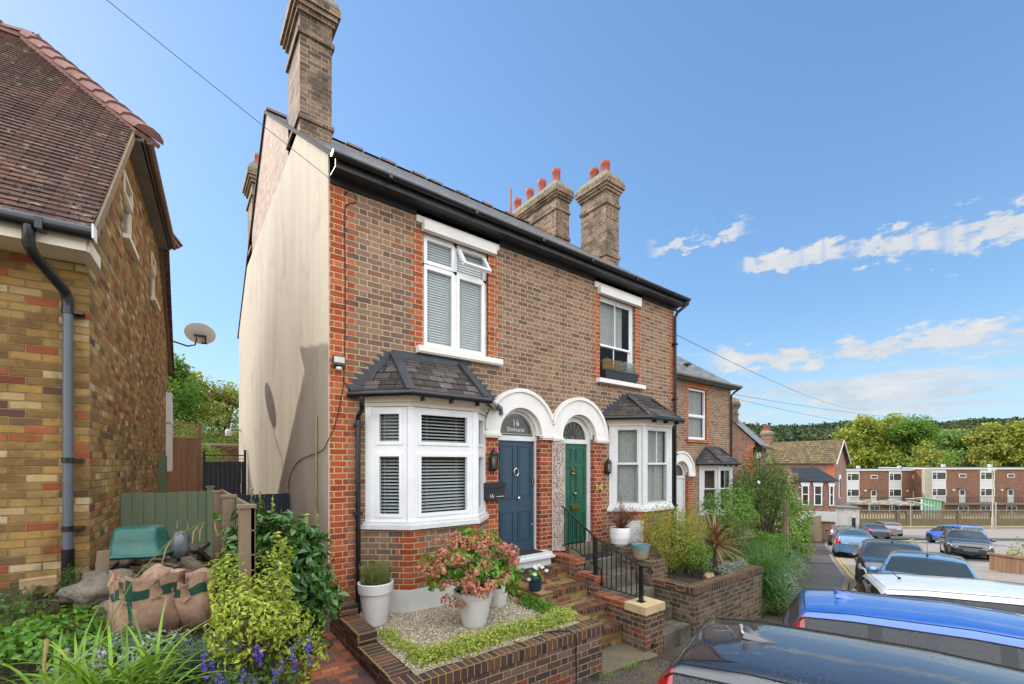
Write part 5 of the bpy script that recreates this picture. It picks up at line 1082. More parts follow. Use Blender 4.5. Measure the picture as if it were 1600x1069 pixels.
pot(t, c, [(0, 0), (.13, 0), (.14, .01), (.2, .36), (.22, .365), (.228, .43), (.215, .435)], 'pot_white'); mb = MB(); mb.lathe(c, [(.2, .40), (0, .41)], 20); mb.build('soil', 'soil', t); mb = MB(); leafcloud(mb, shell(500, (2.2, -.95, .02), .22, .2, .16, .8, seed=4), .05, .2, .5, .05, None, .6); mb.build('foliage', 'silver_leaf', t); mb = MB(); leafcloud(mb, shell(170, (2.32, -1.0, .17), .30, .2, .09, .8, seed=4), .022, .6); mb.build('flowers', 'petal_violet', t)
t = thing('potted_petunia', 'small navy glazed pot of white flowers on the wall beside the steps', 'potted plant', (2.72, -1.22, -.38)); c = (2.72, -1.22, -.38)
pot(t, c, [(0, 0), (.085, 0), (.10, .03), (.105, .20), (.095, .22), (.085, .21)], 'pot_navy'); mb = MB(); mb.lathe(c, [(.09, .19), (0, .195)], 16); mb.build('soil', 'soil', t); mb = MB(); leafcloud(mb, shell(150, (2.72, -1.24, -.12), .12, .12, .10, .8, seed=2), .045, .5); mb.build('foliage', 'leaf_hydrangea', t)
mb = MB()
for k in range(9):
    p = shell(1, (2.72, -1.26, -.10), .16, .14, .14, .1, -.6, seed=40+k)[0]; a0 = rnd.random()*6
    n_ = (Vector((CX, CY, EZ))-Vector(p)).normalized()*.6+Vector((0, 0, .5)); n_.normalize(); u = n_.cross(Vector((1, 0, 0))).normalized(); v = n_.cross(u)
    mb = MB(); mb.poly([Vector(p)+(u*math.cos(a)+v*math.sin(a))*.03*(1+.2*math.cos(5*a)) for a in np.linspace(0, 6.283, 21)[:-1]]); mb.build('flower', 'petal_white', t)
# steps up to number 16
st = thing('brick_steps', 'worn brick steps rising from the pavement to the blue door', 'steps', (3.5, -1.2, -1.4))
lv = [(-.0, -.55, -.33), (-.55, -1.05, -.54), (-1.05, -1.5, -.77), (-1.5, -1.80, -1.04)]
for i, (ya, yb, z) in enumerate(lv):
    mb = MB(); mb.box(2.87, 4.12, yb+.03, ya+.03 if i else 0, -1.5, z-.085); mb.build('riser', 'step_brick', st)
    mb = MB(); mb.box(2.87, 4.12, yb, yb+.24, z-.084, z); mb.build('nosing', 'step_nosing', st)
    mb = MB(); mb.box(2.87, 4.12, yb+.241, ya+(.03 if i else 0), z-.084, z-.012); mb.build('tread', 'step_brick', st)
mb = MB(); mb.box(2.87, 4.20, -2.42, -1.77, -1.46, -1.36); mb.build('slab', 'stone_slab', st)
sw = thing('step_wall', 'stepped brick wall with orange red coping along the right of the steps', 'wall', (4.2, -1, -1.4))
mb = MB(); mb.box(4.13, 4.36, -.72, -.0, -1.5, -.28); mb.box(4.13, 4.36, -1.2, -.725, -1.5, -.50); mb.box(4.13, 4.36, -1.86, -1.2, -1.5, -.80); mb.build('brickwork', 'wall_brick', sw)
mb = MB(); mb.box(4.12, 4.37, -.74, -.0, -.28, -.17); mb.box(4.12, 4.37, -1.22, -.742, -.50, -.40); mb.box(4.12, 4.37, -1.86, -1.222, -.80, -.70); mb.build('coping', 'red_coping', sw)
pr = thing('brick_pier', 'square brick pier with a pale stone cap at the foot of the steps', 'pier', (4.36, -2.04, -1.4))
mb = MB(); mb.box(4.12, 4.60, -2.24, -1.87, -1.55, -.79); mb.build('brickwork', 'wall_brick', pr); mb = MB(); mb.box(4.10, 4.62, -2.26, -1.85, -.79, -.665); mb.build('cap', 'stone_cap', pr); mb = MB(); mb.tube([(4.30, -2.243, -1.30), (4.30, -2.2, -1.30)], .035, 12); mb.build('drain_hole', 'seal', pr)
hr = thing('handrail', 'black iron handrail with thin balusters and a scrolled end beside the steps', 'handrail', (4.28, -1.1, -.4))
A, B, D_ = Vector((4.26, -.22, .76)), Vector((4.27, -1.08, .26)), Vector((4.31, -2.02, -.08))
mb = MB(); mb.bar(A, B, .04, .016); mb.bar(B, D_, .04, .016); mb.bar(D_, D_+Vector((.03, -.15, -.015)), .04, .016)
q = D_+Vector((.03, -.15, -.015)); mb.tube([q+Vector((0, -.05*math.sin(a)*(1-a/14), -.05+.05*math.cos(a)*(1-a/14))) for a in np.linspace(0, 9, 30)], .009, 6); mb.build('top_rail', 'black_iron', hr)
A2, B2, D2, E2 = A-Vector((0, 0, .80)), Vector((4.26, -.62, -.04)), Vector((4.27, -1.22, -.30)), Vector((4.31, -2.0, -.60)); mb = MB(); mb.bar(Vector((4.26, -.22, .0)), B2, .03, .012); mb.bar(B2, D2, .03, .012); mb.bar(D2+Vector((0, -.02, -.28)), E2, .03, .012); mb.bar(D2, D2+Vector((0, 0, -.28)), .03, .03); mb.build('bottom_rail', 'black_iron', hr)
for k in range(17):
    y = -.30-k*.102
    if abs(y+1.08) < .04 or y < -1.96: continue
    zt_ = A.z+(B.z-A.z)*(y-A.y)/(B.y-A.y) if y > B.y else B.z+(D_.z-B.z)*(y-B.y)/(D_.y-B.y)
    zb_ = (0-.04*(y+.22)/-.4 if y > -.62 else (B2.z+(D2.z-B2.z)*(y-B2.y)/(D2.y-B2.y) if y > -1.22 else D2.z-.28+(E2.z-D2.z+.28)*(y-D2.y)/(E2.y-D2.y)))
    x = 4.26+.05*(-.22-y)/1.8; mb = MB(); mb.bar((x, y, zb_), (x, y, zt_), .013); mb.build('baluster', 'black_iron', hr)
for p, zb_ in ((B, -.40), (D_, -.665)): mb = MB(); mb.box(p.x-.028, p.x+.028, p.y-.028, p.y+.028, zb_, p.z); mb.box(p.x-.055, p.x+.055, p.y-.055, p.y+.055, zb_, zb_+.012); mb.build('post', 'black_iron', hr)
mb = MB(); mb.box(3.0, 3.75, -.50, -.27, -.326, -.312); solo(mb, 'door_mat', 'mat_black', 'black door mat on the top brick step of the blue door', 'door mat')
mb = MB(); mb.box(3.02, 3.82, -.18, .10, -.089, -.075); solo(mb, 'door_mat', 'mat_black', 'black door mat on the white doorstep of the blue door', 'door mat')
# ---------------------------------------------------------------- front of number 14
os_ = thing('stone_steps', 'old grey stone steps rising to the green door behind the handrail', 'steps', (4.9, -1.3, -1.5))
for i, (ya, yb, z) in enumerate([(0, -.75, -.27), (-.75, -1.12, -.50), (-1.12, -1.5, -.74), (-1.5, -1.88, -.98), (-1.88, -2.24, -1.22)]):
    mb = MB(); mb.box(4.38 if i < 4 else 4.62, 5.42, yb, ya, -1.7, z); mb.build('step', 'grey_stone', os_)
mb = MB(); mb.box(4.5, 5.35, -.62, -.26, -.268, -.255); solo(mb, 'door_mat', 'mat_black', 'black door mat outside the green door behind the handrail', 'door mat')
lw = thing('ledge_wall', 'stepped old brick ledge under the right bay carrying two pots', 'wall', (5.6, -.8, -1.5))
mb = MB(); mb.box(5.43, 6.0, -.85, -.0, -1.6, -.12); mb.box(5.43, 5.95, -1.45, -.852, -1.6, -.28); mb.build('brickwork', 'old_wall_brick', lw)
t = thing('potted_shrub', 'dried red brown shrub in a rounded white pot under the right bay', 'potted plant', (5.62, -.55, -.12)); c = (5.62, -.55, -.12)
pot(t, c, [(0, 0), (.13, 0), (.185, .06), (.215, .18), (.215, .30), (.20, .38), (.19, .385), (.18, .37)], 'pot_white'); mb = MB(); mb.lathe(c, [(.19, .35), (0, .36)], 20); mb.build('soil', 'soil', t)
TP = [Vector(p) for p in np.concatenate([shell(130, (5.66, -.6, .47), .33, .3, .24, .4, -.4, seed=3), shell(14, (5.6, -.6, .78), .06, .06, .16, .4, seed=3)])]
mb = MB(); twigs(mb, (5.62, -.55, .2), TP, .004, .05); mb.build('stems', 'dry_red', t); mb = MB(); leafcloud(mb, np.concatenate([np.array([np.array(p)+nr.normal(size=3)*.028 for _ in range(8)]) for p in TP]), .022, .6); mb.build('seed_heads', 'dry_red', t)
t = thing('glazed_pot', 'small beige pot with a pale teal rim on the ledge below the bay', 'pot', (5.50, -1.15, -.28)); c = (5.50, -1.15, -.28)
pot(t, c, [(0, 0), (.105, 0), (.13, .04), (.165, .19)], 'pot_beige', 'pot_body'); pot(t, c, [(.165, .19), (.172, .27), (.18, .28), (.172, .29), (.155, .28), (.15, .2)], 'pot_teal', 'rim'); mb = MB(); mb.lathe(c, [(.155, .24), (0, .25)], 16); mb.build('soil', 'soil', t)
pw = thing('planter_wall', 'weathered old brick raised planter wall right of the stone capped pier', 'wall', (6.9, -2.2, -1.7))
mb = MB(); mb.box(5.50, 8.15, -2.26, -2.05, -2.2, -.71); mb.box(5.50, 5.72, -2.05, -1.3, -2.2, -.71); mb.box(7.94, 8.15, -2.05, -.6, -2.2, -.71); mb.build('brickwork', 'old_wall_brick', pw)
mb = MB(); mb.box(5.48, 8.17, -2.28, -2.05, -.708, -.60); mb.build('coping', 'dark_brick', pw); mb = MB(); mb.box(5.48, 5.72, -2.045, -1.3, -.708, -.60); mb.box(7.94, 8.17, -2.045, -.6, -.708, -.60); mb.build('coping', 'dark_brick_side', pw)
mb = MB(); xs = np.linspace(5.7, 8.0, 20); ys = np.linspace(-2.06, .0, 20); mb.grid([[(x, y, -.68+.03*math.sin(x*4+y*5)+(y+2)*.12) for x in xs] for y in ys]); struct(mb, 'planter_soil', 'soil')
t = bush('mixed_shrub', 'tall shrub of feathery stems and yellowing leaves in the brick planter', 'shrub', (6.35, -1.35, .05), .68, .55, .66, 6500, .042, 'heath_leaf', (6.35, -1.45, -.68), w=.35, nst=160, stemm='rosemary_leaf', seed=21, st=.006, extra=[(1500, (6.1, -1.0, .30), .32, .3, .38), (1800, (6.85, -1.3, .30), .42, .4, .45)])
bush('leafy_plant', 'bright green bushy plant low in the planter', 'shrub', (6.55, -1.7, -.28), .36, .26, .34, 1200, .05, 'leaf_bright', (6.5, -1.7, -.68), seed=22, nst=40)
t = thing('cordyline', 'spiky brown and red cordyline with drooping dead leaves in the planter', 'plant', (7.35, -1.65, -.66)); mb = MB(); mb.tube([(7.35, -1.65, -.7), (7.36, -1.66, -.15)], .03, 8); mb.build('trunk', 'bark', t)
mb = MB(); blades(mb, [(7.36, -1.66, -.15+rnd.uniform(-.08, .03)) for _ in range(90)], .66, .04, 1.9, .4, 6); blades(mb, [(7.36, -1.66, -.15) for _ in range(40)], .62, .04, 2.6, .25, 6); mb.build('leaves', 'cordyline_leaf', t)
mb = MB(); blades(mb, [(7.36, -1.66, -.1) for _ in range(26)], .45, .022, .6, .2, 5); mb.build('new_leaves', 'dry_red', t)
for i, (x, y, r, lab) in enumerate(((7.2, -2.0, .22, 'cushion of silver foliage spilling over the planter coping'), (7.75, -1.95, .2, 'smaller cushion of silver foliage at the right end of the planter'))): bush('silver_plant', lab, 'plant', (x, y, -.56), r*1.3, r*.8, .15, 700, .045, 'silver_leaf', (x, y, -.65), w=.3, seed=24+i, grp='silver plants on the planter')
bush('round_shrub', 'dense dark green rounded shrub under the next house bay', 'shrub', (10.9, -.2, .10), .95, .8, .75, 3600, .075, 'leaf_ivy', (10.9, -.2, -1.0), seed=27, nst=60)
rock((6.55, -1.95, -.62), .12, 'smooth pale stone in the planter corner', 'brick_piece', None, seed=31)
# ---------------------------------------------------------------- ground, road and pavement
def sheet(rows, off, name, m, kind='structure', sub=6):
    # rows: list of (left point, right point); subdivided and laid on the falling ground
    out = []
    for i in range(len(rows)-1):
        (a, b), (c, d) = rows[i], rows[i+1]; n = max(1, int(((Vector(a)-Vector(c)).length)/2.5))
        for k in range(n + (1 if i == len(rows)-2 else 0)):
            t = k/n; p = Vector(a).lerp(Vector(c), t); q = Vector(b).lerp(Vector(d), t); out.append([(*(p.lerp(q, s/sub)), 0) for s in range(sub+1)])
    mb = MB(); mb.grid([[(x, y, ground(x, y)+off) for x, y, _ in r] for r in out], False, True, True); return mb.build(name, m, None, kind=kind)
mb = MB(); rr_ = np.linspace(-140, 240, 77); ww = np.concatenate([np.linspace(-40, 60, 51), np.linspace(66, 420, 40)])
mb.grid([[(*PX(r, w_)[:2], ground(*PX(r, w_)[:2])-.17) for r in rr_] for w_ in ww], False, True, False); struct(mb, 'ground', 'verge')
KB = [(-9, -3.9), (1.5, -3.55), (5, -3.4), (8, -3.2), (12, -2.6), (16.1, -1.6), (21.5, .3), (31, 3.45), (38.6, 5.9)]
FL = [(-9, -2.44), (2.7, -2.44), (5.5, -2.3), (8.2, -2.26), (12, -1.2), (15.6, -.2), (23.3, 2.4), (33, 5.8), (40, 8.6)]
sheet(list(zip(FL, KB)), 0, 'pavement', 'pavement')
far_r = [(-9, -22), (1.5, -22), (8, -22), (14, -24), (20, -26), (28, -26), (38, -26), (60, -24), (90, -20)]
RB = KB[:-1]+[(38.6, 5.9)]
sheet([(a, b) for a, b in zip(RB, far_r)], -.10, 'road', 'asphalt_pale', sub=16)
sheet([(PX(14, 44)[:2], PX(14, 54)[:2]), (PX(40, 40)[:2], PX(40, 54)[:2]), (PX(80, 38)[:2], PX(80, 54)[:2]), (PX(130, 36)[:2], PX(130, 54)[:2])], -.094, 'main_road', 'asphalt_pale', sub=8)
sheet([(PX(30, 41.5)[:2], PX(30, 45.5)[:2]), (PX(44, 36)[:2], PX(44, 41)[:2]), (PX(66, 34)[:2], PX(66, 40)[:2])], -.082, 'road_patch_and_shade', 'asphalt_dark', sub=4)
sheet([(PX(18.5, 26)[:2], PX(22.0, 24)[:2]), (PX(24.5, 19.0)[:2], PX(26.5, 22.0)[:2]), (PX(32.5, 21.8)[:2], PX(32.5, 23.5)[:2])], -.088, 'road_patch_and_shade', 'asphalt_dark', sub=4)  # dark sheet painting in the shadow on the road around the black hatchback
sheet([(PX(12, 54)[:2], PX(12, 56.2)[:2]), (PX(130, 54)[:2], PX(130, 56.2)[:2])], .0, 'far_pavement', 'verge', sub=2)
mb = MB()
for i in range(len(KB)-1):
    a, b = Vector((*KB[i], 0)), Vector((*KB[i+1], 0)); n = max(1, int((b-a).length/.9)); d = (b-a).normalized(); s_ = Vector((-d.y, d.x, 0))*.065
    for k in range(n):
        p, q = a.lerp(b, k/n+.004), a.lerp(b, (k+1)/n-.004); z = ground((p.x+q.x)/2, (p.y+q.y)/2); mb.obox((p+q)/2+Vector((0, 0, z-.055)), (q-p)/2, s_, (0, 0, .062))
struct(mb, 'kerb', 'kerb')
def line(pts, w_, m, name, off=-.078):
    for i in range(len(pts)-1):
        a, b = Vector(pts[i]), Vector(pts[i+1]); d = (b-a).normalized(); s_ = Vector((-d.y, d.x))*w_/2
        mb_.poly([(*(p), ground(*p)+off) for p in (a-s_, b-s_, b+s_, a+s_)])
for o_ in (.22, .38):
    mb_ = MB(); P_ = [Vector((x+o_*.3, y-o_)) for x, y in [(14.6, -1.97), (16.1, -1.6), (18.8, -.65), (21.5, .3), (25.5, 1.62)]]; line(P_, .075, 'road_yellow', ''); struct(mb_, 'yellow_line', 'road_yellow')
mb_ = MB()
for a, b in (((1408, 35.2), (1428, 39.5)), ((1438, 41.5), (1452, 44.5)), ((1535, 33.5), (1560, 31)), ((1568, 32), (1588, 29.5))): line([PX((a[0]-800)/687*a[1], a[1])[:2], PX((b[0]-800)/687*b[1], b[1])[:2]], .13, '', '')
struct(mb_, 'road_marking', 'road_white')
for k, (px, w_) in enumerate(((1275, 26.5), (1268, 19.8), (1275, 34))):     # pale trench repairs across the pavement
    i = min(range(len(FL)), key=lambda i: 0); c_ = at(px, w_); x = c_[0]; yk = np.interp(x, [p[0] for p in KB], [p[1] for p in KB])+.12; yf = np.interp(x, [p[0] for p in FL], [p[1] for p in FL])-.1
    mb = MB(); n = 6; mb.grid([[(x+dx-.3*t/n, yk+(yf-yk)*t/n, ground(x+dx-.3*t/n, yk+(yf-yk)*t/n)+.014) for t in range(n+1)] for dx in (0, .35)], False, False); struct(mb, 'pavement_patch', 'kerb' if k == 0 else 'asphalt')
mat('grit_stone', '5a5248', .8, col2='7d7366', nscale=80)
# ---------------------------------------------------------------- wet grit and weeds at the kerb in front of the steps
mb = MB(); P = [[rnd.uniform(2.2, 4.1), rnd.uniform(-3.1, -2.5)] for _ in range(2200)]
for x, y in P:
    s = rnd.uniform(.004, .012); z = ground(x, y); a = rnd.uniform(0, 6); mb.poly([(x+s*math.cos(a), y+s*math.sin(a), z+.002), (x+s*math.cos(a+2.1), y+s*math.sin(a+2.1), z+.002), (x, y, z+.002+s)]); mb.poly([(x+s*math.cos(a+2.1), y+s*math.sin(a+2.1), z+.002), (x+s*math.cos(a+4.2), y+s*math.sin(a+4.2), z+.002), (x, y, z+.002+s)]); mb.poly([(x+s*math.cos(a+4.2), y+s*math.sin(a+4.2), z+.002), (x+s*math.cos(a), y+s*math.sin(a), z+.002), (x, y, z+.002+s)])
mb.build('grit', 'grit_stone', None, kind='stuff')
mb = MB(); blades(mb, [(3.45+rnd.gauss(0, .08), -2.50+rnd.gauss(0, .03), ground(3.45, -2.5)) for _ in range(70)], .10, .006, .9, .6, 4); blades(mb, [(2.9+rnd.gauss(0, .1), -2.52+rnd.gauss(0, .03), ground(2.9, -2.5)) for _ in range(50)], .08, .006, .9, .6, 4); solo(mb, 'weed', 'grass_blade', 'tuft of weeds at the edge of the stone slab below the steps', 'weeds')

# ---------------------------------------------------------------- next house down the street
h12 = thing('brick_house', 'lower brick house further along with a white door, slate roof and one bay', 'house', (0, 2.4, -.95), 0, None, True); Z12 = .95
x0, x1 = 9.4, 16.35; E12 = 5.72
mb = MB(); wall(mb, x0, x1, -3.2, 5.7, [(13.2, 14.46, 3.42, 5.32), (12.18, 13.16, -.2, 2.66), (13.95, 15.95, .6, 2.5)], 0, .16); mb.box(x0, x1-.01, .2, 8, -3.2, 5.68); mb.build('front_wall', 'brown_brick', h12)
f = F0; quoin(f, 13.2, 38, 64, .115, .23, -1, parent=h12); quoin(f, 14.46, 38, 64, .115, .23, 1, parent=h12)
mb = MB(); mb.box(13.0, 14.68, -.02, -.002, 5.32, 5.55); mb.box(13.05, 14.62, -.08, .05, 3.32, 3.42); mb.build('brick_lintel', 'red_brick', h12)
mb = MB(); f.ring(mb, 13.2, 14.46, 3.42, 5.32, .07, -.14, -.06); f.box(mb, 13.2, 14.46, 4.28, 4.36, -.14, -.05); f.ring(mb, 13.25, 14.41, 3.47, 4.3, .05, -.13, -.08); wd = mb.build('window', 'upvc', h12)
for c, d in ((3.5, 4.28), (4.36, 5.27)): q = MB(); f.rect(q, 13.28, 14.38, c, d, -.10); q.build('pane', 'pane', wd)
q = MB(); q.grid([[(13.25+1.16*k/30, .19+.015*math.sin(k*1.9), z) for k in range(31)] for z in (3.45, 5.3)]); q.build('net_curtain', 'curtain', wd)
bay(h12, 13.95, 15.95, .5, .5, -3.2, .70, 2.36, 3.1, 'sash', rx=(14.4, 15.5), frame='white_gloss', redc=True)
hood(h12, 12.67, 11.8, 13.52, .84, .50, 2.12); f2, d, df, fp = doorway(h12, 12.67, .42, 2.0, -.15, 'white_panel', .08); panels(d, f2, [(12.33, 12.6, .9, 1.9), (12.74, 13.0, .9, 1.9), (12.33, 12.6, .1, .7), (12.74, 13.0, .1, .7)], .01); d.build('front_door', 'white_gloss', h12)
mb = MB(); mb.box(13.155, 13.5, -.012, .16, -.6, 2.045); mb.build('porch_pier', 'porch_brick', h12)
mb = MB(); courses(mb, (x0, -.3, 5.62), (x1+.1, -.3, 5.62), (x0, 4, 8.8), (x1-2.6, 4, 8.8), .2, .014); courses(mb, (x1+.1, -.3, 5.62), (x1+.1, 8.3, 5.62), (x1-2.6, 4, 8.8), (x1-2.6, 4, 8.8), .2, .014); r12 = mb.build('slate_roof', 'slate', h12)
mb = MB(); mb.box(x0, x1+.1, -.34, -.28, 5.55, 5.68); mb.tube([(x0, -.38, 5.62), (x1+.12, -.38, 5.62)], .06, 8); mb.box(x0, x1+.05, -.3, 0, 5.52, 5.55); mb.build('gutter', 'grey_board', h12)
mb = MB(); mb.tube([(x1+.06, -.38, 5.58), (x1+.0, -.2, 5.45), (x1-.08, -.07, 5.3), (x1-.08, -.07, -2.5)], .04, 8); mb.build('downpipe', 'black_gutter', h12)
mb = MB()
for k, x in enumerate((13.0, 14.1)): mb.box(x, x+.25, .55, .75, 6.38, 6.45)
mb.build('roof_vent', 'anthracite', r12)
# house beyond, gable towards the viewer
hg = thing('brick_house', 'brick house with its plain gable wall facing up the street behind the rambling rose', 'house', (24.5, 5.0, -3), R(17), None, True)
mb = MB(); mb.poly([(0, 8.6, -1), (0, 0, -1), (0, 0, 5.8), (0, 4.3, 10.2), (0, 8.6, 5.8)]); wall(mb, 0, 6, -1, 5.8, [(.55, 1.0, 3.2, 4.9), (1.8, 2.4, 3.2, 4.9), (.5, 1.1, .2, 2.1)], 0, .1); mb.poly([(6, 0, -1), (6, 8.6, -1), (6, 8.6, 5.8), (6, 4.3, 10.2), (6, 0, 5.8)]); mb.build('brick_wall', 'far_red_brick', hg)
mb = MB(); quoin(Facet((0, 0), (6, 0)), 0, -10, 66, .3, .4, 1, parent=hg); quoin(Facet((-.0, 1), (-.0, 0)), .999, -10, 66, .3, .42, -1, parent=hg)
mb = MB(); courses(mb, (-.15, -.35, 5.55), (6.2, -.35, 5.55), (-.15, 4.3, 10.3), (6.2, 4.3, 10.3), .25, .02); courses(mb, (6.2, 8.9, 5.6), (-.15, 8.9, 5.6), (6.2, 4.3, 10.3), (-.15, 4.3, 10.3), .25, .02); rg = mb.build('slate_roof', 'slate', hg)
mb = MB(); mb.box(-.16, 6.2, -.42, -.32, 5.46, 5.6); mb.box(-.2, .1, -.38, .05, 5.2, 5.5); mb.build('gutter', 'black_gutter', hg)
mb = MB()
for a, b in ((.5, 1.05), (1.75, 2.45)): mb.box(a, b, -.05, 0, 4.9, 5.25); mb.box(a, b, -.08, 0, 3.1, 3.2)
mb.build('lintel', 'white_plaster', hg); mb = MB(); 
for a, b in ((.55, 1.0), (1.8, 2.4)): mb.box(a, b, .05, .09, 3.2, 4.9)
mb.build('window', 'pane', hg)
chimney(hg, .02, .75, .95, 1.7, 6.2, 8.45, [(.3, 1.2, .1, .01)]); mb = MB(); mb.tube([(.4, 1.9, 7.5), (.4, 1.9, 9.4)], .02, 5); mb.bar((.1, 1.9, 9.3), (.9, 1.7, 9.3), .02); mb.bar((.2, 1.7, 9.2), (.25, 2.1, 9.2), .015); mb.build('aerial', 'grey_board', hg)

# ---------------------------------------------------------------- gardens down the hill
mb = MB(); G_ = [(8.2, -2.1), (12, -1.15), (15.6, -.15), (21, 1.7), (23.9, 2.7)]; rows = []
for x, y in G_: rows.append([(x, y+k*.55, ground(x, y)+.05+min(1, k/3)*.75+.04*math.sin(x*3+k*2)) for k in range(9)])
mb.grid(rows, False, True, True); struct(mb, 'front_gardens', 'garden_soil')
def tuft(name, label, cat, pts, L, w_, m, n, grp=None, lean=1.0, droop=.9):
    t = thing(name, label, cat, pts[0], 0, grp); mb = MB(); B = []
    for _ in range(n): p = rnd.choice(pts); B.append((p[0]+rnd.gauss(0, .16), p[1]+rnd.gauss(0, .14), p[2]+rnd.uniform(-.1, .1)))
    blades(mb, B, L, w_, lean, droop, 6); mb.build('leaves', m, t); return t
g_ = lambda x, y, o=0: (x, y, ground(x, y)+o)
tuft('trailing_grass', 'mass of long dark green grassy leaves tumbling over beside the brick planter', 'plant', [g_(8.5, -2.05, .75), g_(8.8, -1.9, .85), g_(9.2, -1.8, .85), g_(9.6, -1.7, .9), g_(8.7, -2.1, .4), g_(9.1, -2.0, .4), g_(9.0, -1.3, .95)], .72, .016, 'grass_deep', 1500, None, 1.3, 1.0)
tuft('grass_clump', 'upright grassy clump in the sloping garden before the next house', 'plant', [g_(9.6, -.9, .9), g_(10.3, -.7, .95), g_(11.0, -.9, .9), g_(10.2, -1.3, .85)], .75, .014, 'grass_deep', 900, None, .9, .8)
tuft('trailing_grass', 'second mass of grassy leaves hanging over the pavement edge before the railing', 'plant', [g_(10.3, -1.6, .7), g_(10.9, -1.45, .7), g_(11.6, -1.3, .65)], .7, .015, 'grass_deep', 800, None, 1.3, 1.0)
bush('silver_shrub', 'tall grey green silver shrub trailing down beside the long grass', 'shrub', (9.1, -2.3, -1.15), .5, .32, .42, 1500, .05, 'silver_leaf', (9.1, -2.2, -1.6), w=.3, seed=41)
bush('leafy_plant', 'dark green plants hanging down to the pavement below the silver shrub', 'plant', (8.7, -2.4, -1.45), .36, .2, .3, 900, .05, 'leaf_mid', (8.7, -2.3, -1.75), seed=43)
bush('silver_shrub', 'rounded silver shrub behind the short black railing at the pavement', 'shrub', (14.3, -.65, -1.75), .55, .4, .42, 1300, .06, 'silver_leaf', (14.3, -.6, -2.2), w=.3, seed=44)
bush('leafy_shrub', 'bright green shrub above the pavement edge past the railing', 'shrub', (14.6, .3, -1.25), 1.0, .7, .5, 2200, .075, 'leaf_bright', (14.6, .3, -2.1), seed=45)
bush('leafy_shrub', 'feathery grey green shrub between the long grasses', 'shrub', (9.7, -1.2, -.40), .5, .4, .40, 1300, .05, 'leaf_mid', (9.7, -1.2, -.9), w=.2, seed=46)
bush('leafy_shrub', 'green shrub with small white flowers above the grassy bank', 'shrub', (12.4, -.1, -1.15), .9, .6, .40, 2000, .07, 'leaf_mid', (12.4, -.1, -1.5), seed=47, flow=(14, .09, 'petal_white'))
t = thing('railing', 'short black iron railing with a square post at the pavement edge', 'railing', g_(12.6, -1.15)); mb = MB(); a, b = Vector(g_(11.5, -1.35, 1.0)), Vector(g_(12.9, -1.0, 1.0)); mb.bar(a, b, .04, .03); mb.build('top_rail', 'black_iron', t)
for k in range(7): mb = MB(); p = a.lerp(b, k/6.5); mb.bar(p, p-Vector((0, 0, .8)), .02); mb.build('baluster', 'black_iron', t)
mb = MB(); mb.box(b.x-.06, b.x+.06, b.y-.06, b.y+.06, b.z-1.0, b.z+.03); mb.build('post', 'black_iron', t)
mb = MB(); mb.box(12.95, 13.3, -1.15, -.85, -2.2, -1.45); solo(mb, 'stone_pier', 'old_wall_brick', 'stub of a low brick pier beside the silver shrub', 'pier')
# arbour with climbers
ar = thing('rose_arbour', 'weathered timber arbour posts and trellis swallowed by climbing roses', 'arbour', g_(17.2, 1.0))
for x, y in ((16.6, .5), (16.9, .55), (17.9, .9), (18.15, 1.0), (16.6, 1.6), (17.9, 2.0)): mb = MB(); z = ground(x, y); mb.box(x-.045, x+.045, y-.045, y+.045, z, z+2.75); mb.build('post', 'old_timber', ar)
mb = MB()
for k in range(6): z = ground(17, 1)+.5+k*.4; mb.bar((16.65, .55, z), (17.9, .95, z), .03)
mb.build('trellis', 'old_timber', ar)
t = bush('climbing_rose', 'tall rambling rose with a few pale flowers growing over the arbour', 'shrub', (17.0, 1.5, .35), 1.75, 1.3, 1.35, 5600, .10, 'leaf_mid', (17.2, 1.5, -2.4), depth=.75, nst=90, seed=50, extra=[(900, (15.6, 1.6, .5), .9, .7, .7), (900, (18.6, 1.6, .9), 1.0, .7, .55), (600, (17.2, 1.6, 1.6), .8, .6, .5)], flow=(9, .13, 'petal_white'), st=.02)
t = thing('ivy_hedge', 'tall column of bright green ivy hedge at the pavement beyond the arbour', 'hedge', g_(20, 2.2)); mb = MB(); P = [[20.2+rnd.gauss(0, 1)*.01+q[0], 1.75+q[1], ground(20, 2)+1.45+q[2]] for q in shell(7000, (0, 0, 0), 1.35, .8, 1.75, .25, seed=51)]; leafcloud(mb, np.array(P), .10, .7, .3, .1, (20, 2.2, -1.4), .3); mb.build('foliage', 'leaf_ivy', t); mb = MB(); mb.tube([(20, 2.3, ground(20, 2)), (20, 2.3, -1)], .12, 8); mb.build('trunk', 'bark', t)
bush('garden_tree', 'pale leafed bushes behind the bird table', 'shrub', (15.6, 3.6, -.4), 1.2, 1.0, .9, 2200, .1, 'leaf_bright', (15.6, 3.6, -2), seed=53, nst=30)
t = thing('bird_table', 'mossy slatted timber shelter roof among the bushes', 'shelter', g_(13.6, 1.0)); zb_ = -1.0; mb = MB(); 
for s in (-1, 1): mb.prism([(13.1, 1.0+s*.01, zb_+.42), (14.3, 1.0+s*.01, zb_+.42), (14.3, 1.0+s*.55, zb_+.05), (13.1, 1.0+s*.55, zb_+.05)][::s], (0, 0, .03))
for k in range(7): mb.bar((13.1, 1.0-.08*k, zb_+.46-.052*k), (14.3, 1.0-.08*k, zb_+.46-.052*k), .035)
mb.build('roof', 'old_timber', t); mb = MB(); mb.box(13.2, 14.2, .7, 1.3, zb_-.55, zb_-.5); mb.build('floor', 'old_timber', t)
for x, y in ((13.2, .6), (14.2, .6), (13.2, 1.4), (14.2, 1.4)): mb = MB(); mb.box(x-.04, x+.04, y-.04, y+.04, ground(x, y)+.3, zb_+.2); mb.build('post', 'old_timber', t)
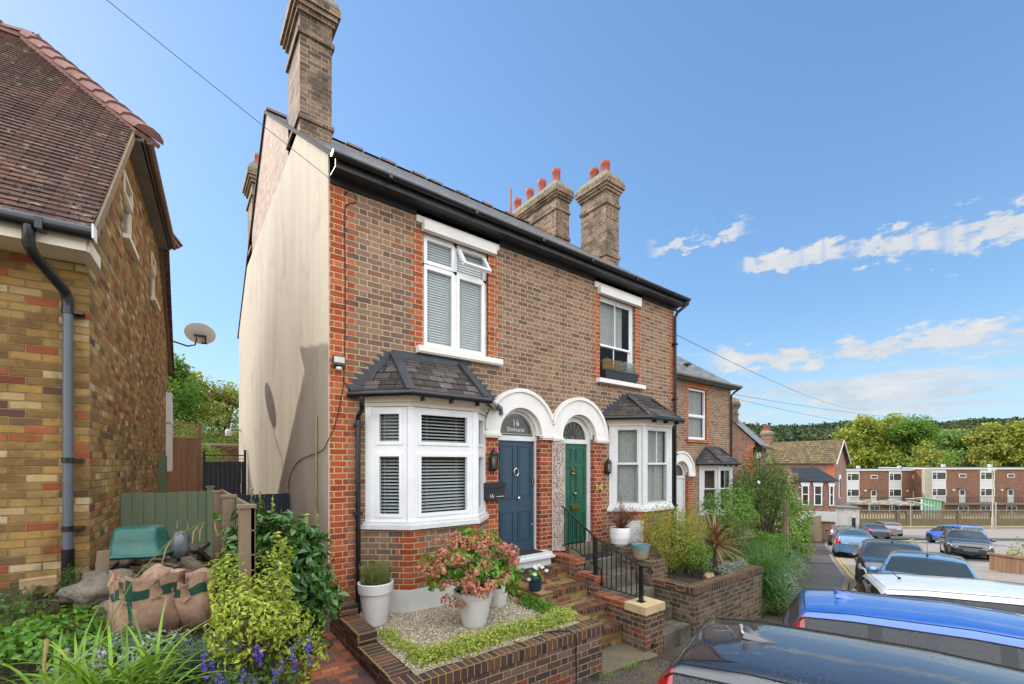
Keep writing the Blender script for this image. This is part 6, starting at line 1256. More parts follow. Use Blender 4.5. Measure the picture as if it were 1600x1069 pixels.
mb = MB(); z = ground(22.3, 1.95); mb.lathe((22.3, 1.95, z), [(.22, 0), (.28, .5), (.26, .52), (0, .5)], 12); solo(mb, 'planter_tub', 'dry_red', 'dark red tub on the pavement edge below the ivy hedge', 'planter')
# ---------------------------------------------------------------- cars
def car(name, label, pos, head, paintm, L=4.1, Wd=1.76, H=1.45, kind='hatch', glass='car_glass', frontglass=None, aerial='fin', plate=True, roofm=None, z=None, flat=False, detail=True, tail='tall', group='cars parked beside the street'):
    hd = Vector((head[0], head[1], 0)).normalized(); p0 = Vector((pos[0], pos[1], 0))
    if z is not None: zf = zr_ = z
    else: zf = ground(p0.x+hd.x*1.3, p0.y+hd.y*1.3)-.10; zr_ = ground(p0.x-hd.x*1.3, p0.y-hd.y*1.3)-.10
    t = thing(name, label, 'car', (p0.x, p0.y, (zf+zr_)/2 if z is None else z), 0, group, True); t.rotation_euler = (0, -math.atan2(zf-zr_, 2.6), math.atan2(hd.y, hd.x))
    h = L/2; wb = L*.31
    if kind == 'saloon': X = [-h, -h+.03, -h+.25, -h+.85, -h+1.35, -.35, .25, .62, 1.30, 1.75, h-.12, h-.02, h]; T = [.62, .86, .98, 1.02, 1.30, H, H, H-.06, 1.0, .93, .74, .62, .5]; ws = (.42, 1.30); rg = (-h+.80, -h+1.45)
    elif kind == 'lift': X = [-h, -h+.03, -h+.12, -h+.35, -h+1.45, -.3, .25, .55, 1.35, 1.75, h-.12, h-.02, h]; T = [.65, .92, 1.10, 1.16, 1.43, H, H, H-.05, .98, .9, .72, .6, .5]; ws = (.40, 1.35); rg = (-h+.38, -h+1.40)
    else: X = [-h, -h+.03, -h+.08, -h+.14, -h+.27, -h+.75, -.3, .35, .62, 1.25, 1.7, h-.12, h-.02, h]; T = [.62, .88, 1.00, 1.12, H-.09, H-.03, H, H-.03, H-.10, 1.02, .92, .74, .6, .5]; ws = (.52, 1.25); rg = (-h+.11, -h+.25)
    xs = np.concatenate([np.linspace(-h, -h+.36, 19 if detail else 13)[:-1], np.linspace(-h+.36, h-.3, 84 if detail else 50)[:-1], np.linspace(h-.3, h, 12)]); n = len(xs); T_ = np.interp(xs, X, T); k_ = np.array([1, 2, 3, 2, 1])/9.0 if detail else np.array([1, 2, 1])/4; pad = len(k_)//2; T_ = np.convolve(np.pad(T_, pad, 'edge'), k_, 'valid')
    belt = np.interp(xs, [-h, -h+.2, -.5, 1.2, h-.1, h], [.80, .98, .93, .90, .70, .50]); belt = np.minimum(belt, T_-.015)
    yb = Wd/2*np.interp(xs, [-h, -h+.06, -h+.25, -h+.7, h-.8, h-.25, h-.05, h], [.70, .83, .94, 1.0, 1.0, .90, .76, .60])
    cab = np.clip((T_-belt)/.45, 0, 1); yr = yb*(.93-.21*cab)
    wx = (-wb-.0, wb+.05); wr = .315*H/1.45+.0; zl = np.full(n, .20)
    zl = np.where(np.abs(xs) > h-.12, .30, zl)
    for c in wx: d_ = np.abs(xs-c); zl = np.where(d_ < wr+.05, np.maximum(zl, .32+np.sqrt(np.maximum(0, (wr+.05)**2-d_**2))), zl)
    def pts(i):
        b, a, u, tt, zb_, ar = yb[i], yr[i], belt[i], T_[i], zl[i], cab[i]
        m_ = max(zb_+.01, .5); q = max(m_+.01, .68); r_ = tt-u
        zz = [(b*.0, .22), (b*.80, max(.22, zb_-.0)), (b*.975, zb_), (b*1.0, max(m_, zb_)), (b*.995, min(q, u-.03) if q < u else u-.02), (b*.965, u-.012), (b*.935, u), (a+.012*ar+(b*.935-a)*.12, u+r_*.79), (a, u+r_*.86), (a*.93, u+r_*.925), (a*.7, u+r_*.972), (a*.35, u+r_*.996), (0, tt+.004*ar)]
        for k in range(1, len(zz)): zz[k] = (zz[k][0], max(zz[k][1], zz[k-1][1] if k < 7 else zz[k][1]))
        return zz
    S_ = [pts(i) for i in range(n)]; M_ = 13
    parts = {}
    def face(key, i, j, sgn):
        mb = parts.setdefault(key, MB()); q = [(xs[i], sgn*S_[i][j][0], S_[i][j][1]), (xs[i+1], sgn*S_[i+1][j][0], S_[i+1][j][1]), (xs[i+1], sgn*S_[i+1][j+1][0], S_[i+1][j+1][1]), (xs[i], sgn*S_[i][j+1][0], S_[i][j+1][1])]
        mb.poly(q if sgn < 0 else q[::-1], True)
    cx0, cx1 = (rg[0]+.12 if kind == 'hatch' else rg[0]+.35), ws[1]-.12
    pil = [(-.12, .0)]; pil += [(-h+.93, -h+1.06)] if kind == 'hatch' else [(rg[1]-.1, rg[1])]
    for i in range(n-1):
        xm = (xs[i]+xs[i+1])/2
        for sg in (-1, 1):
            for j in range(M_-1):
                key = 'body'
                hgt = S_[i][7][1]-S_[i][6][1]
                if j == 6 and cx0 < xm < cx1 and hgt > .07:
                    key = ('side_window%+d' % sg) if not any(a < xm < b for a, b in pil) else 'pillar'
                    if hgt < .12 or xm > cx1-.10 or xm < cx0+.05: key = 'pillar'
                if j >= 9 and ws[0] < xm < ws[1]-.03: key = 'windscreen'
                if j >= 9 and rg[0] < xm < rg[1]: key = 'rear_window'
                if j in (4, 5) and xm < -h+.30 and kind != 'saloon': key = 'tail%+d' % sg
                if j in (6, 7) and xm < -h+.30 and kind == 'hatch' and tail == 'tall': key = 'tail%+d' % sg
                if kind == 'saloon' and j in (4, 5) and xm < -h+.28: key = 'tail%+d' % sg
                if j in (4, 5) and xm > h-.48 and xm < h-.06: key = 'head%+d' % sg
                if j in (0, 1) : key = 'underside'
                pass
                face(key, i, j, sg)
    # vertices are merged per part so that shading is smooth
    def weld(mb):
        idx = {}; nv = []; mp = []
        for v in mb.v:
            k = tuple(round(c, 5) for c in v)
            if k not in idx: idx[k] = len(nv); nv.append(v)
            mp.append(idx[k])
        mb.f, mb.sm = zip(*[(ff, s) for ff, s in ((tuple(dict.fromkeys(mp[q] for q in f)), s) for f, s in zip(mb.f, mb.sm)) if len(ff) > 2]); mb.f = list(mb.f); mb.sm = list(mb.sm); mb.v = nv; return mb
    nm = {'body': ('body', paintm), 'pillar': ('pillar_trim', 'dark_glass_trim'), 'windscreen': ('windscreen', frontglass or glass), 'rear_window': ('rear_window', glass), 'underside': ('underside', 'seal'), 'trim': ('roof_seam', 'seal' if not roofm else roofm)}
    body = weld(parts['body'])
    for sgx, i in ((-1, 0), (1, n-1)): body.poly([(xs[i], s * S_[i][j][0], S_[i][j][1]) for s, rng in ((1, range(M_)), (-1, range(M_-2, 0, -1))) for j in rng][::(1 if sgx < 0 else -1)])
    bo = body.build('body', paintm, t)
    for k, mb in parts.items():
        if k == 'body': continue
        if k.startswith('side'): nn, m_ = 'side_window', glass
        elif k.startswith('tail'): nn, m_ = 'tail_light', 'tail_red'
        elif k.startswith('head'): nn, m_ = 'headlight', 'lens_clear'
        else: nn, m_ = nm[k]
        weld(mb).build(nn, m_, t)
    mb = MB(); mb.box(-h+.5, h-1.2, -Wd*.40, Wd*.40, .3, .62); 
    for x in (-.75, .25):
        for y in (-.36, .36): mb.box(x-.1, x+.05, y-.22, y+.22, .5, 1.08); mb.ball((x-.05, y, 1.18), .05, .12, .09)
    mb.build('seats', 'interior', t)
    for c in wx:
        for sg in (-1, 1):
            y = sg*(Wd/2-.10); mb = MB(); mb.grid([[(c+r*math.cos(a*math.pi/14), y+sg*o, .315+r*math.sin(a*math.pi/14)) for a in range(28)] for o, r in ((-.09, .2), (-.10, wr-.03), (-.08, wr), (.06, wr), (.085, wr-.03), (.08, wr-.085), (.06, wr-.095))], True, True, sg > 0); wh = mb.build('wheel', 'tyre', t)
            mb = MB()
            for k in range(7): a = k*2*math.pi/7; mb.bar((c+.04*math.cos(a), y+sg*.065, .315+.04*math.sin(a)), (c+(wr-.09)*math.cos(a), y+sg*.07, .315+(wr-.09)*math.sin(a)), .045, .02, (0, 1, 0))
            mb.grid([[(c+r*math.cos(a*math.pi/14), y+sg*o, .315+r*math.sin(a*math.pi/14)) for a in range(28)] for o, r in ((.045, wr-.13), (.072, wr-.10), (.078, wr-.082))], True, True, sg > 0); mb.build('rim', 'alloy', wh)
            mb = MB(); mb.grid([[(c+r*math.cos(a*math.pi/14), y-sg*.12, .315+r*math.sin(a*math.pi/14)) for a in range(28)] for r in (.01, wr+.12)], True, False); mb.build('wheel_well', 'seal', wh)
    for sg in (-1, 1):
        mb = MB(); xx = ws[1]-.33; yy = np.interp(xx, xs, yb)*.93; mb.ball((xx, sg*(yy+.10), .99), .07, .11, .075, 12, 8); mb.bar((xx, sg*(yy-.03), .94), (xx, sg*(yy+.08), .96), .05); mb.build('door_mirror', paintm, t)
        if detail:
            mb = MB()
            for xd in (ws[1]-.25, -.06, -h+1.0):
                i = int(np.searchsorted(xs, xd)); mb.tube([(xs[i]+ (0 if k < 6 else 0), sg*(S_[i][k][0]+.0015), S_[i][k][1]) for k in (3, 4, 5, 6)], .004, 4)
            for xd in (.35, -.75): mb.box(xd-.09, xd+.09, sg*(Wd/2-.012), sg*(Wd/2+.022), .80, .83)
            mb.build('door_seam', 'seal', t)
            mb = MB(); ii = [i for i in range(n) if cx0 < xs[i] < cx1 and S_[i][7][1]-S_[i][6][1] > .07]
            mb.tube([(xs[i], sg*(S_[i][6][0]+.004), S_[i][6][1]) for i in ii], .008, 5); mb.tube([(xs[i], sg*(S_[i][7][0]+.003), S_[i][7][1]) for i in ii], .008, 5); mb.build('window_trim', 'seal', t)
    top = lambda x: float(np.interp(x, xs, T_))+.015
    if detail:
        mb = MB()
        for sg in (-1, 1): mb.tube([(xs[i], sg*(S_[i][9][0]), S_[i][9][1]+.001) for i in range(n) if -h+.3 < xs[i] < ws[0]], .005, 5)
        mb.tube([(-h+.30, S_[10][9][0]*k/6, float(np.interp(-h+.30, xs, T_))+.012) for k in range(-6, 7)], .004, 4); mb.build('roof_seam', 'seal', t)
    if aerial == 'fin': mb = MB(); x = -h+.72; mb.grid([[(x+dx+.0, y, top(x)-.01+z) for dx, y, z in r] for r in ([(.20, 0, 0), (.20, 0, .0), (.20, 0, 0)], [(.06, .03, 0), (.05, 0, .05), (.06, -.03, 0)], [(-.04, .035, 0), (-.07, 0, .105), (-.04, -.035, 0)], [(-.08, .012, 0), (-.105, 0, .10), (-.08, -.012, 0)])], False, True); mb.build('aerial', paintm, t)
    elif aerial: mb = MB(); x = -h+.6 if aerial == 'rear' else ws[0]-.15; d_ = -.28; mb.tube([(x, 0, top(x)-.01), (x+.02, 0, top(x)+.02)], .02, 8); mb.tube([(x, 0, top(x)), (x+d_, 0, top(x)+.33)], [.006, .003], 5); mb.build('aerial', 'wire', t)
    mb = MB(); mb.box(-h-.012, -h+.02, -.26, .26, .70 if kind != 'saloon' else .72, .81) if plate else None
    if plate: mb.build('number_plate', 'plate', t)
    mb = MB(); mb.box(h-.05, h+.012, -.26, .26, .40, .51); mb.build('number_plate', 'grey_board', t); mb = MB(); mb.box(h-.10, h+.006, -.50, .50, .26, .38); mb.box(h-.12, h-.008, -.42, .42, .56, .64); mb.build('grille', 'seal', t)
    return t
def rw(r, w_): return (r*FY+w_*FX, -r*FX+w_*FY)
ROW = (.27, -.963)
def nose(px, w_): return at(px, w_)[:2]
car('parked_car', 'black car nearest the viewer, reflecting sky on its wet roof, with a shark fin aerial', (2.33, -6.12), ROW, 'paint_black', 4.2, 1.80, 1.44, 'hatch', 'wet_glass', z=-1.23)
car('parked_car', 'bright blue car with a wet roof parked between the black and white cars', (5.74, -5.77), (.33, -.944), 'paint_blue', 4.2, 1.78, 1.48, 'hatch', 'wet_glass', z=-1.64)
car('parked_car', 'white car with a whip aerial parked beyond the bright blue one', (8.30, -5.88), (.42, -.907), 'paint_white', 4.1, 1.76, 1.47, 'hatch', 'car_glass', aerial='rear', z=-1.73)
car('parked_car', 'pale blue car with a short aerial showing its roof above the white car', (11.5, -4.30), (-.985, -.17), 'paint_sky', 3.8, 1.7, 1.40, 'hatch', 'car_glass', 'screen_glass', aerial='front', detail=False)
car('parked_car', 'black car with a misted windscreen facing up the street by the kerb', (15.6, -2.85), (-.965, -.26), 'paint_black', 4.1, 1.76, 1.47, 'hatch', 'car_glass', 'screen_glass', aerial='front', detail=False)
car('parked_car', 'light metallic blue liftback parked on the double yellow lines, rear towards the viewer', (27.9, 1.35), (.95, .31), 'paint_prius', 4.45, 1.76, 1.48, 'lift', 'screen_glass', aerial=None, detail=False)
car('parked_car', 'dark car half hidden ahead of the light blue liftback', nose(1316, 32.5), (.95, .31), 'paint_black', 4.2, 1.76, 1.46, 'hatch', 'screen_glass', aerial=None, detail=False)
car('parked_car', 'dark blue saloon with red tail lights further down the street', nose(1362, 41), rw(.42, 1), 'paint_darkblue', 4.5, 1.76, 1.42, 'saloon', 'screen_glass', aerial=None, detail=False)
car('parked_car', 'grey hatchback beyond the dark blue saloon', nose(1385, 46), rw(.45, 1), 'paint_grey', 4.1, 1.76, 1.46, 'hatch', 'screen_glass', aerial=None, detail=False)
car('moving_car', 'black hatchback driving towards the viewer across the junction', nose(1508, 23.6), rw(-.65, -.76), 'paint_black', 4.3, 1.78, 1.46, 'hatch', 'car_glass', 'screen_glass', aerial=None, detail=False, group='cars on the junction')
car('moving_car', 'bright blue hatchback turning behind the black hatchback', nose(1492, 33.5), rw(.25, 1), 'paint_bright', 4.2, 1.78, 1.46, 'hatch', 'screen_glass', aerial=None, detail=False, group='cars on the junction')
# ---------------------------------------------------------------- across the junction
FR = -math.asin(FX)
def far(name, label, cat, r, w_, z=None, rot=0, group=None):
    p = PX(r, w_); t = thing(name, label, cat, (p[0], p[1], ground(p[0], p[1]) if z is None else z), FR+rot, group, True); return t
rpx = lambda px, w_: (px-800)/687*w_
# maisonettes
def flats(name, label, px0, px1, w_, ztop, units, lastdoor=True):
    r0, r1 = rpx(px0, w_), rpx(px1, w_); W_ = r1-r0; t = far(name, label, 'flats', r0, w_, -7.2); H = ztop+7.2; S1 = 2.62; gf = H-2*S1-.25
    mb = MB(); mb.box(0, W_, 0, 9, 0, H-.25); mb.build('wall', 'flats_brick', t)
    mb = MB(); mb.box(-.2, W_+.2, -.25, 9.2, H-.25, H+.02); mb.build('roof_edge', 'white_panel', t); mb = MB(); mb.box(-.1, W_+.1, -.1, 9, H+.02, H+.1); mb.build('roof', 'anthracite', t)
    mb = MB(); mb.box(0, W_, -1.35, 0, gf-.22, gf); mb.build('balcony', 'grey_board', t); mb = MB(); mb.box(0, W_, -1.37, -1.34, gf+.95, gf+1.0)
    x = 0
    while x < W_: mb.box(x, x+.03, -1.365, -1.345, gf, gf+.95); x += .22
    mb.build('balcony_rail', 'black_iron', t); mb = MB(); mb.box(0, W_, -.02, 0, gf+S1-.06, gf+S1); mb.build('string_course', 'grey_board', t)
    u = W_/units
    for k in range(units):
        a = k*u+u*.07; ww = u*.30
        mb = MB(); mb.box(a, a+ww, -.04, 0, gf+.05, H-.3); mb.build('panel_bay', 'white_panel', t)
        for zz in (gf+1.05, gf+S1+1.0):
            f = Facet((a, -.05), (a+ww, -.05)); m2 = MB(); f.ring(m2, .03, ww-.03, zz, zz+1.2, .07, 0, .05); f.box(m2, ww*.33, ww*.33+.06, zz, zz+1.2, 0, .05); f.box(m2, 0, ww*.33, zz+.8, zz+.85, 0, .05); wi = m2.build('window', 'upvc', t); q = MB(); f.rect(q, .05, ww-.05, zz+.05, zz+1.15, .01); q.build('pane', 'dark_pane', wi)
        b = a+ww+u*.27; m2 = MB(); m2.box(b, b+.95, -.06, 0, gf, gf+2.1); d_ = m2.build('door', 'white_panel', t); m2 = MB(); m2.box(b+.15, b+.8, -.07, -.05, gf+1.2, gf+1.95); m2.build('door_glass', 'dark_pane', d_); m2 = MB(); m2.box(b-.25, b+1.2, -.5, 0, gf+2.2, gf+2.28); m2.build('canopy', 'grey_board', d_)
        m2 = MB(); m2.box(b+.0, b+1.1, -.05, 0, gf+S1+1.35, gf+S1+1.9); wi = m2.build('window', 'upvc', t); m2 = MB(); m2.box(b+.08, b+1.02, -.06, -.03, gf+S1+1.42, gf+S1+1.83); m2.build('pane', 'dark_pane', wi)
        m2 = MB(); m2.ball((b-.9, -.08, gf+1.95), .22, .08, .16); m2.build('bulkhead_lamp', 'white_panel', t)
        for c in (a+.1, a+u*.55): m2 = MB(); m2.box(c, c+1.6, -.05, 0, gf-1.7, gf-.5); wi = m2.build('window', 'upvc', t); m2 = MB(); m2.box(c+.08, c+.76, -.06, -.04, gf-1.62, gf-.58); m2.box(c+.84, c+1.52, -.06, -.04, gf-1.62, gf-.58); m2.build('pane', 'dark_pane', wi)
        m2 = MB(); m2.box(a+u*.5, a+u*.5+.4, 2, 2.4, H, H+.55); m2.build('roof_vent', 'white_panel', t)
    return t
mat('dark_pane', '2a2d30', .1, col2='4a4744', nscale=1.2)
flats('flats_block', 'left hand block of brick flats with white panels and a long balcony', 1318, 1450, 72, .62, 2)
flats('flats_block', 'right hand block of brick flats, standing slightly forward, beyond the lamp column', 1450, 1752, 69.5, .88, 4)
t = far('down_pipe_pier', 'pale rendered strip between the two blocks of flats', 'pier', rpx(1449, 69), 69, -7.2); mb = MB(); mb.box(-.5, .6, -.15, .4, 0, 7.9); mb.build('pier', 'concrete', t)
# pierced block wall
def blockwall(r0, r1, w_, label, grp='pierced block walls'):
    t = far('block_wall', label, 'wall', r0, w_, -6.4, 0, grp); W_ = r1-r0; n = int(W_/6)+1
    mb = MB(); mb.box(0, W_, -.11, .11, 0, .92); mb.build('base', 'block_wall', t)
    mb = MB()
    for k in range(n+1): x = min(k*6.0, W_-.4); mb.box(x, x+.4, -.16, .16, 0, 1.95)
    mb.build('piers', 'block_wall', t)
    mb = MB(); mb.box(-.1, W_+.1, -.18, .18, 1.93, 2.02); mb.build('coping', 'grey_board', t); mb = MB()
    for j in range(4):
        mb.box(0, W_, -.05, .05, .92+j*.25, .92+j*.25+.05)
    x = 0
    while x < W_: mb.box(x, x+.14, -.05, .05, .92, 1.93); x += .36
    mb.build('pierced_blocks', 'cream_stone', t)
blockwall(rpx(1326, 56), rpx(1420, 56), 56, 'left length of pierced concrete block wall, from the white garage to the sign post'); blockwall(rpx(1421, 56), rpx(1552, 56), 56, 'middle length of pierced concrete block wall beyond the blue car'); blockwall(rpx(1556, 56), rpx(1700, 56), 56, 'right length of pierced concrete block wall past the lamp column')
# lamp column, sign post, dryers, green sided shed
t = far('lamp_column', 'tall grey lamp column with a box head standing before the block wall', 'lamp post', rpx(1551, 53), 53); mb = MB(); mb.tube([(0, 0, 0), (0, 0, 1.4), (0, 0, 1.41), (0, 0, 7.1)], [.12, .12, .075, .06], 10); mb.build('column', 'concrete', t); mb = MB(); mb.box(-.38, .3, -.15, .15, 7.0, 7.35); mb.build('lamp_head', 'white_panel', t); mb = MB(); mb.box(-.9, .9, -.03, .03, 6.62, 6.66); mb.build('bracket', 'grey_board', t)
mb = MB(); z = ground(*at(1556, 52.5)[:2]); p = at(1556, 52.5); mb.tube([(p[0], p[1], z), (p[0], p[1], z+3.2)], .07, 8); solo(mb, 'sign_post', 'concrete', 'short pale post right of the lamp column', 'post')
p = at(1423, 53); mb = MB(); z = ground(p[0], p[1]); mb.tube([(p[0], p[1], z), (p[0], p[1], z+2.3)], .05, 8); solo(mb, 'sign_post', 'concrete', 'slim post at the kerb before the left length of block wall', 'post')
def dryer(px, w_, label):
    t = far('rotary_dryer', label, 'clothes dryer', rpx(px, w_), w_, -6.4, 0, 'rotary clothes dryers behind the block wall'); mb = MB(); mb.tube([(0, 0, 0), (0, 0, 3.05)], .04, 6); mb.build('pole', 'rotary_white', t)
    mb = MB(); tips = [(2.5*math.cos(a), 2.5*math.sin(a), 2.55) for a in (.4, 1.97, 3.54, 5.11)]
    for q in tips: mb.bar((0, 0, 3.05), q, .05); mb.bar((0, 0, 2.4), ((q[0])*.55, q[1]*.55, 2.82), .035)
    mb.build('arm', 'rotary_white', t); mb = MB()
    for s in (1, .8, .6):
        for i in range(4): a, b = tips[i], tips[(i+1) % 4]; mb.bar((a[0]*s, a[1]*s, 3.05-.5*s), (b[0]*s, b[1]*s, 3.05-.5*s), .03)
    mb.build('line', 'rotary_white', t)
dryer(1358, 60, 'leftmost rotary dryer, next to the white garage'); dryer(1394, 60, 'second rotary dryer, with the lit flat window under it'); dryer(1423, 58, 'third rotary dryer, just left of the green sided shed')
t = far('bin_shed', 'low shed with a green panelled front and a sloping grey roof behind the block wall', 'shed', rpx(1439, 58.5), 58.5, -6.4); W_ = rpx(1512, 58.5)-rpx(1439, 58.5)
mb = MB(); mb.prism([(0, 0, 0), (2.6, -.1, 0), (2.6, -.1, 2.9), (0, 0, 3.35)], (0, .05, 0)); mb.build('front_panel', 'green_panel', t); mb = MB()
for k in range(7): mb.box(k*.40, k*.40+.05, -.17, .0, .3, 3.25-k*.06)
mb.build('frame', 'white_panel', t); mb = MB(); mb.prism([(-.1, -.2, 3.42), (2.7, -.3, 3.0), (W_, 3, 2.45), (1.5, 4, 2.9)], (0, 0, .06)); mb.build('roof', 'white_panel', t); mb = MB(); mb.prism([(2.62, 0, 0), (W_-.1, 3, 0), (W_-.1, 3, 2.4), (2.62, 0, 2.9)], (0, .1, 0)); mb.build('side_wall', 'flats_brick', t)
# gabled building, shop with white ground floor
t = far('gabled_house', 'red brick house with a big mossy tiled roof and white edged gable', 'house', rpx(1302, 44), 44, -5.6, -R(50)); L_, D_2, EV, PK = 7.5, 4.6, 7.35, 9.6
mb = MB(); mb.box(-L_, 0, 0, D_2, 0, EV); mb.poly([(0, 0, EV), (0, D_2, EV), (0, D_2/2, PK-.05)]); mb.build('brick_wall', 'far_red_brick', t)
mb = MB(); courses(mb, (-L_-.3, -.3, EV-.2), (.35, -.3, EV-.2), (-L_-.3, D_2/2, PK), (.35, D_2/2, PK), .33, .04); courses(mb, (.35, D_2+.3, EV-.2), (-L_-.3, D_2+.3, EV-.2), (.35, D_2/2, PK), (-L_-.3, D_2/2, PK), .33, .04); rf = mb.build('tiled_roof', 'moss_tile', t)
mb = MB(); mb.bar((.37, -.32, EV-.28), (.37, D_2/2, PK-.08), .05, .16); mb.bar((.37, D_2+.32, EV-.28), (.37, D_2/2, PK-.08), .05, .16); mb.build('barge_board', 'white_panel', rf)
mb = MB(); mb.box(-.5, .02, -.02, .5, 2.5, EV); mb.build('red_quoin', 'red_brick', t); mb = MB(); mb.box(0, .06, 1.9, 2.5, 3.6, 6.0); wi = mb.build('window', 'upvc', t); mb = MB(); mb.box(.05, .08, 2.0, 2.4, 3.7, 5.6); mb.build('pane', 'dark_pane', wi); mb = MB(); mb.box(-L_, .05, -.05, D_2+.05, 0, 2.4); mb.build('painted_ground_floor', 'white_paint', t); mb = MB(); mb.box(0, .35, .8, 3.2, 2.42, 2.8); mb.build('red_ledge', 'red_brick', t)
chimney(t, -L_+.1, -L_+1.0, 1.9, 2.8, EV+.6, EV+3.6, [(-L_+.5, 2.3, .3, .7)], 'far_red_brick')
t = far('white_garage', 'white painted lock up building below the gabled house', 'garage', rpx(1288, 43), 42.6, -5.5, -R(18)); mb = MB(); mb.box(0, 2.6, 0, 4, 0, 2.75); mb.build('wall', 'white_paint', t); mb = MB(); mb.box(-.1, 2.7, -.15, 4, 2.75, 2.9); mb.build('roof_edge', 'grey_board', t); mb = MB(); mb.box(.9, 1.7, -.03, 0, .05, 2.0); mb.build('door', 'white_panel', t); mb = MB(); mb.box(2.0, 2.3, -.03, 0, .05, 1.9); mb.build('dark_opening', 'dark_pane', t)
t = far('brick_annexe', 'single storey brick annexe with white framed windows and a dark slate roof', 'annexe', rpx(1247, 38), 38, -4.9, -R(20)); W_ = 2.7
mb = MB(); mb.box(0, W_, 0, 4, 0, 5.0); mb.build('brick_wall', 'red_far' if 0 else 'far_red_brick', t); mb = MB(); courses(mb, (-.3, -.3, 4.95), (W_+.3, -.3, 4.95), (-.1, 2.0, 6.1), (W_-.8, 2.0, 6.1), .25, .02); courses(mb, (W_+.3, -.3, 4.95), (W_+.3, 4.3, 4.95), (W_-.8, 2.0, 6.1), (W_-.8, 2.0, 6.1), .25, .02); mb.build('slate_roof', 'anthracite', t)
for a, b in ((.25, .8), (1.15, 1.75), (2.25, 2.6)): f = Facet((a, -.02), (b, -.02)); mb = MB(); f.ring(mb, 0, b-a, 2.9, 4.6, .08, 0, .05); f.box(mb, 0, b-a, 3.8, 3.86, 0, .05); f.box(mb, -.06, b-a+.06, 4.6, 4.85, 0, .06); wi = mb.build('window', 'upvc', t); q = MB(); f.rect(q, .04, b-a-.04, 2.95, 4.55, .01); q.build('pane', 'dark_pane', wi)
mb = MB(); mb.box(-.05, W_+.05, -.35, 0, 1.6, 2.4); mb.build('white_fascia', 'white_panel', t); mb = MB(); mb.box(-.35, .0, -.1, 3, 0, 5.6); mb.build('party_wall', 'far_red_brick', t); mb = MB(); mb.box(0.1, .2, -.3, -.2, 0, 1.6); mb.box(1.2, 1.3, -.3, -.2, 0, 1.6); mb.build('post', 'white_panel', t)
t = thing('boundary_wall', 'rendered boundary wall with a dark boarded fence on top where the pavement bends', 'wall', g_(37, 7.4)); a, b = at(1262, 33.5), at(1292, 39); c_ = at(1250, 33.2)
f = Facet(a[:2], b[:2]); z = ground(*a[:2]); mb = MB(); mb.poly([(a[0], a[1], z-.8), (b[0], b[1], z-1.2), (b[0], b[1], z+.25), (a[0], a[1], z+.7)]); mb.obox((a[0], a[1], z+.5), (.18, 0, 0), (0, .18, 0), (0, 0, 1.25)); mb.build('rendered_wall', 'cream_stone', t); mb = MB(); mb.prism([(a[0], a[1], z+.7), (b[0], b[1], z+.25), (b[0], b[1], z+1.5), (a[0], a[1], z+1.9)], (0, .05, 0)); mb.build('boards', 'old_timber', t)
mb = MB(); f = Facet(c_[:2], a[:2]); 
for k in range(9): f.box(mb, f.L*k/9, f.L*(k+.75)/9, z-.2, z+1.4, -.02, .02)
solo(mb, 'black_gate', 'black_iron', 'black boarded gate at the bend in the pavement beside the rendered wall', 'gate')
p = at(1290, 39.5); z = ground(p[0], p[1]); t = thing('wheelie_bin', 'dark green wheelie bin at the kerb ahead of the parked cars', 'bin', (p[0], p[1], z)); mb = MB(); stack(mb, p[0]-.25, p[0]+.25, p[1]-.3, p[1]+.3, [(z+.05, 0), (z+1.0, .05)]); mb.build('bin_body', 'green_tub', t); mb = MB(); mb.box(p[0]-.33, p[0]+.33, p[1]-.38, p[1]+.36, z+1.0, z+1.1); mb.build('lid', 'green_tub', t)
# timber fence and shrub at the right edge
t, f = boards(Vector(at(1546, 17.5)[:2]), Vector(at(1640, 16.0)[:2]), ground(*at(1580, 17)[:2])-.1, ground(*at(1546, 17.5)[:2])+.58, 13, 'fence_brown', 'timber_fence', 'low brown board fence at the right edge beside the road', 'fence', rails=False); mb = MB(); f.box(mb, -.05, f.L, ground(*at(1546, 17.5)[:2])+.58, ground(*at(1546, 17.5)[:2])+.66, -.05, .06); mb.build('cap_rail', 'fence_brown', t)
p = at(1606, 17.5); bush('leafy_bush', 'small green bush spilling over the brown fence at the right edge', 'bush', (p[0], p[1], -2.35), .75, .75, .8, 900, .12, 'crown_olive', (p[0], p[1], -3.2), seed=61)
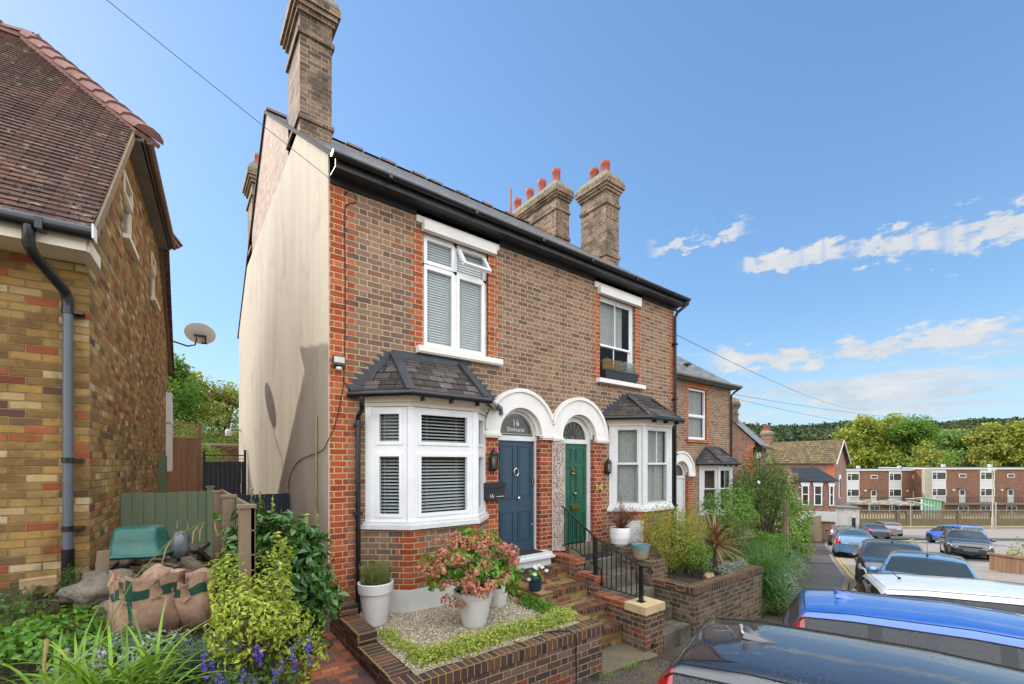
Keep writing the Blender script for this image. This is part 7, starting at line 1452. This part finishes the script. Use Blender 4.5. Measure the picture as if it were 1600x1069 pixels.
# ---------------------------------------------------------------- trees
def tree(px, w_, zb_, ztop, rad, m, label, kind='tree', n=9000, size=.5, seed=0, name='broadleaf_tree', grp='trees behind the flats', clumps=26, lo=.25, r_=None):
    r = rpx(px, w_) if r_ is None else r_; p = PX(r, w_, zb_); g = random.Random(seed+int(px)); t = thing(name, label, kind, p, 0, grp); H = ztop-zb_
    mb = MB(); base = Vector(p); mb.tube([base, base+Vector((.1, 0, H*.3)), base+Vector((0, .1, H*.62))], [rad*.07, rad*.055, rad*.03], 8); C_ = []
    for k in range(clumps):
        a = g.uniform(0, 6.28); q = g.random()**.6; hh = g.uniform(lo, .9); env = math.sin(math.pi*min(1, max(.05, (hh-lo+.18)/(1.12-lo))))**.6; C_.append(base+Vector((math.cos(a)*rad*q*env*.8, math.sin(a)*rad*q*env*.8, H*hh)))
    C_.append(base+Vector((0, 0, H*.9)))
    for c in C_[:14]: mb.tube([base+Vector((0, 0, H*.28)), (base+Vector((0, 0, H*.35))+c)/2+Vector((0, 0, .1*H)), c], [rad*.03, rad*.02, rad*.006], 5, False)
    mb.build('trunk', 'bark', t); Q = []
    for i, c in enumerate(C_): s = rad*g.uniform(.26, .42); Q.append(shell(n//len(C_), c, s, s, s*.8, .6, -.9, .3, seed=i+seed))
    Q = np.concatenate(Q); Q[:, 2] = np.minimum(Q[:, 2], ztop+g.uniform(-.3, .2)); mb = MB(); leafcloud(mb, Q, size, .75, .5, .1, base+Vector((0, 0, H*.55)), .5); mb.build('crown', m, t)
for a in ((1352, 96, -8, 12.3, 6.8, 'crown_gold', 'tall yellowing tree at the left end of the flats', 'tree', 9000, .55, 1), (1395, 98, -8, 12.6, 7.5, 'crown_gold', 'largest golden green tree behind the left block of flats', 'tree', 10000, .55, 2), (1435, 92, -8, 11.8, 6.5, 'crown_green', 'green tree touched with yellow where the two blocks meet', 'tree', 8000, .52, 3), (1448, 84, -8, 6.6, 4.0, 'crown_olive', 'small thin crowned tree in front of the others by the roof step', 'tree', 2600, .4, 4), (1487, 104, -8, 9.8, 6.8, 'crown_pale', 'pale grey green rounded tree behind the right block', 'tree', 7500, .55, 5), (1545, 98, -8, 10.8, 6.6, 'crown_olive', 'broad yellow green tree behind the lamp column', 'tree', 9000, .55, 6), (1590, 96, -8, 11.0, 6.8, 'crown_gold', 'tree with yellow top at the right edge of the photo', 'tree', 8000, .55, 7), (1330, 120, -8, 9.0, 6, 'crown_green', 'dark green tree just right of the gabled roof', 'tree', 4000, .6, 8), (1515, 120, -8, 10, 7, 'crown_green', 'green tree filling the gap behind the pale one', 'tree', 4500, .6, 10)):
    tree(*a)
# trees beyond the passage on the left
tree(300, 24, .0, 6.7, 2.6, 'crown_olive', 'olive and yellow tree seen between the two houses', n=8500, size=.17, seed=12, grp='trees beyond the side passage', clumps=34, lo=.15)
tree(352, 25, .0, 6.0, 2.6, 'crown_olive', 'bushy tree with rusty leaves next to the rendered wall', n=8500, size=.17, seed=13, grp='trees beyond the side passage', clumps=34, lo=.12)
tree(266, 22, .0, 7.4, 2.0, 'crown_green', 'bright green tree rising behind the cottage corner', n=7500, size=.15, seed=14, grp='trees beyond the side passage', clumps=28, lo=.12)
bush('garden_shrub', 'yellow green shrub behind the navy gate', 'shrub', (-.85, 10.3, 1.75), .5, .5, .5, 900, .06, 'leaf_bright', (-.85, 10.3, 0), seed=71)
for px, w_, s, lab in ((285, 17, 1.0, 'green shrub at the foot of the trees, behind the brown fence'), (345, 18, 1.2, 'dark green shrub over the brick wall beyond the gate')): p = at(px, w_); bush('garden_shrub', lab, 'shrub', (p[0], p[1], 2.2), 1.6*s, 1.4, 1.3, 2500, .1, 'leaf_mid', (p[0], p[1], .2), seed=72)
# wooded hill
m_, t_, p_, o_ = newmat('hill_wood_leaf'); tcx = t_.new('ShaderNodeTexCoord').outputs['Object']; v_ = t_.new('ShaderNodeTexVoronoi'); t_.put(v_.inputs['Vector'], tcx); v_.inputs['Scale'].default_value = .075
t_.put(p_.inputs['Base Color'], t_.ramp(t_.sep(v_.outputs['Color'])[0], [(0, lin('283a28')), (.35, lin('34482f')), (.6, lin('425238')), (.8, lin('4e5438')), (.93, lin('584e38')), (1, lin('324c34'))])); p_.inputs['Roughness'].default_value = .9; p_.inputs['Specular IOR Level'].default_value = .1
g2 = np.random.default_rng(5)
def hillz(r, w_): return -12+ (np.clip((w_-250)/330, 0, 1)**1.0)*58*(1+.05*math.sin(r*.011+1)+.035*math.sin(r*.031))
mb = MB(); mb.grid([[PX(r, w_, hillz(r, w_)) for r in np.linspace(-500, 1150, 60)] for w_ in np.linspace(240, 700, 26)])
mat('hill_soil', '24331c', .95, col2='2e3f22', nscale=.1)
struct(mb, 'hill', 'hill_soil')
mb = MB(); Q = []; S_z = []
for k in range(3000):
    w_ = g2.uniform(262, 600); r = g2.uniform(.30, 1.28)*w_; s = g2.uniform(4.0, 8.0); z = hillz(r, w_); P = shell(34, PX(r, w_, z+s*.8), s*1.0, s*1.0, s*.85, .25, -.25, .2, seed=k); Q.append(P)
leafcloud(mb, np.concatenate(Q), 3.0, .85, .5, .1, None, .55); mb.build('hill_wood', 'hill_wood_leaf', None, kind='stuff')
# ---------------------------------------------------------------- overhead wires
def sag(a, b, s, n=14): a, b = Vector(a), Vector(b); return [a.lerp(b, k/n)-Vector((0, 0, s*4*(k/n)*(1-k/n))) for k in range(n+1)]
solo(MB().tube(sag((.30, -.02, 5.42), (-5.6, -.95, 7.45), .05), .004, 5), 'overhead_wire', 'wire_grey', 'telephone wire rising from the house corner to the top left', 'wire', 'overhead wires')
solo(MB().tube(sag((8.3, -.05, 4.9), at(1365, 60, 9.2), .9), .008, 5), 'overhead_wire', 'wire_grey', 'long wire running right from the green door house over the trees', 'wire', 'overhead wires')
solo(MB().tube(sag((16.2, 2.3, 4.4), at(1500, 60, 8), .6), .009, 5), 'overhead_wire', 'wire_grey', 'upper of two wires leaving the lower house', 'wire', 'overhead wires')
solo(MB().tube(sag((16.2, 2.3, 4.25), at(1420, 55, 6.4), .5), .008, 5), 'overhead_wire', 'wire_grey', 'lower of two wires leaving the lower house', 'wire', 'overhead wires')
# ---------------------------------------------------------------- houses across the street, seen only in the window glass
for k, x in enumerate((-14, -3.5, 9.5)):
    t = thing('opposite_house', ['brick house across the street, left one', 'brick house across the street, middle one', 'brick house across the street, right one'][k], 'house', (x, -24, -1.5), 0, None, True)
    mb = MB(); q = [(1.5, 2.9, .9, 2.3), (5.5, 6.9, .9, 2.3), (1.5, 2.9, 3.7, 5.0), (5.5, 6.9, 3.7, 5.0)]; m2 = MB(); wall(m2, 0, 8.5, -1, 5.8, [(8.5-b, 8.5-a, c, d) for a, b, c, d in q], 0, .1); mb.v = [(8.5-v[0], -v[1], v[2]) for v in m2.v]; mb.f = m2.f; mb.sm = m2.sm; mb.box(0, 8.5, -8, -.2, -1, 5.8); mb.build('brick_wall', 'opposite_brick', t)
    for a, b, c, d in q: f = Facet((b, -.06), (a, -.06)); m3 = MB(); f.ring(m3, 0, b-a, c, d, .08, -.02, .03); f.box(m3, (b-a)/2-.03, (b-a)/2+.03, c, d, -.02, .03); wi = m3.build('window', 'upvc', t); m3 = MB(); f.rect(m3, 0, b-a, c, d, -.01); m3.build('pane', 'dark_pane', wi)
    mb = MB(); courses(mb, (8.8, .4, 5.6), (-.3, .4, 5.6), (8.8, -4, 9.3), (-.3, -4, 9.3), .3, .02); mb.build('roof', 'clay_tile', t)
bpy.context.view_layer.update()
